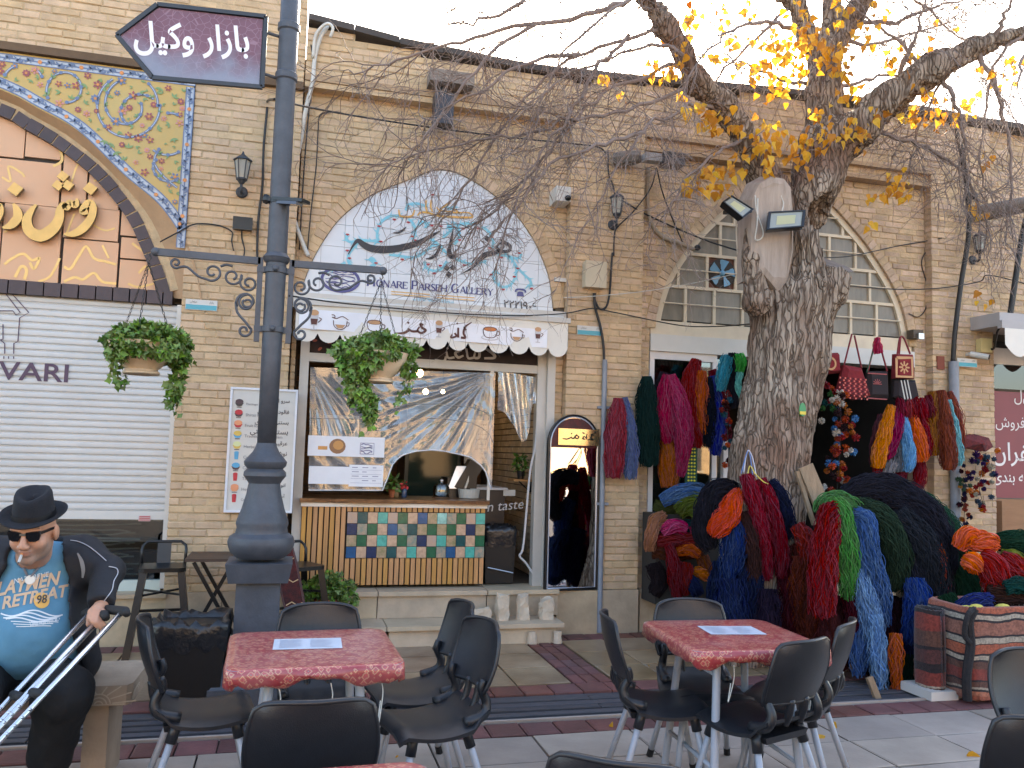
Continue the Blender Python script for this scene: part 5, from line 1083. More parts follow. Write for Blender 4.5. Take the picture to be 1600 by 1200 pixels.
def jbox(name,label,px,py,w_,h_,d,Y,mat,cat='box'):
    c=at(px,py,Y);m=MB();t=thing(name,label,cat,(c[0],Y,c[2]));m.bx(c[0]-w_/2,c[0]+w_/2,Y-d,Y-.006,c[2]-h_/2,c[2]+h_/2);m.build('body',mat,t)
    m=MB();m.bx(c[0]-w_/2-.004,c[0]+w_/2+.004,Y-d-.012,Y-d-.0005,c[2]-h_/2-.004,c[2]+h_/2+.004);m.build('lid',mat,t);return t,c
BEIGE=flat('beige_plastic',206,192,166,.55,k=.85)
jbox('junction_box','beige junction box on the pier with cables below it',925,432,.20,.24,.1,YP,BEIGE)
jbox('junction_box','small black junction box under the left wall lantern',380,352,.15,.10,.06,YP,BLACKMETAL)
jbox('junction_box','little yellow junction box on far right pier',1532,541,.13,.14,.07,YP,flat('yellowed_plastic',214,196,140,.6))
def plaque(label,px,py,Y,w_=.25,h_=.088):
    c=at(px,py,Y);t=thing('address_plaque',label,'plaque',(c[0],Y,c[2]),'white and teal address plaques');m=MB();m.bx(c[0]-w_/2,c[0]+w_/2,Y-.012,Y-.006,c[2]-h_/2,c[2]+h_/2);m.build('plate',WHITE,t)
    m=MB();m.bx(c[0]-w_/2+.004,c[0]+w_/2-.004,Y-.0145,Y-.0125,c[2]-h_/2+.004,c[2]);m.build('teal_band',flat('teal_band',70,160,176,.4),t);m=MB()
    put_text(m,fa('بازار'),(c[0]+.06,Y-.014,c[2]+.012),(1,0,0),(0,0,1),height=.022);put_text(m,fa('خیابان'),(c[0]-.09,Y-.014,c[2]+.012),(1,0,0),(0,0,1),height=.022);m.build('lettering',flat('black_print',30,30,34,.6),t)
plaque('white and teal address plaque between shutter and lamp post',315,477,YP);plaque('white and teal address plaque below the beige junction box',921,517,YP);plaque('white and blue address plaque beside grey pipe at right',1510,567,YP-.05)
cm=thing('security_camera','white security camera box at top of white conduit beside cafe arch','camera',(2.3,7.3,3.9));c=at(878,306,YP-.05)
m=MB();m.bx(c[0]-.075,c[0]+.065,YP-.12,YP+.1,c[2]-.07,c[2]+.07);m.build('housing',WHITE,cm);m=MB();m.ball((c[0]+.035,YP-.13,c[2]-.04),(.032,.03,.026),12,8);m.build('lens',BLACKMETAL,cm,smooth=True)
cn=thing('conduit','white plastic cable conduit running down beside the cafe arch','conduit',(2.4,7.38,3.5));m=MB();a,b=at(891,326,7.38),at(888,438,7.38);m.bx(b[0]-.02,b[0]+.02,7.365,7.392,b[2],a[2]);m.build('upright',WHITE,cn);a=at(866,441,7.38);m=MB();m.bx(a[0],b[0]-.02,7.365,7.392,b[2]-.02,b[2]+.015);m.build('foot',WHITE,cn)
# pipes
gp=thing('grey_pipe','grey conduit pipe running down the pier behind the mirror','pipe',(2.77,7.27,0));a=at(943,562,7.265);m=MB();m.tube([(2.775,7.265,0),(2.775,7.265,a[2])],.024,12);m.build('tube',GREYPIPE,gp,smooth=True,auto=50)
for z in(2.05,1.16):m=MB();m.bx(2.72,2.84,7.262,7.30,z-.012,z+.012);m.build('clip',GREYPIPE,gp)
gp=thing('grey_pipe','thick grey pipe carrying a black cable at the far right pier','pipe',(6.69,7.25,0));a=at(1488,565,7.25);m=MB();m.tube([(6.66,7.24,0),(6.665,7.24,a[2])],.05,14);m.build('tube',GREYPIPE,gp,smooth=True,auto=50);
for z in(1.9,1.0):m=MB();m.bx(6.58,6.75,7.235,7.30,z-.014,z+.014);m.build('clip',GREYPIPE,gp)
def cable(label,pts,r=.008,mat=CABLE,n=6,name='cable',grp=None,cat='cable',smooth=True):
    P=catmull([at(x,y,Y)for x,y,Y in pts],7);m=MB();m.tube(P,r,n);o=m.build(name,mat,None,smooth=smooth);return tag(o,label,cat,grp)
cable('thick black cable rising from the far right grey pipe up past lantern',[(1489,566,7.24),(1492,520,7.22),(1502,440,7.2),(1513,370,7.15),(1512,310,7.1),(1505,255,7.05),(1497,215,7.0),(1480,180,7.0)],.026)
cable('thick black hose at right edge above the grey awning',[(1575,520,7.0),(1578,495,7.0),(1586,440,6.98),(1597,370,6.95),(1612,310,6.9)],.03)
cable('thin black cable from lamp post sagging across the cafe sign to pier',[(452,462,5.66),(520,472,6.2),(600,480,6.8),(700,489,7.0),(800,493,7.05),(880,490,7.2),(925,482,7.25),(960,488,7.24),(1060,508,7.15),(1120,510,7.0),(1175,506,6.4)],.006)
cable('black cable looping from the beige box down into grey pipe',[(928,458,7.27),(930,480,7.27),(938,510,7.27),(943,540,7.265),(944,566,7.265)],.013)
cable('black cable hooked from the pier lantern to the beige box',[(957,395,7.28),(955,420,7.28),(953,455,7.27),(948,478,7.26),(938,483,7.26),(930,470,7.27),(930,458,7.27)],.010)
cable('black cable dropping to the middle pier lantern',[(950,235,7.28),(951,270,7.28),(958,290,7.28),(960,302,7.22)],.008)
cable('black cable crossing from lantern to arched window',[(960,305,7.22),(980,318,7.25),(1010,335,7.35),(1060,358,7.36),(1110,378,7.3),(1165,395,7.0)],.008)
cable('black cable from the flat lamp curving back to lantern',[(1026,262,7.1),(1016,295,7.2),(990,330,7.27),(965,355,7.28),(960,370,7.28),(959,400,7.28)],.007)
cable('black cable from the flat lamp down to window corner',[(1026,262,7.1),(1035,300,7.3),(1050,340,7.38),(1068,382,7.38)],.007)
cable('fat pale hose curving down to corner of the arched window',[(1013,262,7.32),(1012,310,7.36),(1016,345,7.37),(1035,370,7.37),(1062,380,7.36),(1085,390,7.34)],.022,M('old_hose',hx(168,150,128,.8),.7,.2,9))
m=MB();c=at(1090,387,7.33);m.ball(c,(.035,.03,.03),10,6);tag(m.build('hose_nozzle',BLACKMETAL),'black nozzle at end of the fat pale hose','nozzle')
cable('thick white cable bundle running down left of the cafe arch',[(512,40,7.25),(500,60,7.25),(492,90,7.27),(488,130,7.27),(478,170,7.3),(470,220,7.36),(460,270,7.37),(457,320,7.37),(462,350,7.37),(475,385,7.37),(482,400,7.36)],.020,WCABLE)
cable('white cable flapping at the roof edge above cafe',[(489,90,7.25),(492,60,7.22),(500,45,7.2),(512,37,7.18),(520,44,7.18),(516,58,7.2)],.014,WCABLE)
cable('thin black cable hanging left of the white bundle',[(486,70,7.3),(490,110,7.3),(482,180,7.33),(474,280,7.37),(468,390,7.37)],.006)
cable('second thin black cable hanging right of the white bundle',[(517,175,7.38),(500,180,7.38),(497,205,7.38),(494,260,7.38),(486,330,7.38),(480,395,7.38)],.006)
cable('black cable sagging from lamp post across to middle pier',[(450,160,5.68),(480,167,6.2),(560,182,7.0),(680,200,7.25),(800,215,7.25),(900,225,7.26),(935,230,7.27),(948,240,7.28)],.008)
cable('black cable down the left pier past lantern to junction box',[(430,155,5.75),(418,158,7.25),(417,175,7.28),(412,230,7.28),(410,290,7.28),(404,340,7.28),(402,380,7.28),(402,405,7.28)],.010)
cable('thin black cable looping over the left pier from spandrel',[(250,378,7.28),(280,362,7.28),(305,350,7.28),(340,352,7.28),(362,362,7.28),(362,376,7.28),(365,392,7.28)],.006)
cable('short black cable hanging from left junction box',[(378,360,7.25),(378,372,7.28),(382,390,7.28),(380,405,7.28)],.006)
cable('white string running from beige box to tree',[(880,465,7.24),(925,463,7.24),(1000,456,7.1),(1070,445,7.0),(1150,428,6.4)],.004,WCABLE)
cable('black cable running from right arch edge to far pier',[(1280,403,7.0),(1330,400,7.2),(1400,385,7.35),(1440,378,7.38),(1472,372,7.28)],.006)
cable('long black cable crossing lattice window toward the far right',[(1310,445,6.9),(1400,452,7.2),(1470,450,7.25),(1530,440,7.2),(1545,430,7.1),(1610,445,7.0)],.006)
cable('thin cable hanging at right side of lattice window',[(1450,388,7.39),(1440,410,7.39),(1448,445,7.39),(1447,480,7.39),(1435,495,7.39),(1420,490,7.38)],.005)
# flat street lamp on a concrete stub, broken lamp box over the cafe, small lights
sl=thing('flat_floodlight','flat dark lamp on a rough concrete stub above the middle pier','lamp',at(985,252,7.2));a,b,c_=at(960,250,7.3),at(1000,245,7.15),at(1024,248,7.05)
m=MB();r=random.Random(4);P=[a+(b-a)*t for t in np.linspace(0,1,6)];m.tube(P,[.07,.08,.078,.08,.07,.06],8);m.build('stub',M('grey_concrete',hx(130,120,112,.7),.9,.2,12,bump=.6),sl)
m=MB();d=nrm(c_-b);m.box((b+c_)/2+np.array([.06,0,0]),(.20,.10,.075));m.build('housing',flat('lamp_grey',150,150,150,.5),sl);m=MB();m.box(c_+np.array([.17,0,-.005]),(.2,.16,.10));m.build('lens_box',flat('lamp_dark',46,42,48,.3),sl);m=MB();m.box(c_+np.array([.17,0,.05]),(.21,.17,.012));m.build('top_plate',flat('lamp_dark2',70,70,74,.4),sl)
lb=thing('hanging_lamp_box','dark old lamp box hanging under wooden beam above the cafe arch','lamp',at(690,150,7.25));c=at(692,172,7.2);m=MB();m.bx(c[0]-.085,c[0]+.085,7.12,7.28,c[2]-.15,c[2]+.13);m.build('box',flat('lamp_dark3',50,50,58,.5),lb)
c2=at(693,133,7.2);m=MB();m.bx(c2[0]-.03,c2[0]+.03,7.17,7.23,c[2]+.131,c2[2]-.025);m.build('neck',BLACKMETAL,lb);m=MB();m.bx(c2[0]-.14,c2[0]+.26,7.08,7.28,c2[2]-.02,c2[2]+.09);m.build('beam',M('weathered_beam',hx(150,138,128,.7),.9,.25,6,stretch=(1,6,6)),lb)
ml_=thing('bullet_camera','small white bullet camera under the yellow junction box','camera',at(1530,556,7.2));a,b=at(1516,553,7.25),at(1545,558,7.12);m=MB();m.tube([a,b],.03,12);m.build('body',WHITE,ml_);m=MB();m.tube([b,b+(b-a)*.06],.024,12);m.build('lens',BLACKMETAL,ml_);m=MB();m.bar(a,(a[0],7.3,a[2]),.03);m.build('mount',WHITE,ml_)
cable('black cable from yellow junction box up under grey awning',[(1540,543,7.26),(1552,545,7.2),(1556,530,7.1),(1560,515,7.0),(1575,495,6.95)],.012)
ba=thing('rusty_padlock_box','rusty metal lock fitting at right foot of the lattice arch','lock',at(1433,522,7.3));c=at(1432,522,7.33);m=MB();m.bx(c[0]-.07,c[0]+.05,7.29,7.39,c[2]-.05,c[2]+.04);m.build('plate',M('rusty_metal',hx(110,96,84,.7),.6,.3,14,metal=.4),ba);m=MB();m.bx(c[0]-.03,c[0]+.035,7.26,7.29,c[2]-.06,c[2]+.0);m.build('lock',STEEL,ba)
cst=thing('beam_stub','broken round wooden beam sticking out of far right wall','beam',at(1560,330,7.2));a,b=at(1520,336,7.3),at(1610,318,6.7);m=MB();m.tube([a,a+(b-a)*.5,b],[.09,.085,.08],10);m.build('timber',M('weathered_beam'),cst,smooth=True,auto=50);m=MB();m.ball(at(1520,306,7.25),(.05,.05,.045),8,6);m.build('fitting',BLACKMETAL,cst)
cx_=thing('rust_square','small rusty square plate on the wall above yarn at right','plate',at(1473,567,7.28));c=at(1473,567,7.29);m=MB();m.bx(c[0]-.07,c[0]+.02,7.285,7.30,c[2]-.07,c[2]+.07);m.build('sheet',flat('rust_red',130,70,54,.8),cx_)
# menu board on the left pier
mb_=thing('menu_board','tall white menu board with pictures of ices and drinks','menu',at(405,700,7.25));YM=7.255
a,b,c,d=at(362,604,YM),at(470,610,YM),at(348,800,YM),at(452,802,YM)
x0,x1=(a[0]+c[0])/2,(b[0]+d[0])/2;z0,z1=(c[2]+d[2])/2,(a[2]+b[2])/2;tilt=0
m=MB();m.bx(x0,x1,YM,YP-.005,z0,z1);m.build('panel',WHITE,mb_);m=MB()
for q in((x0,x1,z0,z0+.018),(x0,x1,z1-.018,z1),(x0,x0+.018,z0+.019,z1-.019),(x1-.018,x1,z0+.019,z1-.019)):m.bx(q[0],q[1],YM-.012,YM-.001,q[2],q[3])
m.build('frame',flat('frame_white',214,218,226,.35),mb_)
m=MB();H_=z1-z0;lines_=['سرو انواع','فالوده شیرازی','بستنی میوه ای','بستنی سنتی','عرقیجات','نوشیدنی سرد','نوشیدنی','چای','انواع دمنوش','آب هویج']
for i,s in enumerate(lines_):put_text(m,fa(s),(x1-.065,YM-.003,z1-H_*(.115+.085*i)-.012),(1,0,0),(0,0,1),height=.045 if i else .05,anchor='r',bold=.012)
m.build('persian_writing',flat('ink_grey',58,58,66,.5),mb_)
m=MB()
for i,s in enumerate(['Flamingo','Shiraz Faloodeh','Fruit Ice Cream','Traditional Ice Cream','Herbal','Cold Drinks','Coffee','Tea','Herbal Tea','Carrot Juice']):put_text(m,s,(x0+.13,YM-.003,z1-H_*(.135+.085*i)-.012),(1,0,0),(0,0,1),height=.024)
m.build('latin_writing',flat('ink_pale',110,110,118,.5),mb_)
m=MB();pal=[(5,0),(1,5),(2,1),(3,6),(4,3),(6,6),(6,5),(1,1),(2,2),(1,1)]
for i,(ca,cb)in enumerate(pal):
    c=np.array([x0+.075,YM-.003,z1-H_*(.125+.085*i)]);
    if i in(5,7,9):m.poly([c+np.array([x,0,z])for x,z in((-.018,.03),(-.014,-.03),(.014,-.03),(.018,.03))],m=ca);oval(m,c+np.array([0,-.001,.03]),.018,.008,cb,0,10)
    else:
        m.poly([c+np.array([x,0,z])for x,z in((-.035,.0),(-.02,-.026),(.0,-.03),(.02,-.026),(.035,.0))],m=cb);oval(m,c+np.array([0,-.001,.01]),.032,.022,ca,0,12);m.ribbon([c+(-.02,-.001,-.036),c+(.02,-.001,-.036)],.006,n=1,m=5)
m.build('food_pictures',[flat('m_black',60,56,56,.5),flat('m_red',190,50,60,.5),flat('m_orange',226,150,110,.5),flat('m_gold',214,180,90,.5),flat('m_lime',206,214,160,.5),flat('m_dark',80,60,66,.5),flat('m_blue',80,160,200,.5)],mb_)
# ================================================================ lamp post with arrow sign and hanging baskets
lp=thing('lamp_post','dark cast iron lamp post with moulded pedestal and two scroll arms','lamp post',(-.17,5.68,0))
LX,LY=-.17,5.68;zz=lambda y:at(405,y,LY)[2]
m=MB();m.box((LX,LY,.06),(.52,.52,.12));m.box((LX,LY,.19),(.50,.50,.14),taper=.62);m.build('plinth',IRON,lp)
m=MB();zc0,zc1=zz(905),zz(868);m.box((LX,LY,(.26+zc0)/2),(.275,.275,zc0-.26),taper=.97);m.build('square_base',IRON,lp)
m=MB();m.box((LX,LY,zc0+(zc1-zc0)*.4),(.36,.36,(zc1-zc0)*.8),taper=1.12);m.build('square_cap',IRON,lp)
prof=[(.15,zc1-.01),(.19,zz(862)),(.205,zz(853)),(.21,zz(846)),(.2,zz(838)),(.165,zz(832)),(.158,zz(824)),(.165,zz(818)),(.16,zz(812)),(.135,zz(795)),(.11,zz(772)),(.10,zz(755)),(.112,zz(750)),(.135,zz(743)),(.132,zz(737)),(.112,zz(732)),(.132,zz(727)),(.136,zz(721)),(.12,zz(716)),(.085,zz(706)),(.068,zz(698)),(.062,zz(692))]
m=MB();m.lathe(prof,(LX,LY,0),32);m.build('pedestal',IRON,lp,smooth=True,auto=35)
m=MB();m.lathe([(.060,zz(693)),(.064,zz(560)),(.066,zz(415)),(.064,zz(60)),(.062,5.2)],(LX,LY,0),28);m.build('shaft',IRON,lp,smooth=True)
for yy in(402,115,37):
    m=MB();z=zz(yy);m.lathe([(.066,z-.035),(.078,z-.025),(.082,z-.01),(.09,z+.002),(.082,z+.014),(.07,z+.03),(.064,z+.035)]if yy==402 else[(.065,z-.03),(.074,z-.02),(.074,z+.02),(.065,z+.03)],(LX,LY,0),24);m.build('collar',IRON,lp,smooth=True,auto=40)
for sx in(-1,1):
    X0=LX+sx*.10;zt=zz(408);tip=at(243,396,LY)if sx<0 else at(598,428,LY);ax=abs(tip[0]-LX)
    m=MB();m.bar((X0,LY,zt),(LX+sx*ax,LY,zt+.005),.034,.045);m.build('arm',IRON,lp)
    m=MB();m.ball((LX+sx*ax,LY,zt+.004),.03,12,8);m.build('finial',IRON,lp,smooth=True)
    m=MB();m.bx(X0-.017,X0+.017,LY-.017,LY+.017,zz(534),zt+.024);m.build('mount_plate',IRON,lp)
    def sc3(pts):return[np.array([LX+sx*((1283-x)/3/FPX*5.85),LY,zt-(y-112)/3/FPX*5.85])for x,y in pts]
    m=MB()
    def spi(cx,cy,r,a0,sg,turns=1.25):return[(cx+r*(1-.72*t)*math.cos(a0+sg*t*turns*6.283),cy+r*(1-.72*t)*math.sin(a0+sg*t*turns*6.283))for t in np.linspace(0,1,16)]
    for P in(spi(868,150,24,.8,1)[::-1]+[(915,165),(960,200)]+spi(1018,178,40,2.2,-1),spi(1102,190,40,-.3,1)[::-1]+[(1135,205)]+spi(1172,214,36,2.9,-1),spi(1168,303,42,-.5,-1,1.3)[::-1][:-2]+[(1196,270)][:0]+[(1130,330),(1140,370),(1170,395)][:0],spi(1166,298,44,2.6,1,1.2),[(1122,300),(1130,345),(1165,385),(1190,415)],spi(1164,424,30,-.4,1,1.1),[(1050,150),(1075,140),(1100,145)]):
        if len(P)>3:m.tube(catmull(sc3(P),3),.0085,6)
        elif len(P)==3:m.tube(catmull(sc3(P),4),.0085,6)
    m.build('scrollwork',IRON,lp,smooth=True)
for yy in(421,514):
    m=MB();z=zz(yy);m.lathe([(.072,z-.02),(.076,z-.018),(.076,z+.018),(.072,z+.02)],(LX,LY,0),20);m.bx(LX-.12,LX+.12,LY-.02,LY+.02,z-.018,z+.018);m.ball((LX,LY-.085,z),.02,8,6);m.build('clamp',IRON,lp)
# arrow sign
sg_=thing('arrow_sign','maroon arrow shaped street sign with white Persian lettering on the lamp post','sign',(-.6,5.62,4.2));YS2=5.62
SP=[at(x,y,YS2)for x,y in((416,27),(246,8),(183,56),(238,122),(410,137))];SPx=[(p[0],p[2])for p in SP];SPx[4]=(SPx[0][0],SPx[4][1])
FR=flat('sign_frame',46,52,60,.5);m=MB();m.prism(SPx,YS2+.002,YS2+.03);m.build('back_plate',FR,sg_)
m=MB();C_=[(x,YS2-.006,z)for x,z in SPx+[SPx[0],SPx[1]]]
for a,b in zip(C_[:-2],C_[1:]):m.bar(a,b,.026,.026,up=(0,1,0))
m.build('frame',FR,sg_)
MAR=M('maroon_face',hx(118,72,86,.85),.4,.12,2.2,col2=hx(134,92,108,.85),bump=.05)
nt_=MAR.node_tree;N_,L_=nt_.nodes,nt_.links;pb=N_['Principled BSDF'];old=pb.inputs['Base Color'].links[0].from_socket
ge=N_.new('ShaderNodeNewGeometry');vo=N_.new('ShaderNodeTexVoronoi');vo.feature='DISTANCE_TO_EDGE';vo.inputs['Scale'].default_value=22;L_.new(ge.outputs['Position'],vo.inputs['Vector'])
mr=N_.new('ShaderNodeMapRange');mr.inputs[1].default_value=.015;mr.inputs[2].default_value=.04;mr.inputs[3].default_value=.28;mr.inputs[4].default_value=0;L_.new(vo.outputs[0],mr.inputs[0])
mx1=N_.new('ShaderNodeMix');mx1.data_type='RGBA';L_.new(mr.outputs[0],mx1.inputs[0]);L_.new(old,mx1.inputs[6]);mx1.inputs[7].default_value=(*hx(190,160,176),1)
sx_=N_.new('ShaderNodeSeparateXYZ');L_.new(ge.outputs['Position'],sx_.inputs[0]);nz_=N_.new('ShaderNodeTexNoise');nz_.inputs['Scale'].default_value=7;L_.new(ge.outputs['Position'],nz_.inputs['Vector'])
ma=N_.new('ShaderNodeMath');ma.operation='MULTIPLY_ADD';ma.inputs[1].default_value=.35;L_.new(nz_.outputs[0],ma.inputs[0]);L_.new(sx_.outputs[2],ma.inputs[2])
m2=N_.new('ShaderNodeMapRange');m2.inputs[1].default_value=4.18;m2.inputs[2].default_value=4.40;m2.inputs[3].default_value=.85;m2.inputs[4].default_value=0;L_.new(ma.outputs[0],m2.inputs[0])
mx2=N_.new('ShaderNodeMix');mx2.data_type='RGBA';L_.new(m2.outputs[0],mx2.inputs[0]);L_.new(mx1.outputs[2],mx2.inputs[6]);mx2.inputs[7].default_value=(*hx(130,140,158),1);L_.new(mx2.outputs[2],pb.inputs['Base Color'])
cx_s,cz_s=np.mean([p[0]for p in SPx]),np.mean([p[1]for p in SPx]);m=MB();m.prism([(cx_s+(x-cx_s)*.955,cz_s+(z-cz_s)*.93)for x,z in SPx],YS2-.004,YS2+.001);m.build('face',MAR,sg_)
m=MB();a,b=at(210,82,YS2-.006),at(391,90,YS2-.006);Uv=nrm(b-a);Uv[1]=0;Uv=nrm(Uv)
SW=flat('sign_letter_white',232,228,232,.4);V_,F_=text_geo(fa('بازار وکیل'),0,bold=.02);h0=np.ptp(V_[:,1]);w0=np.ptp(V_[:,0]);put_text(m,fa('بازار وکیل'),a+np.array([0,0,-.02]),Uv,(-Uv[2],0,Uv[0]),width=np.linalg.norm(b-a),height=.235,bold=.022);m.build('sign_lettering',SW,sg_,label='white Persian words on the sign')
m=MB()
for yy in(50,116):a=at(414,yy,YS2+.02);m.tube([a,(LX-.05,LY,a[2]+.0)],.011,8)
m.build('bracket',IRON,sg_);m=MB();a=at(398,133,YS2-.008);m.bx(a[0]-.02,a[0]+.02,YS2-.008,YS2-.0055,a[2]-.006,a[2]+.008);m.build('sticker',WHITE,sg_)
# small solar lamp strapped to the post
so_=thing('solar_lamp','little black solar lamp strapped to the lamp post above the arms','lamp',at(450,314,5.6));a,b=at(432,312,5.66),at(478,315,5.50);m=MB();m.bar(a,b,.085,.022);m.build('panel',BLACKMETAL,so_);m=MB();m.bar(a+(0,0,-.02),b+(-.04,0,-.02),.06,.02);m.build('lamp',flat('lens_dark',60,66,84,.15),so_);m=MB();m.lathe([(.067,-.015),(.07,-.015),(.07,.015),(.067,.015)],(LX,LY,a[2]-.01),20);m.build('strap',BLACKMETAL,so_);m=MB();c=at(416,311,5.66);m.bar(c,a,.03,.03);m.ball(c,(.03,.02,.035),8,6);m.build('bracket',BLACKMETAL,so_)
# hanging baskets
CLAY=M('cream_clay',hx(226,202,172,.9),.6,.1,6,dirt=.12,bump=.08)
def basket(hook,zrim,label,blobs,trails,seed):
    x,y,zh=hook;t=thing('hanging_basket',label,'hanging basket',(x,y,zrim-.2),'flower baskets on the lamp post arms')
    m=MB();m.lathe([(.0,-.195),(.085,-.195),(.10,-.19),(.105,-.18),(.095,-.17),(.10,-.165),(.15,-.12),(.19,-.06),(.205,-.01),(.21,0),(.195,0),(.18,-.03),(0,-.03)],(x,y,zrim),32);m.build('bowl',CLAY,t,smooth=True,auto=50)
    m=MB();m.lathe([(.098,-.196),(.104,-.202),(.112,-.195),(.108,-.184),(.1,-.186)],(x,y,zrim),28);m.build('rim_ring',CLAY,t,smooth=True)
    for k in range(3):
        a=k*2.094+.5;p0,p1=np.array([x,y,zh-.06]),np.array([x+.19*math.cos(a),y+.19*math.sin(a),zrim]);L=np.linalg.norm(p1-p0);n=int(L/.026);m=MB();d=(p1-p0)/L;u=nrm(np.cross(d,(0,0,1)));v=np.cross(d,u)
        for i in range(n):
            c=p0+d*(i+.5)*L/n;w_=u if i%2 else v;m.tube([c+d*.015*math.cos(t_)+w_*.006*math.sin(t_)for t_ in np.linspace(0,6.283,9)],.0022,4,cap=False)
        m.build('chain',BLACKMETAL,t)
    m=MB();m.tube([(x,y,zh-.005),(x+.012,y,zh-.03),(x,y,zh-.05),(x-.01,y,zh-.035)],.004,6);m.build('hook',BLACKMETAL,t)
    foliage('ivy',t,blobs,int(1500*sum(b[1][0]for b in blobs)/.6),.042,LEAFD,seed,.55)
    m=MB();P=[];D=[];r=np.random.default_rng(seed+5)
    for tr in trails:
        A=catmull(np.array(tr),6);m.tube(A,.0028,4)
        for q in A[1:]:
            for _ in range(3):P.append(q+r.normal(size=3)*.022);D.append(r.normal(size=3)*.5+np.array([0,-.2,-.7]))
    V,F=leaf_cloud(P,np.array(D),r.uniform(.03,.05,len(P)),r);link('trailing_ivy',np_mesh('trailing_ivy',V,F,LEAFD),t,None,'stuff');m.build('vine_stem',STEMG,t)
def bq(px,py,dY=0):return at(px,py,LY+dY)
h1=at(243,398,LY);c=at(231,548,LY);zr1=at(231,545,LY)[2]+.035;x1=c[0];
h1=np.array([x1,LY,h1[2]]);h1[0]=at(241,398,LY)[0];x1=h1[0]-.03;h1[0]=x1
R3=lambda px,py,r,q=.8,dY=0:(bq(px,py,dY),(r,r*.9,r*q))
basket((x1,LY,zz(408)-.01),zr1,'left hanging basket of ivy in front of the white shutter',[R3(190,532,.095),R3(230,520,.12,.5),R3(270,535,.10),R3(178,552,.05),R3(280,562,.06,1.1),R3(222,545,.06,.6,-.19),R3(245,522,.10,.6,-.12),R3(205,522,.09,.6,-.12),R3(188,548,.06,.9,-.15),R3(200,536,.075,.6,-.17),R3(255,548,.05,.8,-.19),R3(275,600,.045,1.6),R3(268,625,.03,1.2),R3(265,548,.055,.7,-.16)],[[bq(182,560),bq(180,575),bq(185,590),bq(196,597)],[bq(280,560),bq(276,590),bq(270,615),bq(272,634)],[bq(285,540,-.05),bq(290,560,-.05),bq(284,580,-.05)]],21)
x2=at(596,430,LY)[0];zr2=at(590,560,LY)[2]+.035
basket((x2,LY,zz(408)-.01),zr2,'right hanging basket of trailing ivy in front of the cafe',[R3(545,545,.085),R3(590,535,.13,.5),R3(630,550,.08),R3(555,570,.09,1.1,-.12),R3(575,560,.085,.8,-.17),R3(610,550,.06,.6,-.19),R3(560,600,.07,1.1,-.1),R3(575,630,.055,1.3,-.1),R3(578,650,.035,1.1,-.1),R3(640,575,.05,1.2,-.05),R3(528,548,.045),R3(642,545,.05),R3(600,535,.1,.5,-.12)],[[bq(540,575),bq(545,600),bq(552,620),bq(545,632)],[bq(642,590,-.05),bq(632,612,-.05),bq(620,630,-.05)],[bq(575,600,-.1),bq(582,640,-.1),bq(576,668,-.1)],[bq(560,600,-.1),bq(570,630,-.1),bq(572,655,-.1)]],33)
# ================================================================ tables and chairs
CLOTH=M('red_carpet_cloth',hx(176,64,70,.8),.36,.3,30,col2=hx(214,140,130,.8),coat=.5,bump=.08)
def cloth_material():
    nt=CLOTH.node_tree;N,L=nt.nodes,nt.links;p=N['Principled BSDF'];old=p.inputs['Base Color'].links[0].from_socket
    g=N.new('ShaderNodeNewGeometry');wv=N.new('ShaderNodeTexVoronoi');wv.inputs['Scale'].default_value=40;wv.feature='F1';wv.distance='MANHATTAN';L.new(g.outputs['Position'],wv.inputs['Vector'])
    cr=N.new('ShaderNodeValToRGB');e=cr.color_ramp.elements;e[0].position=0;e[0].color=(*hx(236,206,180,.85),1);e[1].position=.75;e[1].color=(*hx(176,50,58,.8),1)
    for ps_,c in((.16,hx(60,34,60,.8)),(.26,hx(222,92,90,.85)),(.42,hx(200,66,72,.8)),(.56,hx(226,176,136,.85))):q=e.new(ps_);q.color=(*c,1)
    L.new(wv.outputs['Distance'],cr.inputs[0]);mx=N.new('ShaderNodeMix');mx.data_type='RGBA';mx.inputs[0].default_value=.25;L.new(cr.outputs[0],mx.inputs[6]);L.new(old,mx.inputs[7])
    n2=N.new('ShaderNodeTexNoise');n2.inputs['Scale'].default_value=4;n2.inputs['Detail'].default_value=6;L.new(g.outputs['Position'],n2.inputs['Vector']);r2=N.new('ShaderNodeMapRange');r2.inputs[1].default_value=.5;r2.inputs[2].default_value=.75;r2.inputs[4].default_value=.3;L.new(n2.outputs[0],r2.inputs[0])
    m3=N.new('ShaderNodeMix');m3.data_type='RGBA';L.new(r2.outputs[0],m3.inputs[0]);L.new(mx.outputs[2],m3.inputs[6]);m3.inputs[7].default_value=(*hx(222,170,166,.8),1);L.new(m3.outputs[2],p.inputs['Base Color'])
cloth_material()
LEGM=M('grey_powder_coat',hx(176,182,192,.85),.4,.06,8)
TOPM=M('table_top',hx(150,158,172,.85),.45,.06,8)
def rrect(hx_,hy_,r,n=6):
    P=[]
    for cx,cy,a0 in((hx_-r,hy_-r,0),(-hx_+r,hy_-r,math.pi/2),(-hx_+r,-hy_+r,math.pi),(hx_-r,-hy_+r,1.5*math.pi)):
        for i in range(n+1):a=a0+i*math.pi/2/n;P.append((cx+r*math.cos(a),cy+r*math.sin(a)))
    return P
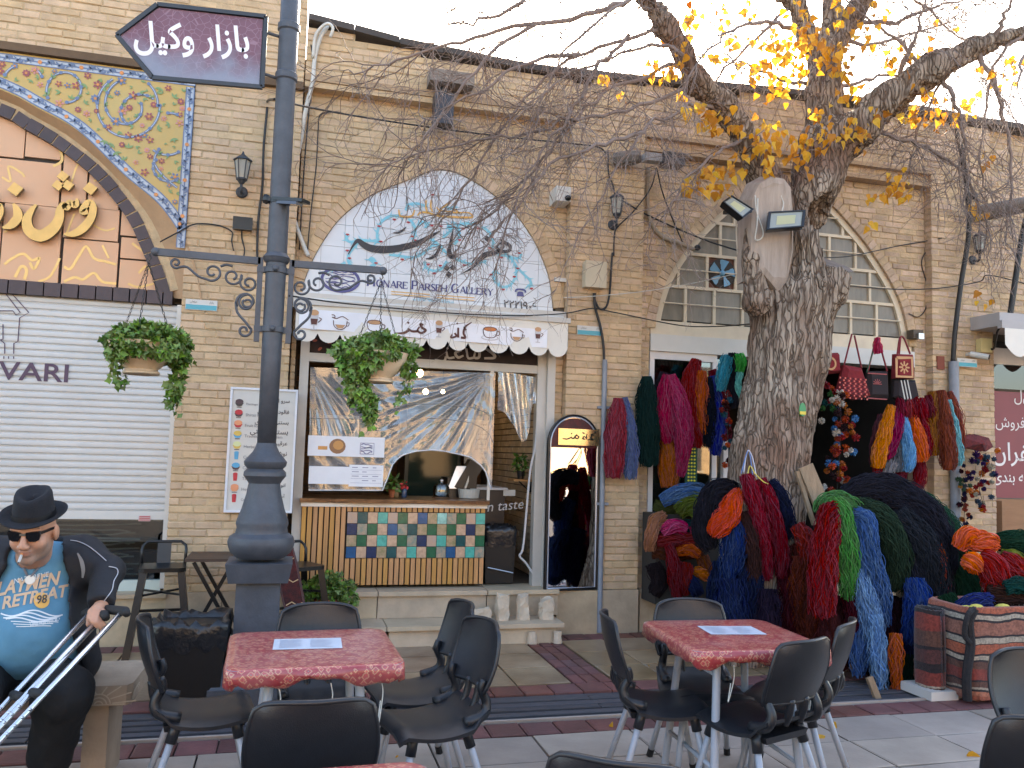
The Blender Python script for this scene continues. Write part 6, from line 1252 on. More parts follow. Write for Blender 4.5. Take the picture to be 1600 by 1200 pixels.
def table(cx,cy,rot,hw,hd,label,seed,legs=True,paper=None,folded=None):
    t=thing('cafe_table',label,'table',(cx,cy,0),'cloth covered cafe tables');c,s=math.cos(rot),math.sin(rot)
    T=lambda x,y,z:(cx+c*x-s*y,cy+s*x+c*y,z)
    m=MB();P=rrect(hw,hd,.06);m.slab([T(x,y,0)[:2]for x,y in P],.705,.738);m.build('tabletop',TOPM,t)
    # fitted cloth with a drooping hem
    r=random.Random(seed);P=rrect(hw+.006,hd+.006,.07,8);P2=[]
    for i in range(len(P)):
        a,b=np.array(P[i]),np.array(P[(i+1)%len(P)]);k=max(1,int(np.linalg.norm(b-a)/.03))
        for q in range(k):P2.append(a+(b-a)*q/k)
    n=len(P2);rings=[]
    for f,z in((.0,.7425),(.5,.7425),(.9,.742),(.975,.741),(1.0,.734),(1.008,.715),(1.016,.688),(.95,.672)):
        for i,q in enumerate(P2):
            wv=math.sin(i*.55+seed)+.6*math.sin(i*1.3+2*seed);drop=0
            if z<.70:drop=.012*wv-.012*math.sin(i*2*math.pi/n*4+.7)
            rings.append(T(q[0]*f*(1+(.004*wv if z<.72 else 0)),q[1]*f*(1+(.004*wv if z<.72 else 0)),z+drop+(r.uniform(-.0007,.0007)if f<.95 else 0)))
    m=MB();m.add(rings,[(j*n+i,j*n+(i+1)%n,(j+1)*n+(i+1)%n,(j+1)*n+i)for j in range(7)for i in range(n)][::1]);m.build('tablecloth',CLOTH,t,smooth=True)
    if legs:
        for sx in(-1,1):
            for sy in(-1,1):m=MB();m.tube([T(sx*(hw-.17),sy*(hd-.14),.70),T(sx*(hw-.12),sy*(hd-.06),.012)],.019,12);m.tube([T(sx*(hw-.12),sy*(hd-.06),.012),T(sx*(hw-.119),sy*(hd-.058),0)],.023,12);m.build('leg',LEGM,t,smooth=True,auto=50)
        for sx in(-1,1):m=MB();m.tube([T(sx*(hw-.13),-hd+.085,.2),T(sx*(hw-.13),hd-.085,.2)],.011,8);m.build('stretcher',LEGM,t,smooth=True);m=MB();m.tube([T(sx*(hw-.165),-hd+.13,.6),T(sx*(hw-.165),hd-.13,.6)],.011,8);m.build('stretcher',LEGM,t,smooth=True)
        m=MB();
        for k in range(3):x0=-hw+.2+k*.2;m.tube(catmull([T(x0,-hd+.03,.67),T(x0+.01,-hd+.05,.6),T(x0-.012,-hd+.06,.5-.05*k),T(x0+.005,-hd+.07,.58)],5),.0025,5)
        m.build('tie_string',flat('string_white',220,216,206,.7),t)
    if paper:
        px,py,pr,plab=paper;a=gz(px,py,.743);k,q=math.cos(pr),math.sin(pr);m=MB();f=lambda x,y,z:(a[0]+k*x-q*y,a[1]+q*x+k*y,z)
        m.add([f(-.145,-.10,.7445),(f(.145,-.10,.7445)),f(.145,.10,.7445),f(-.145,.10,.7445)],[(0,1,2,3)]);pt=thing('menu_sheet',plab,'menu',(a[0],a[1],.744));m.build('sheet',flat('laminated',206,214,226,.25),pt);m=MB();rr=random.Random(seed)
        for i in range(7):
            for j in range(2):x0=-.12+j*.13;m.add([f(x0,-.07+i*.022,.7462),f(x0+rr.uniform(.05,.1),-.07+i*.022,.7462),f(x0+.1,-.065+i*.022,.7462),f(x0,-.065+i*.022,.7462)],[(0,1,2,3)])
        m.build('print',flat('pale_print',150,156,172,.5),pt,kind='stuff')
    return t
table(.125,3.765,.035,.345,.345,'square cafe table under red carpet cloth in front of lamp post',1,paper=(481,1006,-.02,'laminated menu lying on the left red table'))
table(2.145,3.79,-.05,.345,.345,'cafe table with red cloth by the tree, one grey corner bare',4,paper=(1143,985,-.12,'laminated menu lying on the red table by the tree'))
table(.06,2.02,.03,.345,.345,'red cloth table at the bottom edge nearest the viewer',7)
# moulded chairs
SHELL=M('chair_shell',(.017,.018,.022),.36,.12,30,bump=.10,bscale=260,spec=.5);
def make_chair():
    t=thing('plastic_chair','x','chair',(0,0,0),'black plastic cafe chairs')
    # seat shell (front is -Y)
    nx,ny=13,12;V=[]
    ysq=np.linspace(-.215,.205,ny)
    for yv in ysq:
        f=(yv+.215)/.42;hw_=.205+.012*math.sin(math.pi*f)-.03*max(0,f-.7);z0=.445-.03*math.sin(math.pi*min(1,f*1.05))+(-.03*((.06-f)/.06)**2 if f<.06 else 0)+(.03*((f-.8)/.2)**2 if f>.8 else 0)
        for i in range(nx):
            u=-1+2*i/(nx-1);e=abs(u)**4;V.append((u*hw_,yv,z0+.012*abs(u)**2-.035*e*(1 if f<.9 else .3)))
    F=[(j*nx+i,j*nx+i+1,(j+1)*nx+i+1,(j+1)*nx+i)for j in range(ny-1)for i in range(nx-1)]
    top=np.array(V);bot=top-(0,0,.016);n=len(V);B=[(0,)];ring=[i for i in range(nx)]+[j*nx+nx-1 for j in range(1,ny)]+[(ny-1)*nx+i for i in range(nx-2,-1,-1)]+[j*nx for j in range(ny-2,0,-1)]
    m=MB();m.add(np.vstack([top,bot]),F+[tuple(q+n for q in f[::-1])for f in F]+[(ring[k],n+ring[k],n+ring[(k+1)%len(ring)],ring[(k+1)%len(ring)])for k in range(len(ring))]);m.build('seat',SHELL,t,smooth=True,auto=50)
    # backrest panel
    nz=11;V=[]
    for j in range(nz):
        f=j/(nz-1);z=.545+.275*f;y0=.215+.075*f+.012*math.sin(math.pi*f);hw_=(.165+.038*math.sin(math.pi*min(1,f*.75+.2)))*(1 if f<.88 else 1-.10*((f-.88)/.12)**2)
        for i in range(nx):
            u=-1+2*i/(nx-1);V.append((u*hw_,y0-.045*u*u,z-(.012*u**4 if f>.9 else 0)+(.0)))
    top=np.array(V);bot=top+(0,.014,0);n=len(V);F=[(j*nx+i,(j+1)*nx+i,(j+1)*nx+i+1,j*nx+i+1)[::-1]for j in range(nz-1)for i in range(nx-1)]
    ring=[i for i in range(nx)]+[j*nx+nx-1 for j in range(1,nz)]+[(nz-1)*nx+i for i in range(nx-2,-1,-1)]+[j*nx for j in range(nz-2,0,-1)]
    m=MB();m.add(np.vstack([top,bot]),F+[tuple(q+n for q in f[::-1])for f in F]+[(ring[k],ring[(k+1)%len(ring)],n+ring[(k+1)%len(ring)],n+ring[k])for k in range(len(ring))]);m.build('backrest',SHELL,t,smooth=True,auto=50)
    m=MB();rim=[top[k]+(0,.007,0)for k in ring];m.tube(rim+[rim[0]],.010,6,cap=False);m.build('back_rim',SHELL,t,smooth=True)
    for sx in(-1,1):                                           # side posts that carry the back, leaving slots between
        m=MB();A=catmull([(sx*.165,.10,.425),(sx*.168,.185,.45),(sx*.160,.205,.50),(sx*.160,.178,.56),(sx*.163,.188,.60)],4);w_=np.linspace(.05,.034,len(A))
        for q,(a,b)in enumerate(zip(A[:-1],A[1:])):pass
        m.tube(A,np.linspace(.027,.017,len(A)),8);m.build('side_post',SHELL,t,smooth=True)
    m=MB();m.tube(catmull([(-.05,.19,.445),(-.05,.212,.50),(-.05,.222,.56)],4),.018,8);m.tube(catmull([(.05,.19,.445),(.05,.212,.50),(.05,.222,.56)],4),.018,8);m.build('spine',SHELL,t,smooth=True)
    m=MB();m.box((0,-.09,.378),(.29,.16,.03),taper=1.1);m.box((0,.10,.376),(.27,.12,.03),taper=1.1);m.build('under_frame',SHELL,t)
    for sx in(-1,1):
        for sy in(-1,1):
            a,b=np.array([sx*.145,sy*.115-.01,.415]),np.array([sx*.215,sy*.225+.005,.012]);m=MB();m.tube([a,b],.0155,10);m.build('leg',LEGM,t,smooth=True)
            k=bpy.data.objects;m=MB();d=nrm(b-a);m.tube([a-d*.0,a+d*.10],.024,8);m.build('leg_socket',SHELL,t,smooth=True)
            m=MB();m.tube([b-d*.03,b+d*.013],.0185,8);m.build('foot',BLACKPLASTIC,t)
    return t
ch0=make_chair();first=[True]
def chair(x,y,yaw,label):
    t=ch0 if first[0]else copy_tree(ch0);first[0]=False;t.location=(x,y,0);t.rotation_euler=(0,0,math.radians(yaw));t['label']=label;return t
s_=lambda px,py:gz(px,py,.44)
a=s_(318,1096);chair(a[0],a[1],98,'black chair in front of the big rubbish bin, facing the left table')
chair(.10,2.98,181,'black chair seen from behind, nearest the viewer at left table')
chair(.185,4.06,4,'black chair whose back just shows beyond the left table')
a=s_(640,1066);chair(a[0]+.01,a[1],-82,'farther of the two chairs right of left table')
a=s_(670,1112);chair(a[0],a[1],-76,'nearer of the two chairs right of left table')
a=s_(1040,1084);chair(a[0]-.03,a[1],76,'black chair left of the table by the tree')
chair(2.12,4.02,-8,'grey looking chair behind the table by the tree')
chair(2.52,3.84,-136,'black chair right of the tree table, blue wool hanging beside it')
chair(2.14,3.54,-160,'black chair with slotted back turned to viewer at tree table')
chair(.99,2.30,148,'black chair cut off by the bottom edge between two tables')
chair(3.06,2.72,-12,'pale lit chair cut off by right edge before striped kilim sacks')
chair(2.46,2.42,160,'black chair in the bottom right corner')
# ================================================================ bin, stools, planter
bin_(-.55,5.62,0,.43,.40,.49,'big black rubbish bin with bag beside the lamp post',seed=9)
def stool(x,y,rot,zs,label,zb):
    t=thing('bar_stool',label,'stool',(x,y,0),'black metal bar stools');c,s=math.cos(rot),math.sin(rot);T=lambda a,b,z:(x+c*a-s*b,y+s*a+c*b,z)
    m=MB();P=rrect(.165,.165,.05);m.slab([T(*p,0)[:2]for p in P],zs-.03,zs);m.build('seat',BLACKMETAL,t)
    for sx in(-1,1):
        for sy in(-1,1):m=MB();m.bar(T(sx*.13,sy*.13,zs-.02),T(sx*.215,sy*.215,.0),.05,.03);m.build('leg',BLACKMETAL,t)
    m=MB();z=.3;
    for(a,b)in(((-1,-1),(1,-1)),((1,-1),(1,1)),((1,1),(-1,1)),((-1,1),(-1,-1))):m.bar(T(a[0]*.18,a[1]*.18,z),T(b[0]*.18,b[1]*.18,z),.02,.02)
    m.bar(T(-.15,-.15,zs-.2),T(.15,.15,zs-.2),.015);m.bar(T(.15,-.15,zs-.2),T(-.15,.15,zs-.2),.015);m.build('foot_rail',BLACKMETAL,t)
    m=MB();A=[T(-.155,.15,zs-.02),T(-.16,.165,zs+.1),T(-.155,.185,zb-.03),T(-.12,.19,zb),T(.12,.19,zb),T(.155,.185,zb-.03),T(.16,.165,zs+.1),T(.155,.15,zs-.02)];m.tube(A,.012,8);m.build('back_hoop',BLACKMETAL,t,smooth=True)
    m=MB();m.bar(T(0,.155,zs-.01),T(0,.188,zb-.01),.10,.012,up=(c*0-s,c,0));m.build('splat',BLACKMETAL,t)
    return t
za,zb_s=at(250,885,6.85)[2],at(262,848,7.0)[2];a=at(252,885,6.88);stool(a[0]+.01,6.90,.12,za,'black metal bar stool between the seated man and lamp post',zb_s)
a=at(455,885,6.9);stool(a[0]+.05,6.92,.5,za,'black metal bar stool hidden behind the lamp post pedestal',zb_s)
ft=thing('folding_table','small folding bar table of dark wood beside left bar stool','table',(-.6,6.85,0));a,b=at(292,872,6.75),at(370,872,6.75);zt=at(330,866,6.9)[2];WN=M('dark_wood',hx(84,62,50,.7),.5,.25,5,stretch=(1,9,9))
for i in range(5):m=MB();m.bx(a[0],b[0]+.08,6.62+i*.092,6.62+i*.092+.088,zt-.022,zt);m.build('board',WN,ft)
for y in(6.66,7.03):
    m=MB();m.bar((a[0]+.06,y,zt-.03),(b[0]+.12,y,.0),.026);m.build('leg',BLACKMETAL,ft);m=MB();m.bar((b[0]-.02,y+.03,zt-.03),(a[0]-.02,y+.03,.0),.026);m.build('leg',BLACKMETAL,ft)
m=MB();m.tube([(a[0]+.2,6.66,.25),(a[0]+.2,7.05,.25)],.012,6);m.build('stretcher',BLACKMETAL,ft)
rb2=thing('woven_bag','red woven carpet bag hanging from the hidden bar stool','bag',at(452,900,6.7));KIL=M('kilim_red',hx(150,52,44,.7),.9,.4,18,col2=hx(50,24,28,.7),bump=.4,bscale=120,sheen=.2)
P=[at(x,y,6.62)for x,y in((447,852),(449,880),(454,915),(461,950),(466,975))];m=MB();V=[];ws=(.05,.075,.085,.08,.06)
A=catmull(np.c_[np.array(P),ws],4);
for q in A:V+=[(q[0]-q[3],q[1],q[2]),(q[0]-q[3]*.8,q[1]-.04,q[2]),(q[0]+q[3]*.8,q[1]-.045,q[2]),(q[0]+q[3],q[1],q[2]),(q[0],q[1]+.03,q[2])]
k=len(A);m.add(V,[(i*5+j,i*5+(j+1)%5,(i+1)*5+(j+1)%5,(i+1)*5+j)for i in range(k-1)for j in range(5)]+[(0,1,2,3,4),tuple((k-1)*5+j for j in range(5))[::-1]]);m.build('cloth',KIL,rb2)
m=MB()
for i in range(3,k-2,4):q=A[i];m.ribbon([(q[0]-q[3]*.7,q[1]-.047,q[2]-.01),(q[0]-q[3]*.2,q[1]-.047,q[2]+.015),(q[0]+q[3]*.3,q[1]-.047,q[2]-.01),(q[0]+q[3]*.75,q[1]-.047,q[2]+.01)],.008,n=1)
m.build('woven_pattern',flat('wool_cream',206,170,130,.9),rb2);m=MB();q=A[0];m.tube(catmull([(q[0]-.04,q[1],q[2]),(q[0]-.02,q[1]+.02,q[2]+.05),(q[0]+.06,q[1]+.06,q[2]+.02)],4),.008,6);m.build('strap',KIL,rb2)
c=at(513,930,7.05);pt=thing('potted_ivy','bushy ivy in a terracotta pot on the steps below the counter','plant',(c[0],7.05,.17));m=MB();m.lathe([(.07,0),(.10,.17),(.112,.17),(.112,.21),(.10,.21),(.09,.18),(0,.18)],(c[0],7.05,.171),20);m.build('pot',TERRA,pt,smooth=True,auto=40)
foliage('foliage',pt,[((c[0],7.03,.47),(.20,.14,.10)),((c[0]-.12,7.0,.42),(.10,.1,.10)),((c[0]+.15,7.0,.38),(.08,.08,.12)),((c[0],6.97,.50),(.12,.1,.09))],620,.05,LEAFD,41)
# ================================================================ kilim sacks at the right
def stripes_mat(name,bands,rough=.95):
    if name in _M:return _M[name]
    m=M(name,(.5,.5,.5),rough,.0,3,bump=.5,bscale=160,sheen=.2);nt=m.node_tree;N,L=nt.nodes,nt.links;p=N['Principled BSDF'];g=N.new('ShaderNodeNewGeometry');sx=N.new('ShaderNodeSeparateXYZ');L.new(g.outputs['Position'],sx.inputs[0])
    nz=N.new('ShaderNodeTexNoise');nz.inputs['Scale'].default_value=5;L.new(g.outputs['Position'],nz.inputs['Vector']);ma=N.new('ShaderNodeMath');ma.operation='MULTIPLY_ADD';ma.inputs[1].default_value=.05;L.new(nz.outputs[0],ma.inputs[0]);L.new(sx.outputs[2],ma.inputs[2])
    cr=N.new('ShaderNodeValToRGB');cr.color_ramp.interpolation='CONSTANT';e=cr.color_ramp.elements;mr=N.new('ShaderNodeMapRange');mr.inputs[1].default_value=.03;mr.inputs[2].default_value=.78;L.new(ma.outputs[0],mr.inputs[0]);L.new(mr.outputs[0],cr.inputs[0])
    e[0].position=0;e[0].color=(*bands[0][1],1);e[1].position=bands[1][0];e[1].color=(*bands[1][1],1)
    for q,c in bands[2:]:x=e.new(q);x.color=(*c,1)
    # zigzag weave in the pale bands
    wv=N.new('ShaderNodeTexWave');wv.inputs['Scale'].default_value=9;wv.inputs['Distortion'].default_value=0;wv.bands_direction='DIAGONAL';L.new(g.outputs['Position'],wv.inputs['Vector']);n2=N.new('ShaderNodeTexNoise');n2.inputs['Scale'].default_value=60;L.new(g.outputs['Position'],n2.inputs['Vector'])
    hs=N.new('ShaderNodeHueSaturation');r1=N.new('ShaderNodeMapRange');r1.inputs[1].default_value=.35;r1.inputs[2].default_value=.65;r1.inputs[3].default_value=.7;r1.inputs[4].default_value=1.25;L.new(n2.outputs[0],r1.inputs[0]);L.new(r1.outputs[0],hs.inputs['Value']);L.new(cr.outputs[0],hs.inputs['Color']);L.new(hs.outputs[0],p.inputs['Base Color']);return m
k_=.6;O_,Rd,Bk,Wt,Br=hx(190,100,70,k_),hx(150,62,50,k_),hx(46,34,36,k_),hx(196,180,160,k_),hx(110,70,56,k_)
STR=stripes_mat('kilim_stripes',[(0,O_),(.06,hx(206,130,100,k_)),(.10,Bk),(.12,Wt),(.14,Br),(.19,Bk),(.205,Rd),(.30,Br),(.36,Bk),(.38,Wt),(.42,Bk),(.44,O_),(.52,Bk),(.53,Wt),(.58,Bk),(.60,hx(170,110,90,k_)),(.72,Bk),(.74,Wt),(.78,Bk),(.80,O_),(.88,Bk),(.895,Wt),(.94,Bk),(.96,Rd)])
STR2=stripes_mat('kilim_dark_stripes',[(0,Br),(.08,Wt),(.10,Rd),(.22,Bk),(.3,hx(96,52,48,k_)),(.42,Bk),(.45,Br),(.6,Rd),(.75,Bk),(.8,hx(96,52,48,k_))])
def sack(name,label,x0,x1,y0,y1,z0,z1,mat,seed,bul=.05):
    r=random.Random(seed);t=thing(name,label,'sack',((x0+x1)/2,(y0+y1)/2,z0));n=48;rings=[];P=rrect((x1-x0)/2,(y1-y0)/2,.09,11)
    for j,(f,z)in enumerate(((.0,z0),(.97,z0),(1.01,z0+.02),(1.03,z0+.25*(z1-z0)),(1.04,z0+.55*(z1-z0)),(1.02,z0+.85*(z1-z0)),(.99,z1-.01),(.96,z1),(.90,z1-.03),(.86,z1-.12),(0,z1-.12))):
        for i,p in enumerate(P):k=f+bul*.35*math.sin(i*.8+j*1.3+seed)*(f>.5)*.5;rings.append(((x0+x1)/2+p[0]*k,(y0+y1)/2+p[1]*k,z+r.uniform(-.006,.006)))
    n=len(P);m=MB();m.add(rings,[(j*n+i,j*n+(i+1)%n,(j+1)*n+(i+1)%n,(j+1)*n+i)for j in range(10)for i in range(n)]);m.build('sack_cloth',mat,t,smooth=True);return t
ks=sack('kilim_sack','orange and black striped kilim sack standing open at right edge',4.50,6.0,4.78,5.22,.02,.645,STR,3)
m=MB();xq=4.49
m.tube(catmull([(xq,4.80,.03),(xq-.02,4.78,.2),(xq+.005,4.77,.4),(xq-.015,4.76,.55),(xq+.02,4.75,.645)],5),[.03]*21,8);m.tube(catmull([(xq+.02,4.75,.645),(xq-.06,4.72,.61),(xq-.07,4.74,.48),(xq-.02,4.75,.42)],5),.018,8);m.build('braided_edge',M('black_wool',(.02,.018,.02),.95,.3,40,bump=.8,bscale=150),ks)
rr=random.Random(6)
m=MB();
for i in range(14):x=4.56+rr.uniform(0,1.0);m.ball((x,4.95+rr.uniform(-.08,.2),.55+rr.uniform(.03,.07)),(.06,.05,.035),8,6,m=rr.choice((0,1,2,3,0)))
m.build('scraps',[flat('wool_white',220,214,204,.9),flat('wool_navy',36,50,96,.9),flat('wool_straw',206,190,90,.9),flat('wool_moss',70,110,60,.9)],ks,kind='stuff')
kd=sack('kilim_sack','dark red striped kilim sack behind the orange one, under the black wool',4.33,4.485,4.93,5.16,.06,.60,STR2,8)
m=MB();m.box((4.40,5.05,.03),(.22,.3,.06));m.build('pale_board',WHITE,kd)
# ================================================================ soft solids: smooth unions meshed with surface nets
def caps(p,a,b,ra,rb,sc=None):
    a,b=np.asarray(a,float),np.asarray(b,float);d=b-a;t=np.clip(((p-a)@d)/(d@d+1e-12),0,1);q=p-(a+t[...,None]*d)
    return np.linalg.norm(q if sc is None else q*np.asarray(sc),axis=-1)-(ra+(rb-ra)*t)
def ell(p,c,r,R=None):
    q=p-np.asarray(c)
    if R is not None:q=q@np.asarray(R)
    k=np.linalg.norm(q/np.asarray(r),axis=-1);return(k-1)*min(r)
def smin(a,b,k):h=np.clip(.5+.5*(b-a)/k,0,1);return b+(a-b)*h-k*h*(1-h)
def surf_net(fn,lo,hi,h):
    lo,hi=np.asarray(lo,float),np.asarray(hi,float);n=np.ceil((hi-lo)/h).astype(int)+1
    g=np.stack(np.meshgrid(*[lo[i]+h*np.arange(n[i])for i in range(3)],indexing='ij'),-1)
    v=np.concatenate([fn(s)for s in np.array_split(g,max(1,n[0]//16),0)],0);s=v<0
    acc=np.zeros((*(n-1),3));cnt=np.zeros(n-1);C=[slice(None,-1),slice(1,None)]
    for ax in range(3):
        for u in(0,1):
            for w_ in(0,1):
                oth=[i for i in range(3)if i!=ax];i0=[None]*3;i1=[None]*3;i0[ax]=C[0];i1[ax]=C[1];i0[oth[0]]=i1[oth[0]]=C[u];i0[oth[1]]=i1[oth[1]]=C[w_]
                a,b=v[tuple(i0)],v[tuple(i1)];cr=s[tuple(i0)]!=s[tuple(i1)];t=np.where(cr,a/np.where(cr,a-b,1),0);o=np.zeros((*(n-1),3));o[...,ax]=t;o[...,oth[0]]=u;o[...,oth[1]]=w_
                acc+=o*cr[...,None];cnt+=cr
    m=cnt>0;idx=-np.ones(n-1,int);idx[m]=np.arange(m.sum());cell=np.argwhere(m);V=lo+h*(cell+acc[m]/cnt[m][:,None]);F=[]
    for ax in range(3):
        b_,c_=(ax+1)%3,(ax+2)%3;sl=lambda k:tuple(slice(1,-1)if i!=ax else(slice(None,-1)if k==0 else slice(1,None))for i in range(3))
        e=s[sl(0)]!=s[sl(1)];pos=np.argwhere(e);flip=s[sl(0)][e]
        if not len(pos):continue
        pos[:,b_]+=1;pos[:,c_]+=1;q=[]
        for db,dc in((-1,-1),(0,-1),(0,0),(-1,0)):p=pos.copy();p[:,b_]+=db;p[:,c_]+=dc;q.append(idx[p[:,0],p[:,1],p[:,2]])
        q=np.stack(q,1);q[~flip]=q[~flip][:,::-1];F.append(q)
    F=np.vstack(F);return V,F[(F>=0).all(1)]
def vnoise(P,f=(1,1,1),seed=0):
    P=np.asarray(P)*np.asarray(f,float)+seed*17.13;i=np.floor(P).astype(np.int64);t=P-i;t=t*t*(3-2*t);o=0
    for dx in(0,1):
        for dy in(0,1):
            for dz in(0,1):
                h=(i[...,0]+dx)*374761393+(i[...,1]+dy)*668265263+(i[...,2]+dz)*2147483647;h=(h^(h >> 13))*1274126177;h=((h^(h >> 16))&0xffff)/65535.
                o=o+h*np.where(dx,t[...,0],1-t[...,0])*np.where(dy,t[...,1],1-t[...,1])*np.where(dz,t[...,2],1-t[...,2])
    return o
def vnormals(V,F):
    a=V[F[:,0]];n=np.cross(V[F[:,2]]-a,V[F[:,-1]]-V[F[:,1]]if F.shape[1]==4 else V[F[:,1]]-a);N=np.zeros_like(V)
    for k in range(F.shape[1]):np.add.at(N,F[:,k],n)
    return N/np.maximum(np.linalg.norm(N,axis=1,keepdims=True),1e-9)
# ================================================================ the old tree
BARK=M('tree_bark',hx(154,135,120,.85),.95,.28,5,col2=hx(198,181,164,.86),stretch=(3,3,.45),bump=1.0,bscale=9,spec=.1)
nt_=BARK.node_tree;N_,L_=nt_.nodes,nt_.links;bnode=[n for n in N_ if n.type=='BUMP'][0];bnode.inputs['Distance'].default_value=.05
n2_=N_.new('ShaderNodeTexNoise');n2_.inputs['Scale'].default_value=1.6;n2_.inputs['Detail'].default_value=3;g_=N_.new('ShaderNodeNewGeometry');L_.new(g_.outputs['Position'],n2_.inputs['Vector']);r_=N_.new('ShaderNodeMapRange');r_.inputs[1].default_value=.5;r_.inputs[2].default_value=.66;r_.inputs[4].default_value=.6;L_.new(n2_.outputs[0],r_.inputs[0])
pb=N_['Principled BSDF'];old=pb.inputs['Base Color'].links[0].from_socket;mx_=N_.new('ShaderNodeMix');mx_.data_type='RGBA';L_.new(r_.outputs[0],mx_.inputs[0]);L_.new(old,mx_.inputs[6]);mx_.inputs[7].default_value=(*hx(140,98,80,.75),1)
mp_=N_.new('ShaderNodeMapping');mp_.inputs['Scale'].default_value=(30,30,2.1);ng_=N_.new('ShaderNodeTexNoise');ng_.inputs['Scale'].default_value=5;ng_.inputs['Detail'].default_value=2;vm_=N_.new('ShaderNodeVectorMath');vm_.operation='MULTIPLY_ADD';vm_.inputs[1].default_value=(.12,.12,.12);L_.new(g_.outputs['Position'],ng_.inputs['Vector']);L_.new(ng_.outputs['Color'],vm_.inputs[0]);L_.new(g_.outputs['Position'],vm_.inputs[2]);L_.new(vm_.outputs[0],mp_.inputs[0])
vr_=N_.new('ShaderNodeTexVoronoi');vr_.feature='DISTANCE_TO_EDGE';vr_.inputs['Scale'].default_value=1;L_.new(mp_.outputs[0],vr_.inputs['Vector']);rc_=N_.new('ShaderNodeMapRange');rc_.inputs[1].default_value=.0;rc_.inputs[2].default_value=.16;L_.new(vr_.outputs[0],rc_.inputs[0]);mc_=N_.new('ShaderNodeMix');mc_.data_type='RGBA';L_.new(rc_.outputs[0],mc_.inputs[0]);mc_.inputs[6].default_value=(*hx(108,90,78,.78),1);L_.new(mx_.outputs[2],mc_.inputs[7]);L_.new(mc_.outputs[2],pb.inputs['Base Color'])
b2_=N_.new('ShaderNodeBump');b2_.inputs['Strength'].default_value=.6;b2_.inputs['Distance'].default_value=.03;L_.new(rc_.outputs[0],b2_.inputs['Height']);L_.new(bnode.outputs[0],b2_.inputs['Normal']);L_.new(b2_.outputs[0],pb.inputs['Normal'])
TWIG=M('twig_bark',hx(152,134,126,.75),.9,.2,12);CUT=M('cut_wood',hx(178,162,150,.8),.85,.2,4,stretch=(6,6,.7),bump=.3,bscale=30)
tree=thing('street_tree','old pollarded street tree with furrowed trunk, bare twigs and yellow leaves','tree',tuple(gz(1185,1010)))
TY=6.25;tp=lambda x,y,Y=TY:at(x,y,Y);TR=lambda px:px/FPX*6.45
TRUNK=[((1178,1030),150),((1183,960),122),((1190,880),116),((1196,790),118),((1204,700),118),((1218,620),118),((1232,545),126),((1238,480),134)]
SEG=[]
def chain(pts,k=1.0):
    for(a,ra),(b,rb)in zip(pts[:-1],pts[1:]):SEG.append((a,b,ra*k,rb*k))
chain([(tp(*p),TR(w_)/2)for p,w_ in TRUNK])
chain([(tp(1245,475,6.2),TR(60)),(tp(1278,445,6.12),TR(46)),(tp(1287,424,6.12),TR(43))])
chain([(tp(1210,470,6.25),TR(44)),(tp(1203,400,6.25),TR(38)),(tp(1208,320,6.28),TR(36)),(tp(1208,300,6.3),TR(30))])
chain([(tp(1240,470),TR(50)),(tp(1252,400,6.3),TR(34)),(tp(1262,330,6.33),TR(32)),(tp(1280,270,6.3),TR(42)),(tp(1288,225,6.3),TR(42))])
chain([(tp(1182,470,6.08),TR(22)),(tp(1174,405,6.04),TR(12)),(tp(1172,360,6.04),TR(7))])
chain([(tp(1262,445,6.1),TR(36)),(tp(1263,380,6.06),TR(28)),(tp(1268,310,6.1),TR(28)),(tp(1286,250,6.18),TR(40))])
RL=[(tp(1290,240,6.3),TR(40)),(tp(1340,200,6.1),TR(30)),(tp(1395,150,5.95),TR(25)),(tp(1455,108,5.8),TR(21)),(tp(1520,75,5.7),TR(16)),(tp(1620,45,5.5),TR(12))];chain(RL)
CL=[(tp(1288,230,6.3),TR(36)),(tp(1287,150,6.35),TR(26)),(tp(1292,90,6.4),TR(24)),(tp(1300,50,6.4),TR(17)),(tp(1302,-40,6.4),TR(12))];chain(CL)
LL=[(tp(1205,330,6.3),TR(26)),(tp(1190,270,6.3),TR(20)),(tp(1165,215,6.2),TR(17)),(tp(1130,165,6.1),TR(18)),(tp(1088,128,6.0),TR(19)),(tp(1072,90,6.0),TR(15)),(tp(1042,40,5.95),TR(12)),(tp(1000,-10,5.9),TR(9))];chain(LL)
CL2=[(tp(1292,95,6.4),TR(18)),(tp(1330,30,6.3),TR(17)),(tp(1365,-30,6.2),TR(13))];chain(CL2)
CL3=[(tp(1288,100,6.4),TR(16)),(tp(1262,55,6.4),TR(14)),(tp(1245,10,6.4),TR(14)),(tp(1200,-20,6.4),TR(9))];chain(CL3)
r=random.Random(2)
for a in(-2.5,-1.4,-.5,.6,1.8,2.8):b=tp(1180,1000);b=np.array([b[0],TY,.28]);SEG.append((b+(.18*math.cos(a),.18*math.sin(a),0),b+(.42*math.cos(a),.36*math.sin(a),-.30),.10,.05))
def tree_sdf(p):
    d=None
    for a,b,ra,rb in SEG:
        q=caps(p,a,b,ra,rb);d=q if d is None else smin(d,q,.05)
    cpl=tp(1287,424,6.12);nn=np.array([.1,-.48,.87]);d=np.maximum(d,-np.maximum(caps(p,cpl+(.03,0,.12),cpl+(.05,-.05,.40),.27,.3),-((p-cpl-(0,0,.03))@nn)))
    return d
pts=np.array([s[0]for s in SEG]+[s[1]for s in SEG]);lo,hi=pts.min(0)-.45,pts.max(0)+.35;lo[2]=-.06
V,F=surf_net(tree_sdf,lo,hi,.019)
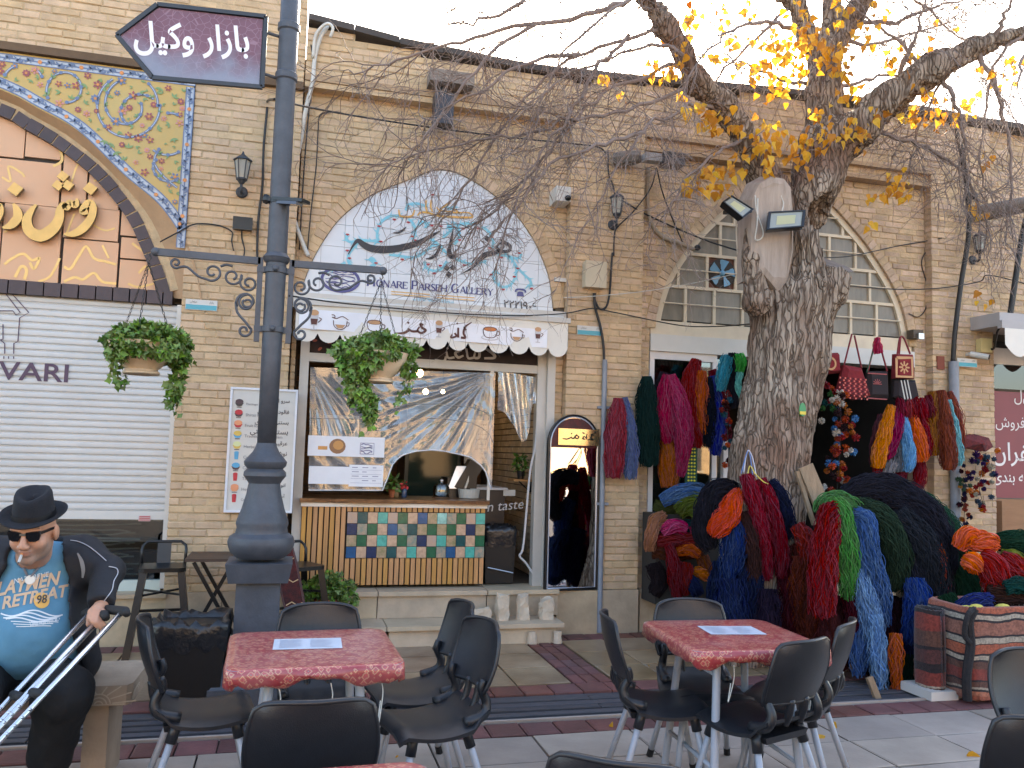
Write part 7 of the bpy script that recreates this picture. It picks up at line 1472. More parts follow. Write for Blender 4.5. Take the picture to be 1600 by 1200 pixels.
Nn_=vnormals(V,F);rid=1-np.abs(2*vnoise(V+.06*np.c_[vnoise(V,(4,4,2),3),vnoise(V,(4,4,2),4),0*V[:,0]],(17,17,2.1),1)-1);V=V+Nn_*((rid-.5)*.052+(vnoise(V,(40,40,7),5)-.5)*.014+(vnoise(V,(6,6,3),7)-.5)*.05)[:,None]
link('trunk',np_mesh('trunk',V,F,BARK,True),tree)
m=MB();PX=[(1181,428),(1177,360),(1178,310),(1188,286),(1206,276),(1226,279),(1238,292),(1242,330),(1243,390),(1241,440),(1233,456),(1214,440),(1196,424)];fr=[tp(x,y,5.935)for x,y in PX];fr=[f+np.array([0,.03*abs((x-1210)/32)**2+.0022*max(0,y-405),0])for f,(x,y)in zip(fr,PX)]
k=len(fr);bk=[f+np.array([0,.18,0])+(f-np.mean(fr,0))*.12 for f in fr];inn=[f+(np.mean(fr,0)-f)*.12+np.array([0,-.02,0])for f in fr]
m.add(fr+bk+inn,[(i,k+i,k+(i+1)%k,(i+1)%k)for i in range(k)]+[(2*k+i,i,(i+1)%k,2*k+(i+1)%k)for i in range(k)]+[tuple(range(2*k,3*k))]);m.build('cut_face',CUT,tree,label='pale flat sawn face of a lopped limb')
c=tp(1287,424,6.12);m=MB();n=28;u_=nrm(np.cross((.1,-.48,.87),(0,1,0)));u_=-u_ if u_[0]<0 else u_;v_=np.cross((.1,-.48,.87),u_);c=c+np.array([.004,-.035,.068]);m.add([c+TR(44)*r.uniform(.93,1.06)*(math.cos(a)*u_+1.1*math.sin(a)*v_)for a in np.linspace(0,6.283,n+1)[:-1]]+[c+np.array([0,.005,-.008])],[(i,(i+1)%n,n)for i in range(n)]);m.build('stump_top',M('weathered_cut',hx(140,126,118,.7),.9,.25,9,bump=.4,bscale=40),tree)
# branches, twigs, leaves
rg=np.random.default_rng(12)
BR=[[(1042,40,5.95),(980,62,5.9),(905,85,5.8),(835,135,5.75),(765,230,5.8),(705,330,5.9),(648,385,6.0)],[(1000,-5,5.9),(930,18,5.8),(840,38,5.7),(740,58,5.7),(640,88,5.75),(550,112,5.8)],[(1074,98,6.0),(1000,122,5.9),(940,150,5.8),(880,205,5.7),(825,275,5.75),(765,332,5.8),(725,385,5.85)],[(1128,165,6.1),(1060,172,5.9),(1005,205,5.7),(965,262,5.7),(930,330,5.7)],[(920,-60,5.6),(830,-5,5.6),(765,28,5.6),(700,42,5.65)],[(1088,128,6.0),(1000,168,5.85),(900,188,5.7),(800,212,5.7),(700,228,5.75),(590,262,5.8)],[(1165,215,6.2),(1120,240,6.0),(1070,285,5.9),(1045,340,5.85)],[(1262,55,6.4),(1215,38,6.2),(1165,40,6.0),(1110,75,5.8),(1060,150,5.7)],[(1200,-20,6.4),(1130,-40,6.2),(1040,-30,5.9),(960,10,5.6),(890,75,5.5),(850,150,5.5)],[(1330,30,6.3),(1390,35,6.1),(1450,15,5.9),(1530,-10,5.7)],[(1300,50,6.4),(1350,70,6.5),(1420,55,6.6),(1500,30,6.6)],[(1395,150,5.95),(1420,85,5.8),(1440,30,5.7),(1450,-40,5.6)],[(1455,108,5.8),(1490,150,5.7),(1505,215,5.7),(1500,290,5.75)],[(1520,75,5.7),(1555,135,5.6),(1575,210,5.6),(1580,300,5.65),(1570,380,5.7)],[(1560,60,5.6),(1570,20,5.5),(1600,-30,5.4)],[(1340,200,6.1),(1400,215,6.0),(1460,235,5.9),(1520,290,5.8),(1545,360,5.8)],[(1287,150,6.35),(1340,130,6.5),(1400,120,6.7),(1480,170,6.8)],[(1290,120,6.4),(1240,130,6.5),(1190,110,6.6),(1140,90,6.7)],[(1365,-30,6.2),(1330,-60,6.0),(1290,-40,5.8)],[(1620,45,5.5),(1600,90,5.45),(1585,140,5.4)],[(980,62,5.9),(930,110,5.7),(890,180,5.6),(845,240,5.6),(800,330,5.6),(775,420,5.65)],[(905,85,5.8),(820,100,5.6),(730,150,5.6),(650,200,5.65)],[(1005,205,5.7),(930,230,5.6),(860,260,5.6),(790,345,5.6),(740,410,5.65)],[(840,38,5.7),(760,90,5.6),(690,180,5.6),(640,260,5.65)],[(1040,40,5.95),(1010,-10,5.8),(950,-40,5.7),(860,-50,5.6),(760,-20,5.6)],[(1072,90,6.0),(1030,70,5.8),(960,90,5.7),(880,120,5.6),(800,180,5.6)],[(1240,10,6.4),(1180,60,6.3),(1120,120,6.2),(1080,190,6.1)],[(1365,-30,6.2),(1420,-10,6.3),(1500,60,6.4),(1570,90,6.5)],[(1450,108,5.8),(1400,60,5.9),(1340,20,6.0),(1290,-30,6.1)],[(1520,75,5.7),(1480,120,5.8),(1440,190,5.9),(1420,260,6.0)],[(1600,50,5.5),(1560,90,5.6),(1540,170,5.7),(1530,260,5.8),(1560,330,5.8)]]
tw={6:[],7:[],9:[]}
def twig(p,d,L,r0,depth,droop):
    k=9 if depth==0 else 7 if depth==1 else 6;P=[p];q=p.copy();d=nrm(d);s=L/(k-1)
    for i in range(k-1):d=nrm(d+rg.normal(size=3)*.26+np.array([0,0,-droop*.2]));q=q+d*s;P.append(q)
    tw[k].append((np.array(P),np.linspace(r0,r0*.35,k)))
    if depth<2:
        for _ in range(rg.integers(3,6)if depth==0 else rg.integers(1,4)):
            i=rg.integers(1,k-1);twig(P[i],nrm(P[i+1]-P[i-1])+rg.normal(size=3)*.75*np.array([1,.6,1]),L*rg.uniform(.3,.62),r0*.62,depth+1,droop)
LEAFSPOT=[]
for bi,b in enumerate(BR):
    A=catmull([tp(*q)for q in b],5);m=MB();r0=.017 if bi in(0,2,3,5,20,21,22,23,6)or bi>23 else .024;A=A+rg.normal(size=A.shape)*.012;m.tube(A,np.linspace(r0,.005,len(A)),6);m.build('branch',TWIG,tree,smooth=True)
    left=b[-1][0]<1000
    for i in range(2,len(A)):
        for _ in range((1 if rg.random()<.9 else 0)+(1 if rg.random()<(.25 if left else .75)else 0)):
            t=nrm(A[i]-A[i-1]);twig(A[i],t*.8+rg.normal(size=3)*.7*np.array([1,.55,1])+np.array([-.15 if left else 0,0,-.15]),rg.uniform(.35,.95),rg.uniform(.0032,.006),0,.5 if left else .35)
        if not left:LEAFSPOT.append(A[i])
VV,FF,n0=[],[],0
for k,lst in tw.items():
    if lst:v,f=tubes([a for a,_ in lst],[b for _,b in lst],3);VV.append(v);FF.append(f+n0);n0+=len(v)
link('twigs',np_mesh('twigs',np.vstack(VV),np.vstack(FF),TWIG),tree,None,'stuff')
LEAFY=bpy.data.materials.new('yellow_leaf');LEAFY.use_nodes=True;nt_=LEAFY.node_tree;N_,L_=nt_.nodes,nt_.links;pb=N_['Principled BSDF'];pb.inputs['Roughness'].default_value=.55
gi=N_.new('ShaderNodeNewGeometry');oi=N_.new('ShaderNodeObjectInfo');ad=N_.new('ShaderNodeMath');L_.new(gi.outputs['Random Per Island'],ad.inputs[0]);L_.new(oi.outputs['Random'],ad.inputs[1]);fr_=N_.new('ShaderNodeMath');fr_.operation='FRACT';L_.new(ad.outputs[0],fr_.inputs[0]);cr=N_.new('ShaderNodeValToRGB');cr.color_ramp.elements[0].color=(*hx(190,120,40,.8),1);cr.color_ramp.elements[1].color=(*hx(240,196,70,.9),1);e=cr.color_ramp.elements.new(.5);e.color=(*hx(232,164,40,.85),1);L_.new(fr_.outputs[0],cr.inputs[0]);L_.new(cr.outputs[0],pb.inputs['Base Color'])
tl=N_.new('ShaderNodeBsdfTranslucent');L_.new(cr.outputs[0],tl.inputs[0]);ms=N_.new('ShaderNodeMixShader');ms.inputs[0].default_value=.5;L_.new(pb.outputs[0],ms.inputs[1]);L_.new(tl.outputs[0],ms.inputs[2]);L_.new(ms.outputs[0],N_['Material Output'].inputs[0])
CLU=[(1330,205,30,26),(1300,212,22,14),(1270,218,26,18),(1238,232,30,22),(1205,205,26,16),(1185,225,26,18),(1200,258,16,10),(1118,182,26,16),(1100,178,20,10),(1150,190,20,10),(1215,130,26,14),(1225,80,40,30),(1205,70,26,14),(1250,110,22,12),(1290,75,35,22),(1300,75,20,12),(1255,60,22,12),(1075,290,16,8),(1105,285,24,14),(1120,262,22,12),(1145,270,22,10),(1130,300,14,6),(1405,285,22,12),(1385,300,14,8),(1360,345,10,3),(1415,310,8,3),(1362,308,8,4),(1450,175,34,16),(1430,178,18,8),(1380,175,22,8),(1400,95,24,10),(1420,85,16,7),(1315,110,20,8),(1530,330,20,8),(1540,470,14,4),(1545,250,14,4),(1060,75,24,8),(1035,110,20,7),(1080,40,20,8),(1070,20,14,5),(1020,105,16,5),(1060,145,12,4),(975,150,8,2),(940,120,8,2),(1170,110,24,10),(1150,60,24,8),(1120,90,14,5),(1340,60,30,8),(1480,60,40,8),(1560,120,30,8),(1590,90,20,6),(1500,160,30,6),(1250,15,30,10),(1310,20,26,8),(1380,20,30,6),(1170,10,30,7),(1060,100,30,8),(1120,20,26,6),(1330,145,20,6),(1280,180,24,8),(1160,235,14,5),(1440,140,12,5),(1070,172,14,4)]
pos=[]
for x,y,s,k in CLU:
    Y=rg.uniform(5.75,6.05)
    for _ in range(int(k*1.5)):q=tp(x+rg.normal()*s*.55,y+rg.normal()*s*.5,Y+rg.normal()*.12);pos.append(q)
pos=np.array(pos);order=np.argsort(pos[:,1]);pos=pos[order];k=len(pos)
D=rg.normal(size=(k,3))*.45+np.array([0,-.1,-1.0]);sz=rg.uniform(.042,.08,k)
S_=np.array([(0,0,0),(-.02,.2,.02),(.12,.42,.05),(.4,.44,.03),(.75,.22,-.02),(1.1,0,-.1),(.75,-.22,-.02),(.4,-.44,.03),(.12,-.42,.05),(-.02,-.2,.02)]);lm=[]
for j in range(6):
    v=S_.copy();v[:,2]+=(.12+.08*j/3)*np.abs(v[:,1])-(.05*j)*v[:,0]**2;v=np.vstack([v,[.45,0,-.03]]);me=bpy.data.meshes.new('leaf');me.from_pydata(v.tolist(),[],[(10,i,(i+1)%10)for i in range(10)]);me.materials.append(LEAFY);lm.append((me,v))
Vr,Fr=[],[]
for i in range(k):
    d=nrm(D[i]);u=nrm(np.cross(d,rg.normal(size=3)*.6+np.array([0,1,0])));n_=np.cross(d,u);Rm_=np.stack([d,u,n_],1)*sz[i]
    if i<290:
        o=bpy.data.objects.new('leaf',lm[i%6][0]);S.collection.objects.link(o);M4=Matrix.Identity(4)
        for a in range(3):
            for b in range(3):M4[a][b]=Rm_[a,b]
            M4[a][3]=pos[i][a]
        o.parent=tree;o.matrix_parent_inverse=parent_inv(tree);o.matrix_basis=M4
    else:Fr.append(np.array([(10,j,(j+1)%10)for j in range(10)])+11*len(Vr));Vr.append(lm[i%6][1]@Rm_.T+pos[i])
link('leaves',np_mesh('leaves',np.vstack(Vr),np.vstack(Fr),LEAFY),tree,None,'stuff')
# floodlights and tag on the tree
def flood(corners,Y,label,ctr):
    t=thing('floodlight',label,'floodlight',tp(*ctr,Y),'floodlights fixed to the tree');C=[tp(x,y,Y+dy)for x,y,dy in corners];m=MB();mid=np.mean(C,0);n=nrm(np.cross(C[1]-C[0],C[3]-C[0]));n=n if n[1]<0 else-n
    inn=[mid+(c-mid)*.86+n*.0 for c in C];bk=[mid+(c-mid)*.9-n*.05 for c in C]
    m.add(C+[c+n*.012 for c in C]+inn+[i+n*.012 for i in inn]+bk,[f for i in range(4)for j in[(i+1)%4]for f in((i,j,4+j,4+i),(4+i,4+j,12+j,12+i),(12+i,12+j,8+j,8+i),(i,16+i,16+j,j))]+[(16,17,18,19)]);m.build('housing',BLACKMETAL,t)
    m=MB();m.add([i+n*.003 for i in inn],[(0,1,2,3)]);m.build('lens',flat('floodlight_lens',140,144,138,.15),t);m=MB();w_=[mid+(c-mid)*.5+n*.005 for c in C];m.add(w_,[(0,1,2,3)]);m.build('led_panel',flat('led_yellow',170,168,130,.3),t)
    m=MB();m.bar(mid-n*.05,mid-n*.05+np.array([.0,.14,.02]),.03);m.bar(C[1]-n*.02,mid-n*.06,.02);m.bar(C[2]-n*.02,mid-n*.06,.02);m.build('bracket',BLACKMETAL,t)
flood([(1128,316,0),(1142,306,.06),(1177,328,.04),(1160,342,-.02)],5.86,'smaller floodlight tilted on the left side of the tree',(1152,324))
flood([(1200,332,0),(1258,329,.0),(1255,355,-.06),(1197,360,-.06)],5.85,'larger floodlight facing out below the sawn limb',(1228,345))
tg=thing('tree_tag','small green and yellow tag pinned to the tree trunk','tag',tp(1253,640,5.9));c=tp(1253,640,5.93);m=MB();m.prism([(c[0]+.03*math.cos(a),c[2]+.055*math.sin(a))for a in np.linspace(0,6.283,13)[:-1]],c[1]-.012,c[1]+.02);m.build('plate',flat('tag_green',60,140,90,.4),tg);m=MB();m.bx(c[0]-.028,c[0]+.028,c[1]-.015,c[1]-.0125,c[2]-.04,c[2]-.015);m.build('yellow_band',flat('tag_yellow',214,190,70,.4),tg)
for lab,P in(('white wire looping down from the left floodlight',[(1180,305,5.93),(1182,330,5.92),(1192,360,5.93),(1190,372,5.93),(1180,374,5.92),(1183,350,5.92),(1184,310,5.93)]),('white wire hanging past the lattice window from tree',[(1150,342,6.0),(1151,380,6.1),(1154,410,6.2),(1158,428,6.2)]),('white wire over the sawn limb above larger floodlight',[(1216,282,5.95),(1220,305,5.94),(1224,318,5.93),(1222,330,5.88)])):cable(lab,P,.006,WCABLE,5,'wire',None,'wire')
# ================================================================ wool: hanks made of strands
_wm={}
def wool(c,k=.76):
    if c not in _wm:_wm[c]=M('wool_%d_%d_%d'%c,hx(*c,k),.97,.25,30,isl=.2,spec=.05)
    return _wm[c]
wr=np.random.default_rng(77)
def hank_geo(path,rad,n=90,K=22,wav=.014,depth=.75,sr=.0034,frizz=0.0018,ragged=.08,core=True):
    n=int(n*1.7)
    A=catmull(np.c_[np.asarray(path,float),np.asarray(rad,float)],8);s=np.r_[0,np.cumsum(np.linalg.norm(np.diff(A[:,:3],axis=0),axis=1))];L=s[-1]
    u0=wr.uniform(-.01,.02,n)*0;u1=1-np.abs(wr.normal(0,ragged,n));t=np.linspace(0,1,K)[None]*u1[:,None]
    P=np.stack([np.interp(t*L,s,A[:,j])for j in range(3)],-1);R_=np.interp(t*L,s,A[:,3])
    T=np.gradient(A[:,:3],axis=0);T/=np.linalg.norm(T,axis=1)[:,None];Sd=np.cross(T,(0,1,0));bad=np.linalg.norm(Sd,axis=1)<.2;Sd[bad]=(1,0,0);Sd/=np.linalg.norm(Sd,axis=1)[:,None];Dp=np.cross(Sd,T)
    S2=np.stack([np.interp(t*L,s,Sd[:,j])for j in range(3)],-1);D2=np.stack([np.interp(t*L,s,Dp[:,j])for j in range(3)],-1)
    ph=wr.uniform(0,6.283,n)[:,None];rho=wr.uniform(.72,1.03,n)[:,None];ph=ph+.35*np.sin(t*3+wr.uniform(0,6.28,n)[:,None])
    w1=wav*np.sin(t*L*wr.uniform(14,30,n)[:,None]+wr.uniform(0,6.28,n)[:,None])+frizz*np.cumsum(wr.normal(size=t.shape),1)*.25
    w2=wav*np.sin(t*L*wr.uniform(14,30,n)[:,None]+wr.uniform(0,6.28,n)[:,None])+frizz*np.cumsum(wr.normal(size=t.shape),1)*.25
    P=P+S2*(R_*rho*np.cos(ph)+w1)[...,None]+D2*(R_*depth*rho*np.sin(ph)+w2)[...,None]
    V,F=tubes(P,sr*wr.uniform(.75,1.3,(n,1)),3)
    if core:
        k=len(A);th=np.arange(10)*.6283;rr=np.maximum(A[:,3]*.80-.004,.003);rr[-1]*=.3;rr[0]*=.6;C=A[:,None,:3]+rr[:,None,None]*(np.cos(th)[None,:,None]*Sd[:,None]+depth*np.sin(th)[None,:,None]*Dp[:,None]);j=np.arange(10);b=(np.arange(k-1)*10)[:,None]
        F2=np.stack([b+j,b+(j+1)%10,b+10+(j+1)%10,b+10+j],2).reshape(-1,4);F=np.vstack([F,F2+len(V)]);V=np.vstack([V,C.reshape(-1,3)])
    return V,F
def hank(col,pts,rad,label,n=90,grp='hanks of dyed wool',tie=True,name='wool_hank',**k):
    V,F=hank_geo([at(x,y,Y)for x,y,Y in pts],rad,n,**k);o=link(name,np_mesh(name,V,F,wool(col)),None);tag(o,label,'wool',grp)
    return o
def string(pts,label,mat=WCABLE,r=.003):cable(label,pts,r,mat,4,'string',None,'string')
Yh=7.12
CR,RO,NV,BK,GR=(140,28,38),(158,58,74),(26,34,66),(40,40,50),(36,72,54)
G1='hanks of wool hung along the shop pier'
hank(RO,[(966,622,Yh),(964,655,Yh),(960,700,Yh-.02),(958,748,Yh)],[.03,.085,.095,.06],'faded rose wool hank, leftmost of those beside the mirror',90,G1)
hank((96,112,156),[(974,622,Yh+.05),(982,660,Yh),(986,705,Yh),(984,750,Yh)],[.025,.05,.065,.05],'grey blue wool hank right behind the faded rose one',60,G1)
hank((24,50,48),[(1010,588,Yh),(1011,620,Yh),(1013,670,Yh-.02),(1014,730,Yh)],[.03,.095,.105,.08],'bottle green wool hank between the rose and magenta ones',110,G1)
hank(BK,[(1038,582,Yh+.12),(1030,620,Yh+.12),(1028,700,Yh+.12)],[.03,.07,.07],'black wool hank half hidden behind the bottle green hank',50,G1)
hank((168,92,34),[(1045,630,Yh+.06),(1042,680,Yh+.06),(1052,720,Yh)],[.05,.08,.05],'ochre wool hank showing below the magenta hanks',50,G1)
hank((164,46,86),[(1042,586,Yh),(1038,620,Yh-.03),(1040,660,Yh-.04),(1046,692,Yh)],[.03,.075,.075,.05],'shorter magenta hank left of a long one',70,G1)
hank((172,52,96),[(1048,586,Yh-.02),(1060,625,Yh-.06),(1068,670,Yh-.07),(1066,715,Yh-.04),(1062,745,Yh)],[.03,.085,.085,.06,.03],'long magenta wool hank tapering to a tail',100,G1)
hank((146,26,34),[(1088,562,Yh),(1080,600,Yh-.02),(1082,650,Yh-.02),(1092,700,Yh)],[.035,.095,.09,.06],'crimson wool hank hanging high beside the magenta pair',100,G1)
hank((190,84,28),[(1096,580,Yh-.06),(1096,620,Yh-.09),(1102,680,Yh-.05)],[.03,.06,.055],'rust orange hank in front of the crimson one',60,G1)
hank((24,30,44),[(1106,590,Yh-.06),(1108,640,Yh-.10),(1108,700,Yh-.05)],[.03,.055,.05],'near black wool hank between rust and royal blue',60,G1)
hank((44,60,140),[(1110,588,Yh-.05),(1122,640,Yh-.08),(1120,690,Yh-.08),(1116,712,Yh-.05)],[.03,.055,.06,.04],'royal blue wool hank left of the trunk',60,G1)
hank((120,26,44),[(1112,578,Yh+.05),(1126,620,Yh+.04),(1134,690,Yh+.05)],[.03,.06,.045],'dark crimson hank behind the royal blue one',50,G1)
hank((176,92,40),[(1046,690,7.2),(1044,725,7.16),(1046,762,7.15)],[.06,.085,.07],'tuft of rust brown wool hanging in the shop window',110,G1,frizz=.006)
hank((58,160,184),[(1136,556,6.95),(1130,580,6.93),(1126,612,6.95)],[.04,.05,.03],'turquoise braided wool high beside the trunk',36,G1,wav=.02)
hank(BK,[(1146,552,6.98),(1144,600,6.96),(1142,640,6.98)],[.035,.05,.04],'black wool between turquoise and bright green tufts',40,G1)
hank((64,176,74),[(1154,553,6.88),(1158,565,6.86),(1156,582,6.88)],[.03,.035,.02],'bright green wool tuft at top beside the trunk',30,G1,wav=.02)
hank((110,200,190),[(1156,582,6.88),(1154,600,6.86),(1158,622,6.88)],[.015,.022,.015],'thin mint green plait below the bright green tuft',16,G1)
m=MB();a,b=at(1072,698,7.1),at(1092,760,7.1);eb=thing('embroidered_band','dark green band embroidered in yellow hanging in shop window','band',a);m.bx(a[0],b[0]-.02,7.1,7.12,b[2],a[2]);m.build('band',flat('band_green',30,70,56,.9),eb);m=MB()
for i in range(11):
    z=a[2]-.02-i*(a[2]-b[2]-.04)/10
    for q in(-.03,0,.03):m.ball(((a[0]+b[0])/2-.01+q,7.097,z+.006*((i*3)%3)),(.012,.005,.010),6,4)
m.build('embroidery',flat('yellow_thread',200,190,60,.9),eb,kind='stuff')
rr=random.Random(15)
def pompoms(name,label,path,cols,n,size,seed,cat='tassel garland',grp=None):
    t=thing(name,label,cat,at(*path[0]),grp);A=catmull([at(*p)for p in path],10);m=MB();m.tube(A,.003,4);m.build('cord',CABLE,t);r=np.random.default_rng(seed);per={}
    for i in range(n):
        f=(i+.5)/n*(len(A)-1);k=int(f);c=A[k]+(A[min(k+1,len(A)-1)]-A[k])*(f-k)+r.normal(size=3)*np.array([size[1],size[1]*.6,size[1]*.5]);per.setdefault(cols[r.integers(len(cols))],[]).append(c)
    for col,cs in per.items():
        for c in cs:
            s=size[0]*r.uniform(.7,1.2);d=r.normal(size=(46,3));d/=np.linalg.norm(d,axis=1)[:,None];P=c+d[:,None]*s*np.linspace(.15,1,3)[None,:,None];V,F=tubes(P,np.array([[.0055,.005,.004]])*np.ones((46,1)),3);link('pompom',np_mesh('pompom',V,F,wool(col)),t)
    return t
OR,WH,TB=(206,84,34),(214,206,196),(70,130,190)
pompoms('tassel_garland','rust and red pompom garland hanging left of the trunk',[(1137,612,6.9),(1136,660,6.88),(1140,735,6.9)],[(150,40,34),OR,(70,30,32),(40,90,110),(130,40,40)],24,(.032,.03),1,grp='pompom garlands')
pompoms('tassel_garland','long garland of orange, blue and white pompoms right of the trunk',[(1308,610,6.75),(1314,660,6.7),(1312,710,6.7),(1308,765,6.7)],[OR,(160,60,40),TB,WH,(60,40,44),(150,36,40),(190,110,50)],60,(.036,.07),2,grp='pompom garlands')
pompoms('tassel_garland','red garland of small pompoms and tassels on far right pier',[(1530,705,7.12),(1535,730,7.1),(1530,760,7.1),(1538,795,7.12)],[(150,30,36),(60,40,90),(190,60,40),(70,90,110),(180,170,150),(220,120,30)],46,(.034,.065),3,grp='pompom garlands')
pompoms('tassel_garland','narrow dark pompom garland beside lower part of thick pipe',[(1508,730,7.13),(1508,770,7.12),(1506,820,7.13)],[(60,30,40),(150,60,40),(70,100,80),(190,130,50),(40,40,70)],24,(.03,.03),4,grp='pompom garlands')
pompoms('tassel_garland','dark teal and orange tassels hanging under red cushion',[(1290,600,6.85),(1302,618,6.8),(1296,640,6.8)],[(40,100,100),(190,80,40),(60,110,60),(150,40,50),WH],14,(.034,.04),5,grp='pompom garlands')
wb=thing('woven_cloth','folded patterned red and blue cloth hung over the garland at right','cloth',at(1526,690,7.15));m=MB();P=[(1503,683),(1522,678),(1545,684),(1552,698),(1540,706),(1522,702),(1508,700)];A=[at(x,y,7.1+.02*(i%2))for i,(x,y)in enumerate(P)];k=len(A);mid=np.mean(A,0)-(0,.06,0);m.add(A+[mid],[(i,(i+1)%k,k)for i in range(k)]);m.add([a+(0,.06,0)for a in A],[tuple(range(k))[::-1]]);m.build('cloth',M('kilim_blue_red',hx(90,44,60,.7),.9,.5,20,col2=hx(150,60,60,.7),bump=.3),wb)
# bags, cushion, tassel hung in the doorway
def bag(name,label,P,Y,mat,th=.05,strap=None,deco=None,seed=1):
    A=[at(x,y,Y)for x,y in P];t=thing(name,label,'bag' if 'bag' in name else name.split('_')[-1],A[0]);k=len(A);mid=np.mean(A,0);m=MB();inn=[a+(mid-a)*.25-(0,th,0)for a in A];bk=[a+(0,th,0)for a in A]
    m.add(A+inn+bk,[(k+i,i,(i+1)%k,k+(i+1)%k)for i in range(k)]+[(i,2*k+i,2*k+(i+1)%k,(i+1)%k)for i in range(k)]+[tuple(range(k,2*k)),tuple(range(2*k,3*k))[::-1]]);m.build('body',mat,t)
    if strap:m=MB();[m.tube(catmull([at(x,y,Y)for x,y in s],5),.009,6)for s in strap];m.build('strap',flat('strap_red',120,40,50,.9),t)
    if deco:deco(t,A,Y-th)
    return t
REDK=M('red_carpet',hx(142,34,44,.7),.9,.2,30,bump=.3)
def d_crochet(t,A,Y):
    m=MB();m2=MB()
    for j in range(9):
        for i in range(11):
            x,y=1312+i*4.2-(j-4)*.2*(i-5)*-.25+(2 if j%2 else 0),590+j*3.8+.35*i;c=at(x,y,Y-.003);q=m if(i+j)%2 else m2;q.poly([c+np.array([.011*math.cos(a),0,.011*math.sin(a)])for a in np.linspace(.78,7.06,5)[:-1]])
    m.build('crochet_dark',flat('crochet_dark',50,24,34,.9),t,kind='stuff');m2.build('crochet_pale',flat('crochet_pink',206,110,100,.9),t,kind='stuff')
bag('crochet_bag','red crochet bag with lattice pattern hanging left in the doorway',[(1319,570),(1346,575),(1360,618),(1336,625),(1308,616)],6.9,REDK,.04,[[(1319,570),(1331,522)],[(1346,575),(1335,524)]],d_crochet)
def d_dark(t,A,Y):
    m=MB();c=at(1371,600,Y-.003)
    for k in range(7):
        a=k*math.pi/6;m.ribbon([c,c+np.array([.05*math.cos(a),0,.05*math.sin(a)])],.008,n=1)
    for z in(583,622):m.ribbon([at(1356,z,Y-.003),at(1386,z+2,Y-.003)],.012,n=1)
    m.build('woven_flower',flat('woven_rose',150,80,80,.9),t)
bag('woven_bag','black woven bag with pale rose motif between two red bags',[(1355,580),(1387,580),(1388,622),(1356,621)],6.92,flat('woven_black',40,32,36,.9),.03,[[(1356,580),(1369,528)],[(1386,580),(1372,528)]],d_dark)
def d_carpet(t,A,Y):
    m=MB();c=at(1413,574,Y-.004)
    m.ribbon([at(x,y,Y-.003)for x,y in((1401,559),(1425,559),(1426,589),(1401,588),(1401,559))],.03,n=1,m=0)
    for k in range(8):a=k*math.pi/4;m.ribbon([c+np.array([.015*math.cos(a),0,.015*math.sin(a)]),c+np.array([.06*math.cos(a),0,.06*math.sin(a)])],.016,n=1,m=0)
    m.build('carpet_pattern',[flat('carpet_tan',196,150,110,.9)],t)
bag('carpet_bag','red carpet tote bag with tan border, highest at right of door',[(1398,553),(1426,554),(1428,592),(1397,591)],6.88,REDK,.04,[[(1402,553),(1405,532),(1408,526),(1413,530),(1422,553)],[(1405,553),(1407,528)]],d_carpet)
bag('fringed_bag','black and white striped bag with red tassels below carpet tote',[(1398,594),(1430,594),(1436,620),(1415,632),(1396,620)],6.9,flat('woven_black',40,32,36,.9),.035,None,lambda t,A,Y:[(lambda m:(m.ribbon([at(1408+i*5,594,Y-.003),at(1414+i*5,624,Y-.003)],.014,n=1),m.build('white_stripe',flat('wool_cream2',190,186,180,.9),t)))(MB())for i in range(3)])
bag('red_cushion','red cushion with round tan motif beside the trunk',[(1288,552),(1309,551),(1311,583),(1290,585)],6.95,REDK,.05,None,lambda t,A,Y:(lambda m:(m.ribbon([at(1298,568,Y-.004)+np.array([.055*math.cos(a),0,.055*math.sin(a)])for a in np.linspace(0,6.283,17)],.02,n=1),m.build('motif',flat('carpet_tan',196,150,110,.9),t)))(MB()))
hank((196,50,90),[(1371,528,6.9),(1371,540,6.88),(1373,553,6.88)],[.012,.035,.04],'pink tassel hanging from the lintel between bags',40,None,name='wool_tassel')
cable('green cord holding the pink tassel and black bag',[(1354,582,6.92),(1364,550,6.9),(1371,528,6.9)],.005,flat('cord_green',60,100,80,.8),5,'cord',None,'cord')
for i,(x,w_)in enumerate(((1427,10),(1440,12),(1418,8),(1405,9),(1450,9))):hank([(120,20,36),(140,24,44),(150,30,40),(128,26,50),(110,18,34)][i],[(x,618+i%2*4,6.9),(x+3,640,6.86),(x+4,652,6.88)],[.02,.045,.05],('tassel of wine red wool under the striped bag','deep red tassel right of the wine red one','red tassel left of the wine red one','plum tassel under the left edge of the striped bag','dark tassel nearest the ochre hank')[i],34,'wool tassels under the bags',name='wool_tassel')
hk=tag(MB().tube([at(1385,640,6.95),at(1420,632,6.95),at(1488,612,6.98)],.012,8).build('hanging_rail',STEEL),'thin rail holding the coloured wool hanks at right of doorway','rail')
G2='bright hanks hung on the right of the doorway'
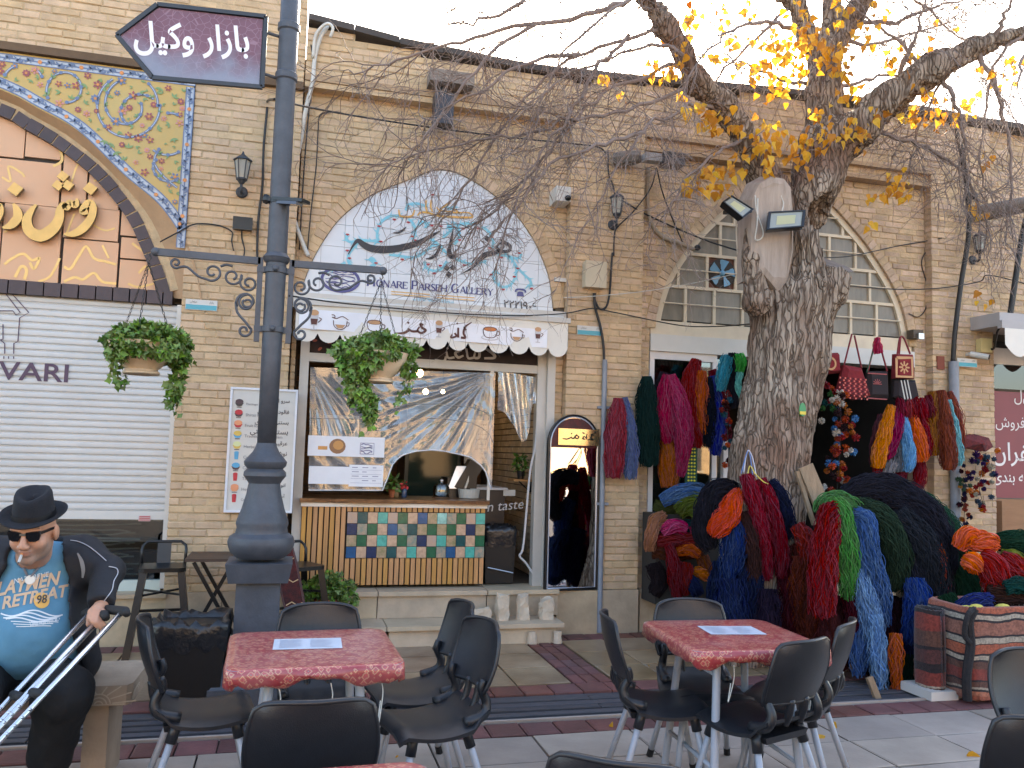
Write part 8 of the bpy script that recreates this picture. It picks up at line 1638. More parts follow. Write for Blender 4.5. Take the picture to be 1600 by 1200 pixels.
for col,P,rad,lab,n in(((112,62,72),[(1378,648,6.95),(1372,690,6.93),(1368,728,6.95)],[.03,.065,.05],'dusty plum hank, leftmost in the bright row',50),((52,70,110),[(1392,640,6.97),(1388,670,6.97),(1386,700,6.97)],[.03,.05,.05],'slate blue hank mostly hidden behind orange one',36),((240,140,24),[(1393,634,6.9),(1384,670,6.86),(1374,710,6.86),(1370,732,6.88)],[.025,.055,.065,.05],'marigold orange hank swinging left in the bright row',70),((112,118,128),[(1400,650,6.92),(1404,700,6.9),(1402,738,6.9)],[.03,.055,.055],'grey wool hank between magenta and sky blue',50),((160,36,90),[(1405,640,6.88),(1402,665,6.85),(1392,700,6.86),(1384,718,6.88)],[.025,.05,.045,.025],'bright magenta hank crossing the grey one',50),((110,176,226),[(1412,650,6.88),(1418,690,6.84),(1420,722,6.84),(1416,738,6.86)],[.02,.05,.055,.03],'sky blue wool hank in the bright row',56),((232,96,28),[(1426,648,6.88),(1436,685,6.84),(1440,722,6.86)],[.025,.065,.06],'vivid orange hank right of the sky blue one',66),((150,28,50),[(1436,640,6.92),(1450,680,6.9),(1452,714,6.92)],[.025,.045,.04],'narrow crimson hank behind vivid orange',36),((238,150,36),[(1446,635,6.93),(1455,670,6.9),(1460,712,6.92)],[.025,.045,.045],'amber yellow hank left of the ochre',40),((170,108,44),[(1456,612,6.9),(1462,660,6.87),(1464,712,6.9)],[.03,.06,.055],'ochre brown hank beside long russet one',60),((134,66,50),[(1470,610,6.86),(1476,660,6.82),(1482,715,6.82),(1480,735,6.84)],[.03,.075,.08,.06],'long russet brown hank near the grey pipe',80),((120,190,200),[(1480,625,6.9),(1490,670,6.86),(1496,715,6.86),(1494,728,6.88)],[.02,.045,.055,.035],'pale aqua hank, second from right of the bright row',50),((150,74,60),[(1482,612,6.95),(1496,650,6.93),(1503,700,6.95)],[.025,.05,.035],'brick brown hank at the right end of row',44),((140,24,40),[(1438,722,6.95),(1438,745,6.93),(1432,764,6.93)],[.05,.06,.04],'crimson skein hanging under the vivid orange hank',44),((120,20,44),[(1408,735,6.95),(1406,750,6.95),(1404,764,6.95)],[.05,.055,.04],'wine skein hanging under the grey hank',40),((150,146,150),[(1396,722,6.88),(1388,738,6.86),(1384,748,6.88)],[.035,.045,.03],'pale grey skein at the bottom of bright row',36),((186,50,64),[(1374,722,6.97),(1372,735,6.97),(1370,748,6.97)],[.03,.04,.03],'coral red skein under the dusty plum hank',30)):hank(col,P,rad,lab,n,G2)
# heap in the window
G3='skeins heaped in the shop window'
for col,P,rad,lab,n,kw in(((70,104,150),[(1034,784,7.05),(1060,772,6.98),(1090,770,6.96),(1116,778,7.0)],[.05,.08,.08,.05],'steel blue skein on top of the window heap',80,{}),((96,108,44),[(1060,800,7.0),(1075,790,6.94),(1095,792,6.92),(1108,812,6.95)],[.06,.10,.10,.06],'olive green skein under the steel blue one',90,{'frizz':.004}),((66,72,36),[(1022,788,7.08),(1040,795,7.05),(1062,798,7.05)],[.04,.055,.05],'dark olive skein left in the window heap',40,{}),((190,128,92),[(1038,806,7.0),(1024,815,6.96),(1016,840,6.94),(1014,862,6.96)],[.04,.055,.05,.035],'tan skein hanging over the left edge of heap',50,{}),((206,50,110),[(1034,832,6.96),(1052,822,6.92),(1072,828,6.92)],[.04,.06,.05],'hot pink skein in the middle of window heap',50,{}),((200,44,100),[(1078,828,6.95),(1088,826,6.93),(1096,832,6.95)],[.03,.035,.03],'little pink skein right of the hot pink one',30,{}),((30,70,74),[(1070,820,6.98),(1090,822,6.96),(1108,818,6.98)],[.04,.05,.04],'dark teal skein between olive and pink',40,{}),((140,36,40),[(1026,845,7.0),(1055,842,6.94),(1085,845,6.94)],[.05,.065,.05],'brick red skein below the hot pink one',56,{}),((90,50,36),[(1020,860,7.02),(1050,862,7.0),(1100,858,7.0)],[.06,.07,.06],'brown skein across the heap',50,{}),((206,90,30),[(1058,862,6.94),(1075,858,6.9),(1092,866,6.92)],[.03,.055,.04],'orange skein low in the window heap',44,{'frizz':.004}),((44,36,40),[(1020,880,7.03),(1030,910,7.0),(1020,930,7.0)],[.07,.08,.05],'charcoal skein at the lower left of heap',44,{}),((130,24,36),[(1044,850,6.92),(1052,880,6.86),(1056,910,6.86),(1062,935,6.88)],[.03,.045,.05,.04],'crimson skein trailing over the sill',60,{'frizz':.006}),((150,30,34),[(1070,880,6.92),(1068,905,6.88),(1072,930,6.88)],[.06,.07,.03],'red skein right of the one trailing over sill',56,{'frizz':.006}),((30,40,80),[(1074,905,6.88),(1086,918,6.84),(1092,930,6.86)],[.05,.06,.04],'navy skein at the foot of window heap',50,{}),((226,120,24),[(1084,892,6.92),(1096,896,6.9),(1106,900,6.92)],[.03,.045,.035],'bright orange skein beside the navy one',40,{}),((120,64,36),[(1096,870,6.95),(1102,885,6.92),(1108,898,6.95)],[.05,.06,.05],'rust skein at right edge of heap',40,{})):hank(col,P,rad,lab,n,G3,**kw)
m=MB();m.box(at(1062,870,7.16),(.62,.3,.8));tag(m.build('wool_crate',M('dark_crate',(.03,.025,.022),.9)),'dark crate full of skeins standing in the shop window','crate')
# wool tied round the tree
YT2=5.88;G4='hanks tied round the tree trunk'
for col,P,rad,lab,n,kw in((BK,[(1150,768,6.0),(1122,766,5.95),(1104,790,5.93),(1100,830,5.95),(1112,858,5.98)],[.06,.08,.08,.085,.06],'black hank on the left side of the trunk',90,{}),((226,72,28),[(1154,768,5.9),(1146,785,5.85),(1138,805,5.84),(1122,825,5.85),(1116,838,5.88)],[.03,.06,.075,.07,.03],'flame orange tangle tied to the trunk',110,{'frizz':.006}),((136,26,48),[(1166,742,5.88),(1174,770,5.83),(1186,810,5.82),(1194,850,5.82),(1200,908,5.85)],[.035,.055,.045,.04,.03],'crimson hank hanging down the middle of the trunk',90,{'frizz':.003}),((128,24,44),[(1188,748,5.88),(1200,780,5.84),(1212,820,5.83),(1222,870,5.84),(1222,905,5.87)],[.03,.05,.05,.05,.04],'second crimson hank right of the middle one on trunk',80,{'frizz':.003}),((28,34,60),[(1202,752,5.95),(1218,775,5.9),(1228,810,5.88),(1228,845,5.92)],[.03,.055,.06,.05],'navy hank on the right side of the trunk',60,{}),((36,60,112),[(1150,815,5.92),(1148,850,5.87),(1140,885,5.88),(1134,912,5.9)],[.06,.095,.08,.04],'ultramarine hank below the flame orange tangle',80,{'frizz':.003}),((66,42,40),[(1164,800,5.9),(1172,840,5.84),(1176,880,5.84),(1176,925,5.86)],[.04,.06,.055,.035],'dark brown hank between ultramarine and crimson',70,{'frizz':.003}),((24,36,70),[(1130,880,5.96),(1124,930,5.92),(1122,985,5.95)],[.07,.09,.08],'dark blue curtain of wool on lower left trunk',90,{}),((28,38,72),[(1172,880,5.92),(1166,930,5.88),(1162,1000,5.9)],[.09,.13,.12],'blackish navy curtain of wool at the foot of trunk',120,{}),((92,22,36),[(1214,840,5.9),(1224,880,5.87),(1230,930,5.9)],[.05,.06,.04],'maroon hank low on the right of trunk',60,{})):hank(col,P,rad,lab,n,G4,**dict({'wav':.018,'frizz':.004,'ragged':.12},**kw))
for i,(lab,P,c)in enumerate((('yellow string knotted above the crimson hanks',[(1168,742,5.86),(1172,728,5.9),(1180,740,5.82),(1192,752,5.82),(1200,756,5.83)],(214,190,90)),('pale string looped up to the trunk',[(1162,738,5.86),(1166,712,5.92),(1170,704,5.93),(1176,716,5.92),(1182,745,5.84)],(190,190,200)),('blue string looped up to the trunk',[(1176,742,5.85),(1172,712,5.93),(1168,705,5.93),(1158,740,5.86)],(90,120,170)))):cable(lab,P,.0045,flat('string_%d'%i,*c,.8),5,'string',None,'string')
# the great pile on the trestle
G5='hanks piled on the trestle by the tree';Yp=5.55
for col,P,rad,lab,n,kw in((BK,[(1322,778,5.75),(1350,766,5.68),(1395,772,5.6),(1440,805,5.5),(1466,860,5.45),(1462,915,5.47)],[.07,.11,.14,.15,.14,.09],'huge black hank arching over the top of the pile',200,{}),(GR,[(1390,775,5.72),(1440,790,5.68),(1480,835,5.6),(1502,890,5.55),(1516,935,5.55)],[.06,.10,.12,.12,.07],'dark green hank arching down the right of pile',170,{'frizz':.004}),((44,62,48),[(1336,792,5.55),(1372,808,5.48),(1396,850,5.42),(1402,890,5.42),(1392,925,5.45)],[.06,.09,.10,.095,.05],'greenish black hank in front of the huge black one',130,{'frizz':.003}),((44,46,58),[(1420,850,5.45),(1436,900,5.42),(1450,950,5.44)],[.09,.11,.08],'charcoal hank under the huge black arch',110,{}),((66,100,150),[(1332,805,5.5),(1350,815,5.42),(1352,860,5.38),(1366,920,5.36),(1376,985,5.38)],[.05,.08,.09,.10,.06],'denim blue hank falling down the front of pile',140,{'frizz':.005}),((116,156,200),[(1342,890,5.38),(1352,930,5.33),(1364,985,5.32),(1374,1050,5.32),(1378,1078,5.33)],[.04,.065,.06,.045,.01],'pale blue shaggy wool at the front of pile',110,{'frizz':.008,'ragged':.15}),((70,106,160),[(1350,960,5.4),(1344,1010,5.38),(1340,1060,5.38)],[.05,.06,.02],'medium blue tail hanging behind right chair',70,{'frizz':.008,'ragged':.2}),((40,72,140),[(1428,905,5.36),(1434,945,5.3),(1430,985,5.3),(1424,1010,5.32)],[.06,.095,.09,.04],'royal blue round bunch low in the pile',120,{'frizz':.006}),((24,40,84),[(1424,985,5.35),(1424,1030,5.35)],[.07,.06],'dark blue tail below the royal blue bunch',50,{'frizz':.004}),((146,26,38),[(1310,792,5.5),(1296,805,5.42),(1288,860,5.38),(1284,920,5.37),(1284,965,5.38)],[.03,.07,.09,.095,.08],'blood red hank at the left front of pile',150,{'frizz':.003}),((78,140,70),[(1298,782,5.48),(1314,795,5.42),(1322,845,5.37),(1326,900,5.37),(1322,938,5.39)],[.03,.05,.065,.06,.025],'leaf green hank between red and denim blue',90,{'frizz':.005}),((74,126,72),[(1278,800,5.55),(1290,785,5.5),(1316,782,5.48),(1340,796,5.5)],[.03,.05,.05,.03],'green wool laid across the top of the red hank',60,{'frizz':.005}),((84,18,34),[(1330,915,5.42),(1336,955,5.4),(1338,1000,5.42)],[.05,.06,.04],'wine red hank behind the leaf green one',60,{}),((132,32,42),[(1466,890,5.4),(1474,950,5.36),(1468,1000,5.36),(1456,1055,5.38)],[.04,.06,.06,.04],'ruby red wool hanging at the right foot of pile',80,{'frizz':.004}),((196,78,44),[(1464,850,5.38),(1470,890,5.34),(1462,930,5.35)],[.015,.025,.015],'thin orange plait on the right edge of pile',24,{}),((204,96,40),[(1398,990,5.25),(1400,1015,5.22),(1400,1060,5.23),(1400,1112,5.25)],[.02,.035,.02,.006],'orange tassel with long loose strands at the front',40,{'frizz':.005,'ragged':.3}),((20,48,38),[(1404,1020,5.36),(1404,1070,5.33),(1402,1118,5.33)],[.09,.09,.08],'blackish green wool touching the paving',80,{}),((116,48,32),[(1252,870,5.75),(1250,930,5.72),(1252,985,5.75)],[.05,.07,.05],'rust brown wool between trunk and red hank',60,{}),((58,34,44),[(1382,930,5.6),(1380,1000,5.6),(1380,1060,5.62)],[.22,.24,.2],'black wool filling the middle of pile',90,{}),((84,34,34),[(1300,930,5.62),(1300,1000,5.6),(1310,1050,5.62)],[.14,.15,.12],'black wool behind the blood red hank',60,{}),((34,60,48),[(1460,930,5.65),(1462,1000,5.65)],[.12,.12],'black wool behind the ruby red one',60,{})):hank(col,P,rad,lab,n,G5,**dict({'wav':.022,'frizz':.005,'ragged':.14},**kw))
for col,P,rad,lab,n,kw in(((30,44,84),[(1140,905,5.85),(1142,960,5.8),(1140,1015,5.8)],[.10,.12,.10],'inky blue wool curtain left of the trunk foot',90,{'frizz':.004}),((46,36,56),[(1196,920,5.82),(1198,970,5.78),(1196,1020,5.8)],[.08,.10,.08],'blackish plum wool in front of the trunk foot',80,{'frizz':.004}),((70,20,30),[(1232,905,5.8),(1236,960,5.77),(1240,1010,5.8)],[.06,.075,.06],'dark wine wool right of the trunk foot',60,{'frizz':.004}),((92,40,30),[(1268,900,5.7),(1264,960,5.66),(1268,1020,5.7)],[.06,.08,.06],'dark rust wool behind the blood red hank foot',60,{'frizz':.004}),((150,36,36),[(1246,820,5.8),(1262,850,5.72),(1258,890,5.74)],[.04,.055,.03],'brick red skein wedged between trunk and ladder plank',50,{'frizz':.005}),((96,40,36),[(1256,850,5.85),(1262,900,5.85),(1262,960,5.85)],[.12,.14,.12],'black wool filling the gap beside the trunk',60,{}),(GR,[(1440,800,5.6),(1490,860,5.5),(1512,930,5.46),(1516,972,5.47)],[.08,.11,.12,.06],'second dark green hank spilling over the right edge of pile',120,{'frizz':.006,'ragged':.12}),((42,46,54),[(1400,800,5.5),(1440,850,5.4),(1462,920,5.38),(1458,968,5.4)],[.08,.12,.12,.05],'soft black hank in front of the huge arch',130,{'frizz':.005,'ragged':.12}),((118,28,38),[(1474,960,5.3),(1470,1010,5.27),(1464,1075,5.3)],[.05,.065,.04],'dull red wool reaching the ground beside sacks',60,{'frizz':.006,'ragged':.15}),((120,166,214),[(1366,960,5.27),(1372,1020,5.25),(1376,1086,5.25)],[.03,.035,.01],'palest blue frayed ends at front of pile',44,{'frizz':.012,'ragged':.3})):hank(col,P,rad,lab,n,G5,**dict({'wav':.022,'frizz':.005,'ragged':.14},**kw))
lad=thing('trestle','old wooden trestle with pale plank holding up the wool pile','trestle',gz(1330,1090));OW=M('old_wood',hx(170,144,116,.7),.85,.25,5,stretch=(7,7,.8),bump=.4,bscale=40)
for(x0,y0,x1,y1,Y,w_)in((1258,728,1288,800,5.85,.13),(1245,736,1272,820,5.86,.03),(1358,1058,1384,1124,5.1,.045)):
    m=MB();m.bar(at(x0,y0,Y),at(x1,y1,Y-.05),w_,.028,up=(0,1,0));m.build('plank',OW,lad)
m=MB();a,b=at(1290,795,5.75),at(1500,830,5.7);m.bar(a,b,.06);m.bar(a,(a[0],5.75,0),.06);m.bar(b,(b[0],5.7,0),.06);m.build('frame',OW,lad)
G6='skeins heaped on the kilim sacks'
for col,P,rad,lab,n,kw in(((232,92,30),[(1498,856,5.25),(1512,838,5.2),(1524,848,5.2)],[.05,.075,.05],'round orange skein at left of the right heap',70,{'frizz':.003}),((226,88,28),[(1516,850,5.2),(1536,846,5.16),(1556,852,5.18)],[.05,.075,.05],'long orange skein pointing right on heap',70,{'frizz':.003}),((236,100,34),[(1508,872,5.15),(1520,878,5.1),(1526,892,5.12)],[.05,.065,.04],'small orange skein under the other two',56,{'frizz':.003}),((160,32,40),[(1530,870,5.15),(1545,880,5.1),(1556,905,5.1),(1552,930,5.12)],[.06,.095,.10,.06],'scarlet mound of wool below the orange skeins',120,{'frizz':.004}),((150,28,36),[(1560,872,5.2),(1580,885,5.15),(1606,900,5.15)],[.06,.09,.07],'scarlet wool at the right edge of frame',90,{'frizz':.004}),((26,60,44),[(1560,848,5.4),(1590,846,5.35),(1625,852,5.35)],[.06,.08,.08],'dark green skein at top of the right heap',70,{}),((120,128,50),[(1564,868,5.3),(1584,872,5.25),(1600,890,5.25)],[.04,.055,.04],'olive yellow skein on the right heap',50,{}),((30,40,56),[(1578,862,5.4),(1606,868,5.35)],[.06,.07],'dark slate skein behind the olive yellow one',40,{}),((24,66,62),[(1570,918,5.0),(1590,914,4.98),(1620,916,4.98)],[.04,.05,.05],'dark teal skein above the striped sack',44,{}),((36,50,110),[(1500,952,4.98),(1520,940,4.94),(1550,938,4.94)],[.04,.05,.04],'indigo skein on the left rim of striped sack',44,{}),((30,60,40),[(1478,930,5.2),(1488,950,5.15),(1490,968,5.15)],[.06,.07,.06],'mossy green wad between pile and sacks',60,{}),((60,40,36),[(1540,925,5.1),(1570,930,5.05),(1610,932,5.05)],[.07,.08,.08],'brown wool under the dark teal skein',60,{})):hank(col,P,rad,lab,n,G6,**kw)
hp=thing('wool_table','low table behind the kilim sacks that carries the right heap','table',gz(1560,1000));m=MB();a=at(1560,905,5.2);m.bx(4.55,6.6,5.52,6.3,.72,.76);m.build('tabletop',OW,hp)
for x in(4.6,6.5):m=MB();m.bx(x,x+.06,5.56,5.62,0,.72);m.build('leg',OW,hp)
# ================================================================ stone bench, seated man, crutches
BST=M('bench_stone',hx(176,156,134,.8),.8,.16,5,bump=.35,bscale=35,dirt=.25)
bench=thing('stone_bench','carved pale stone bench with the man in black hat sitting on it','bench',(-1.4,4.47,0));BX=-.665
m=MB();P=[(-2.3,4.24),(BX-.02,4.24),(BX,4.28),(BX+.01,4.68),(BX-.02,4.71),(-2.3,4.71)];m.slab(P,.395,.485);m.build('seat',BST,bench)
for a,b in((-.87,-.765),(-2.1,-2.0)):m=MB();m.bx(a,b,4.30,4.66,0,.394);m.build('leg',BST,bench)
m=MB();cx,cz=-.80,.40
for rr_ in(.018,.034,.05):m.ribbon([(cx+rr_*math.cos(a),4.2375,cz+rr_*math.sin(a))for a in np.linspace(0,math.pi,12)],.006,n=2)
for a in np.linspace(.15,2.99,8):m.ribbon([(cx+.058*math.cos(a),4.2375,cz+.052*math.sin(a)),(cx+.16*math.cos(a),4.2375,min(.482,cz+.10*math.sin(a)))],.006,n=1)
m.ribbon([(-.95,4.2375,.402),(-.69,4.2375,.402)],.006,n=1)
for k in range(3):m.ribbon([(BX+.004+.0001*k,4.33+.03*k+.10*math.cos(a),.40+.05*math.sin(a))for a in np.linspace(0,math.pi,9)],.007,nrmv=(1,0,0),n=2)
m.build('carved_sun',M('bench_carving',hx(200,182,158,.8),.8),bench)
man=thing('person','man in black hat, sunglasses, black jacket and blue T-shirt smoking on the stone bench','person',(at(45,1050,4.4)[0],4.4,.485))
SKIN=M('skin',hx(204,152,124,.88),.5,.10,14,attr=True,bump=.08,bscale=160);JCK=M('black_jacket',(.009,.010,.014),.75,.3,10,bump=.35,bscale=28);TSH=M('blue_tshirt',hx(92,150,180,.82),.85,.10,9,bump=.25,bscale=22);TRO=M('black_trousers',(.006,.006,.007),.85,.3,8,bump=.5,bscale=18);HAT=M('black_felt',(.009,.010,.014),.9,.2,30,bump=.25,bscale=120)
hc=at(53,829,4.10);ya,pa=math.radians(-6),math.radians(15)
Rz=np.array([[math.cos(ya),-math.sin(ya),0],[math.sin(ya),math.cos(ya),0],[0,0,1]]);Rx=np.array([[1,0,0],[0,math.cos(pa),-math.sin(pa)],[0,math.sin(pa),math.cos(pa)]]);RH=Rz@Rx;HS=1.0
hl=lambda x,y,z:hc+RH@(np.array([x,y,z])*HS)
shR,elb,wri=at(126,872,4.36),at(168,893,4.28),at(158,946,4.10);shL=at(-32,872,4.36);nb=at(52,872,4.30)
chest,belly,hip=at(46,918,4.36),at(46,985,4.33),at(46,1045,4.44)
px_=lambda x,y,Y:at(x,y,Y)
fing=[[(141,955,4.03),(139,966,4.00),(146,974,3.995)],[(147,954,4.02),(144,970,3.985),(152,979,3.985)],[(154,954,4.02),(151,972,3.98),(158,981,3.985)],[(161,955,4.03),(158,971,3.99),(164,977,3.99)]];thumb=[(150,953,4.07),(140,962,4.09),(138,976,4.06)]
def body(p):
    q=(p-hc)@RH/HS;d=ell(q,(0,.012,.030),(.080,.096,.090));d=smin(d,ell(q,(0,-.022,-.062),(.063,.072,.068)),.03)
    for s in(-1,1):
        d=smin(d,ell(q,(s*.042,-.058,-.032),(.032,.034,.036)),.02);d=smin(d,caps(q,(s*.012,-.093,.034),(s*.056,-.078,.034),.012,.009),.014);d=np.minimum(d,np.where(abs(q[...,0])>.05,smin(d,ell(q,(s*.084,.018,-.012),(.012,.024,.036)),.008),d))
        d=smin(d,ell(q,(s*.015,-.112,-.034),(.011,.014,.010)),.008);d=smin(d,ell(q,(s*.034,-.084,.012),(.017,.010,.011)),.006)
    d=smin(d,caps(q,(0,-.094,.022),(0,-.120,-.028),.009,.015),.012);d=smin(d,ell(q,(0,-.097,-.058),(.027,.012,.007)),.006);d=smin(d,ell(q,(0,-.094,-.072),(.024,.012,.009)),.006);d=np.maximum(d,-ell(q,(0,-.112,-.0645),(.020,.010,.0022)));d=smin(d,ell(q,(0,-.078,-.105),(.030,.026,.024)),.02)
    d=d*HS;d=smin(d,caps(p,hl(0,.02,-.07),nb,.064,.075),.03);d=smin(d,ell(p,chest+(0,.02,0),(.17,.10,.16)),.08);d=smin(d,ell(p,belly+(0,.05,0),(.17,.12,.2)),.08)
    for a,b,c_ in((shR,elb,wri),):d=smin(d,caps(p,nb+(0,.02,-.05),a,.06,.05),.04);d=smin(d,caps(p,a,b,.048,.040),.02);d=smin(d,caps(p,b,c_,.040,.028),.015)
    pal=px_(151,955,4.04);d=smin(d,caps(p,wri,pal,.027,.030),.012)
    for f in fing:
        A=[px_(*a)for a in f];d=smin(d,caps(p,pal,A[0],.018,.0105),.006)
        for a,b in zip(A[:-1],A[1:]):d=smin(d,caps(p,a,b,.0105,.009),.0035)
    A=[px_(*a)for a in thumb]
    for a,b in zip(A[:-1],A[1:]):d=smin(d,caps(p,a,b,.013,.0105),.005)
    return d
lo=np.minimum(belly-.28,hc-.2);hi=np.maximum(hc+.2,np.maximum(wri,elb)+.12);lo[1]=3.9;hi[1]=4.6
V,F=surf_net(body,lo,hi,.0062);q=(V-hc)@RH/HS;nz=vnoise(V,(170,170,170),3)
bd=(1/(1+np.exp((q[:,2]+.047-.35*np.maximum(0,np.abs(q[:,0])-.045))/.006)))*(q[:,1]<.012)*(q[:,2]>-.135)*(1-np.exp(-((q[:,0]/.024)**2+((q[:,2]+.066)/.010)**2)))
bd=np.clip(bd*(.65+.7*nz),0,1)[:,None];lip=np.exp(-((q[:,0]/.026)**2+((q[:,2]+.066)/.010)**2))[:,None]*(q[:,1]<-.06)[:,None]
tint=1-bd*np.array([[.40,.24,.10]])-lip*np.array([[.10,.28,.25]]);tint=np.c_[np.clip(tint,0,1),np.ones(len(V))]
link('body',np_mesh('body',V,F,SKIN,True,tint),man)
def shirt_d(p):
    d=ell(p,chest,(.215,.15,.19));d=smin(d,ell(p,belly+(0,-.01,-.01),(.245,.205,.215)),.09);d=smin(d,caps(p,nb+(0,.03,-.035),shR,.085,.085),.06);d=smin(d,caps(p,nb+(0,.03,-.035),shL,.085,.085),.06);d=smin(d,caps(p,nb+(0,.015,-.05),nb+(0,.01,.0),.092,.080),.03)
    d=np.maximum(d,-(caps(p,nb+(0,-.02,.005),hl(0,-.03,-.05),.060,.09)));d=np.maximum(d,(hip[2]+.005-p[...,2]));return d
def jit(V,F,amp,f,seed):N=vnormals(V,F);return V+N*((vnoise(V,f,seed)-.5)*2*amp+(vnoise(V,tuple(2.3*a for a in f),seed+3)-.5)*amp)[:,None]
lo=np.minimum(shL,belly-.3)-.12;hi=np.maximum(shR,nb)+.13;hi[0]=shR[0]+.14;lo[1]=4.0;hi[1]=4.65;lo[2]=hip[2]-.06
V,F=surf_net(shirt_d,lo,hi,.012);V=jit(V,F,.007,(9,9,14),2);shirt=link('shirt',np_mesh('shirt',V,F,TSH,True),man)
from mathutils.bvhtree import BVHTree
bvh=BVHTree.FromPolygons([tuple(v)for v in V],[tuple(f)for f in F])
def onto(P,off=.004):
    d=Vector(tuple(nrm(np.asarray(P)-EYE)));h=bvh.ray_cast(Vector(tuple(EYE)),d);return np.array(h[0])-np.array(d)*off if h[0]is not None else np.asarray(P,float)
def shirt_edge(z):
    ys_=[840,870,900,1000,1070];X=[px_(x,y,4.2)for x,y in zip((84,92,101,112,120),ys_)];L_=[px_(x,y,4.2)for x,y in zip((24,16,0,-30,-40),ys_)]
    zz_=[x[2]for x in X][::-1];return np.interp(z,zz_,[x[0]for x in L_][::-1]),np.interp(z,zz_,[x[0]for x in X][::-1])
def jacket_d(p):
    d=shirt_d(p+np.array([0,0,0]))-.026;d=smin(d,ell(p,hip+(.02,-.02,.02),(.285,.20,.16)),.08);d=np.maximum(d,hip[2]-.085-p[...,2]);d=smin(d,caps(p,shR+(0,0,-.01),elb,.098,.076),.045);d=smin(d,caps(p,elb,wri+(0,0,.01),.074,.056),.02)
    a,b=shirt_edge(p[...,2]);op=np.maximum(np.maximum(a-p[...,0],p[...,0]-b),p[...,1]-(chest[1]-.02));d=np.maximum(d,-op);d=np.maximum(d,-caps(p,nb+(-.01,-.02,.0),hl(0,-.04,-.05),.088,.12));w_=nrm(wri-elb);return np.maximum(d,(p-wri)@w_-.004)
lo[2]=hip[2]-.15;hi=np.maximum(hi,elb+.12);lo[1]=3.95
V,F=surf_net(jacket_d,lo,hi,.0125);V=jit(V,F,.009,(10,10,9),6);link('jacket',np_mesh('jacket',V,F,JCK,True),man);jb=BVHTree.FromPolygons([tuple(v)for v in V],[tuple(f)for f in F])
def ontoJ(x,y,off=.004):d=Vector(tuple(nrm(ray(x,y))));h=jb.ray_cast(Vector(tuple(EYE)),d);return np.array(h[0])-np.array(d)*off if h[0]is not None else at(x,y,4.2)
m=MB();
for P in([(110,844),(122,846),(136,852),(150,862),(166,876)],[(170,885),(182,888),(184,896),(178,908),(175,922),(165,936),(158,946)]):m.tube([ontoJ(x,y)for x,y in np.array(catmull(np.array([(a,b,0)for a,b in P]),6))[:,:2]],.0022,5)
m.build('piping',flat('silver_piping',176,178,184,.4),man);m=MB();m.ribbon([ontoJ(x,y,.006)for x,y in((121,864),(127,876),(130,890),(129,903))],[.006,.016,.016,.008],n=4);m.build('reflective_panel',flat('grey_panel',130,130,130,.6),man)
def tro_d(p):
    kL,aL,kR,aR=px_(98,1082,4.0),px_(76,1186,4.13),px_(-50,1085,3.98),px_(-62,1200,4.1);d=ell(p,hip,(.25,.20,.125))
    for h,k,a in((hip+(.11,-.05,-.01),kL,aL),(hip+(-.11,-.05,-.01),kR,aR)):d=smin(d,caps(p,h,k,.115,.105),.06);d=smin(d,caps(p,k,a,.102,.084),.04);w_=nrm(a-k);d=np.where((p-k)@w_>.1,np.maximum(d,(p-a)@w_-.03),d)
    return d
pt_=[hip,px_(98,1082,4.0),px_(-62,1200,4.1),px_(76,1186,4.13)];V,F=surf_net(tro_d,np.min(pt_,0)-.27,np.max(pt_,0)+.27,.0145);V=jit(V,F,.014,(9,9,8),9);link('trousers',np_mesh('trousers',V,F,TRO,True),man)
for a in(px_(76,1190,4.13),px_(-62,1204,4.1)):
    sh=lambda p,a=a:np.maximum(smin(caps(p,(a[0],a[1]+.03,.06),(a[0]-.02,a[1]-.15,.045),.055,.045),caps(p,(a[0],a[1],.07),(a[0],a[1]+.01,.13),.055,.05),.03),.004-p[...,2]);V,F=surf_net(sh,(a[0]-.12,a[1]-.28,-.02),(a[0]+.12,a[1]+.16,.22),.011);link('shoe',np_mesh('shoe',V,F,M('black_leather',(.012,.012,.014),.35,.2,20),True),man)
# hat
def hatpt(x,y,z):return hl(x*.94,y*.94+.005,z*.9+.064)
m=MB();n=44;rings=[]
for f,z,rx,ry in((0,.0,.086,.104),(1,-.002,.10,.118),(2,-.003,.122,.140),(3,.006,.138,.156),(4,.012,.139,.157),(5,.003,.122,.140),(6,.004,.088,.106)):
    for i in range(n):a=i*2*math.pi/n;up=.016*abs(math.cos(a))**2*(rx-.09)/.05+(.018*max(0,math.sin(a))-.016*max(0,-math.sin(a)))*(rx-.09)/.05;rings.append(hatpt(rx*math.cos(a),ry*math.sin(a),z+up))
m.add(rings,[(j*n+i,j*n+(i+1)%n,(j+1)*n+(i+1)%n,(j+1)*n+i)for j in range(6)for i in range(n)]);rings=[]
for j,(z,k)in enumerate(((-.004,1.0),(.03,.98),(.07,.93),(.10,.88),(.118,.80),(.116,.62),(.100,.4),(.092,.2),(.09,0))):
    for i in range(n):
        a=i*2*math.pi/n;fr=max(0,-math.sin(a));pin=1-.22*fr**2*abs(math.cos(a))**.7*min(1,z/.09)*(1 if j>1 else 0);zz2=z+(.012*math.sin(a)if j>2 else 0)-.006*fr*(j>3)+(.010*abs(math.cos(a))if 3<=j<=5 else 0);rings.append(hatpt(.088*k*pin*math.cos(a),.106*k*math.sin(a),zz2))
m.add(rings,[(j*n+i,j*n+(i+1)%n,(j+1)*n+(i+1)%n,(j+1)*n+i)for j in range(8)for i in range(n)]);m.build('hat',HAT,man,smooth=True)
m=MB();V=[]
for z,k in((.002,1.015),(.028,1.0)):
    for i in range(n):a=i*2*math.pi/n;V.append(hatpt(.089*k*math.cos(a),.107*k*math.sin(a),z))
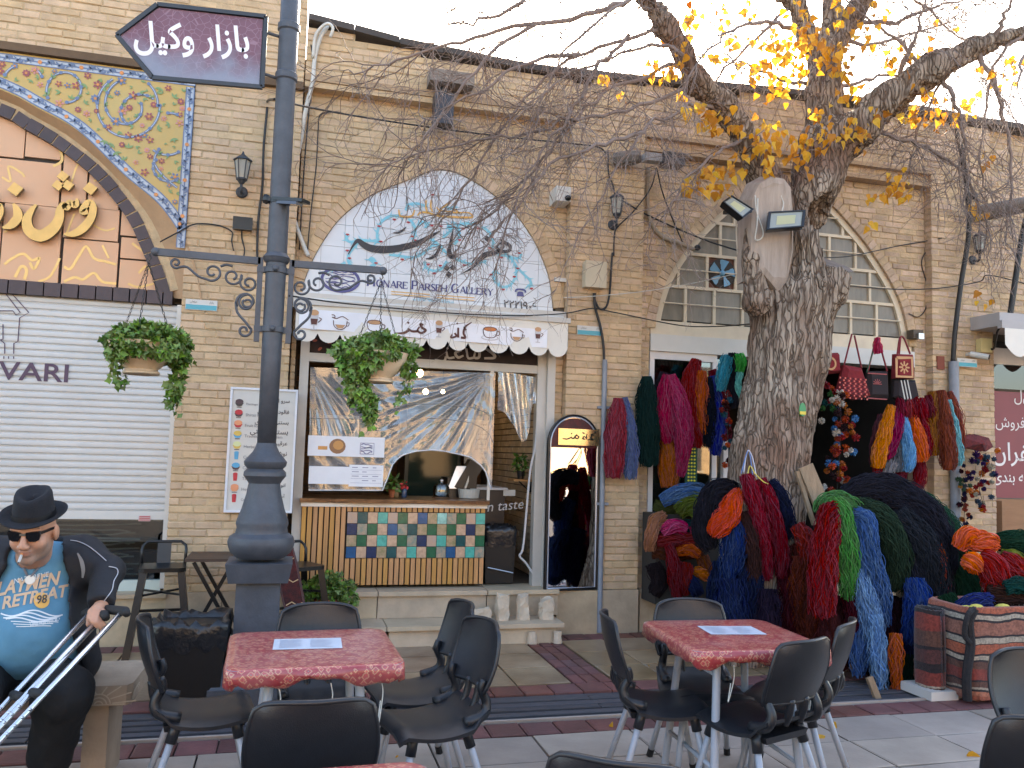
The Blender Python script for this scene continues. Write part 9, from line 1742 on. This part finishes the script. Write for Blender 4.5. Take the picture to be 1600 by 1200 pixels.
m.add(V,[(i,(i+1)%n,n+(i+1)%n,n+i)for i in range(n)]);m.build('hat_band',flat('hat_ribbon',12,12,16,.5),man,smooth=True)
# sunglasses, chain, pendant, shirt print
GLS=M('sunglass_black',(.006,.006,.008),.08,0,spec=.7,coat=.5);sgl=MB()
for s in(-1,1):
    O=[(.010,.030),(.062,.034),(.066,.022),(.060,-.004),(.045,-.012),(.022,-.010),(.011,.006)];fr_=[hl(s*x,-.108+.30*(x-.01)**1.0*.45*(x/.06),z)for x,z in O];bk=[f+RH@np.array([0,.010,0])for f in fr_];k=len(O);sgl.add(fr_+bk,[tuple(range(k))if s<0 else tuple(range(k))[::-1]]+[(i,(i+1)%k,k+(i+1)%k,k+i)for i in range(k)])
    sgl.bar(hl(s*.063,-.092,.024),hl(s*.086,.02,.012),.005,.012)
sgl.bar(hl(-.012,-.111,.022),hl(.012,-.111,.022),.008,.010);sgl.build('sunglasses',GLS,man)
m=MB();ch=np.array(catmull(np.array([(33,868,0),(36,884,0),(41,896,0),(46,902,0),(55,893,0),(66,879,0),(76,862,0),(79,850,0)],float),7))
for i,(x,y,_)in enumerate(ch):c=onto(at(x,y,4.1),.006);m.ball(c,.0058,6,4)
m.build('beaded_chain',flat('bead_grey',110,112,120,.3),man,smooth=True);m=MB();c=onto(at(47,906,4.1),.012);d=nrm(c-EYE);u=nrm(np.cross(d,(0,0,1)));v=np.cross(u,d);m.add([c+.019*(math.cos(a)*u+math.sin(a)*v)for a in np.linspace(0,6.283,21)[:-1]]+[c+d*.005+.021*(math.cos(a)*u+math.sin(a)*v)for a in np.linspace(0,6.283,21)[:-1]],[tuple(range(20))]+[(i,20+i,20+(i+1)%20,(i+1)%20)for i in range(20)]);m.build('pendant',flat('pendant_white',222,222,216,.3),man)
def shprint(name,col,fn,**k):
    t=MB();fn(t);
    W=np.vstack(t.v);t.v=[np.array([onto(p)for p in W])];t.build(name,flat('print_'+name,*col,.8),man,**k)
def tx(s,x0,y0,x1,y1,h,b=.02,sh=0):return lambda t:put_text(t,s,at(x0,y0,4.1),at(x1,y1,4.1)-at(x0,y0,4.1),(0,0,1),width=np.linalg.norm(at(x1,y1,4.1)-at(x0,y0,4.1)),height=h*4.1/FPX,bold=b,shear=sh)
def many(*f):return lambda t:[g(t)for g in f]
shprint('chest_lettering',(206,176,146),many(tx('LAYMEN',-6,932,90,914,19,.03,.15),tx('RETREAT',3,952,104,932,17,.03,.1)),label='tan words LAYMEN RETREAT')
shprint('small_lettering',(206,216,222),many(tx('NAZARENE',22,912,76,901,7,.01),tx('"Christ Walk With Me"',45,979,93,973,7,.01)))
shprint('round_badge',(222,172,92),lambda t:t.add([at(65+12.5*math.cos(a)*q,938+12.5*math.sin(a)*q,4.1)for q in(1,.5)for a in np.linspace(0,6.283,25)[:-1]]+[at(65,938,4.1)],[(i,(i+1)%24,24+(i+1)%24,24+i)for i in range(24)]+[(24+i,24+(i+1)%24,48)for i in range(24)]))
t=MB();tx('98',57,944,73,942,12)(t);W=np.vstack(t.v);t.v=[np.array([onto(p,.007)for p in W])];t.build('badge_number',flat('print_number',70,70,66,.8),man)
def waves(t):
    for k in range(7):t.ribbon([at(x,958+k*3.4+(5-k*.5)*math.sin(x*.09+k*.8)*(.9 if k<4 else .3),4.1)for x in np.linspace(1+k*4,98-k*3,26)],.006 if k<4 else .0035,n=1)
shprint('wave_print',(214,222,226),waves)
cg=thing('cigarette','lit white cigarette between the lips of the man in the hat','cigarette',hl(-.012,-.105,-.066));a,b=hl(-.010,-.098,-.0655),at(29,879,3.98);d=b-a;m=MB();m.tube([a+d*.25,b],.0058,8);m.build('paper',WHITE,cg);m=MB();m.tube([a,a+d*.25],.0059,8);m.build('filter',flat('filter_orange',206,140,80,.7),cg);m=MB();m.tube([b,b+d*.05],.0042,8);m.build('ash',flat('ash_grey',120,120,118,.9),cg)
# crutches
ALC=M('polished_aluminium',(.78,.8,.84),.22,.05,12,metal=.9);RUB=M('black_rubber',(.014,.014,.015),.7,.2,20)
def crutch(pad,bot,gap,label,off):
    t=thing('crutch',label,'crutch',pad,'pair of aluminium crutches');pad,bot=np.asarray(pad),np.asarray(bot);d=nrm(bot-pad);sd=np.array([.52,-.85,.0]);sd=nrm(sd-d*(sd@d));sd=sd if sd[0]>0 else-sd
    a,b=pad-sd*gap/2,pad+sd*gap/2;k=.62;L=np.linalg.norm(bot-pad);e1,e2=pad+d*L*k-sd*gap*.36,pad+d*L*k+sd*gap*.36
    for p,q in((a,e1),(b,e2)):m=MB();m.tube([p,q,q+d*L*.34-(q-pad-d*L*k)*.6],.0115,10);m.build('tube',ALC,t,smooth=True)
    m=MB();m.tube([a-sd*.05,a-sd*.02-d*.012,b+sd*.02-d*.012,b+sd*.05],[.016,.020,.020,.016],10);m.build('armpit_pad',RUB,t,smooth=True);m=MB();g0=pad+d*L*.40;m.tube([g0-sd*gap*.42,g0+sd*gap*.42],.019,10);m.build('handgrip',RUB,t,smooth=True)
    for s_ in(-1,1):
        m=MB()
        for i in range(4):m.ball(pad+d*L*(.46+.035*i)+s_*sd*gap*.40-np.array([0,.012,0]),.007,8,5)
        m.build('adjuster_stud',STEEL,t)
    m=MB();m.tube([pad+d*L*.72,bot],.012,10);m.build('lower_tube',ALC,t,smooth=True);m=MB();m.tube([bot,bot+d*.05],[.016,.024],10);m.build('rubber_tip',RUB,t)
crutch(at(178,957,4.0),at(-160,1318,3.5),.125,'front crutch of the pair leaning across the knee',0);crutch(at(148,962,4.06),at(-190,1318,3.6),.12,'rear crutch of the pair, closer to the blue shirt',1)
# ================================================================ litter, and the sunny row across the square
r=np.random.default_rng(5);Pz=np.array([gz(x,y,.008)for x,y in((1015,1040),(1030,1038),(1095,1065),(1110,1068),(1125,1066),(1105,1070),(1325,1190),(1510,1180),(745,1000),(955,1130),(1240,1140),(1300,1130),(160,1003),(168,1005),(1290,1150),(620,1180))]);V,F=leaf_cloud(Pz,r.normal(size=(len(Pz),3))*np.array([1,1,.08]),r.uniform(.05,.08,len(Pz)),r,False);struct_=link('fallen_leaves',np_mesh('fallen_leaves',V,F,LEAFY),None,'yellow leaves fallen on the paving','stuff')
for i,(x0,x1,h,col,lab)in enumerate(((-26,-9,6.5,hx(206,170,126,.8),'low sunlit brick building across the square with tall windows'),(-8.9,7,7.5,hx(214,180,138,.8),'taller sunlit cream building across the square with arched door'),(7.1,26,6.0,hx(198,160,118,.8),'long sunlit brick building across the square at the far end'))):
    t=thing('opposite_building',lab,'building',((x0+x1)/2,-24,0));m=MB();m.bx(x0,x1,-30,-24,0,h);m.build('wall',M('far_wall_%d'%i,col,.9,.12,3,bump=.3,bscale=20),t);m=MB();m.bx(x0-.1,x1+.1,-30,-23.8,h,h+.3);m.build('roof',ROOFM,t);x=x0+1.2
    while x<x1-2:
        m=MB();m.bx(x,x+1.1,-24.0+.002,-23.93,1.0,3.2);w_=m.build('window',DARK,t);m=MB();m.bx(x-.08,x+1.18,-23.99,-23.86,.9,.99);m.build('sill',STONE,t);x+=2.7
# plane trees standing across the square
for i,(x,y,h)in enumerate(((-5,-13,5.5),(4.5,-15,6.2),(11,-12,5.2))):
    t=thing('square_tree',('bushy tree across the square facing the cafe','tallest bushy tree across the square','smaller bushy tree across the square facing the wool')[i],'tree',(x,y,0));m=MB();m.tube([(x,y,0),(x+.1,y,1.5),(x,y+.1,h*.6)],[.2,.15,.08],8);m.build('trunk',BARK,t,smooth=True);foliage('crown',t,[((x,y,h*.7),(1.5,1.5,1.2)),((x+.8,y,h*.62),(1,1,.8)),((x-.8,y+.3,h*.65),(1,1,.9))],2600,.22,LEAFG,60+i,lobed=False)
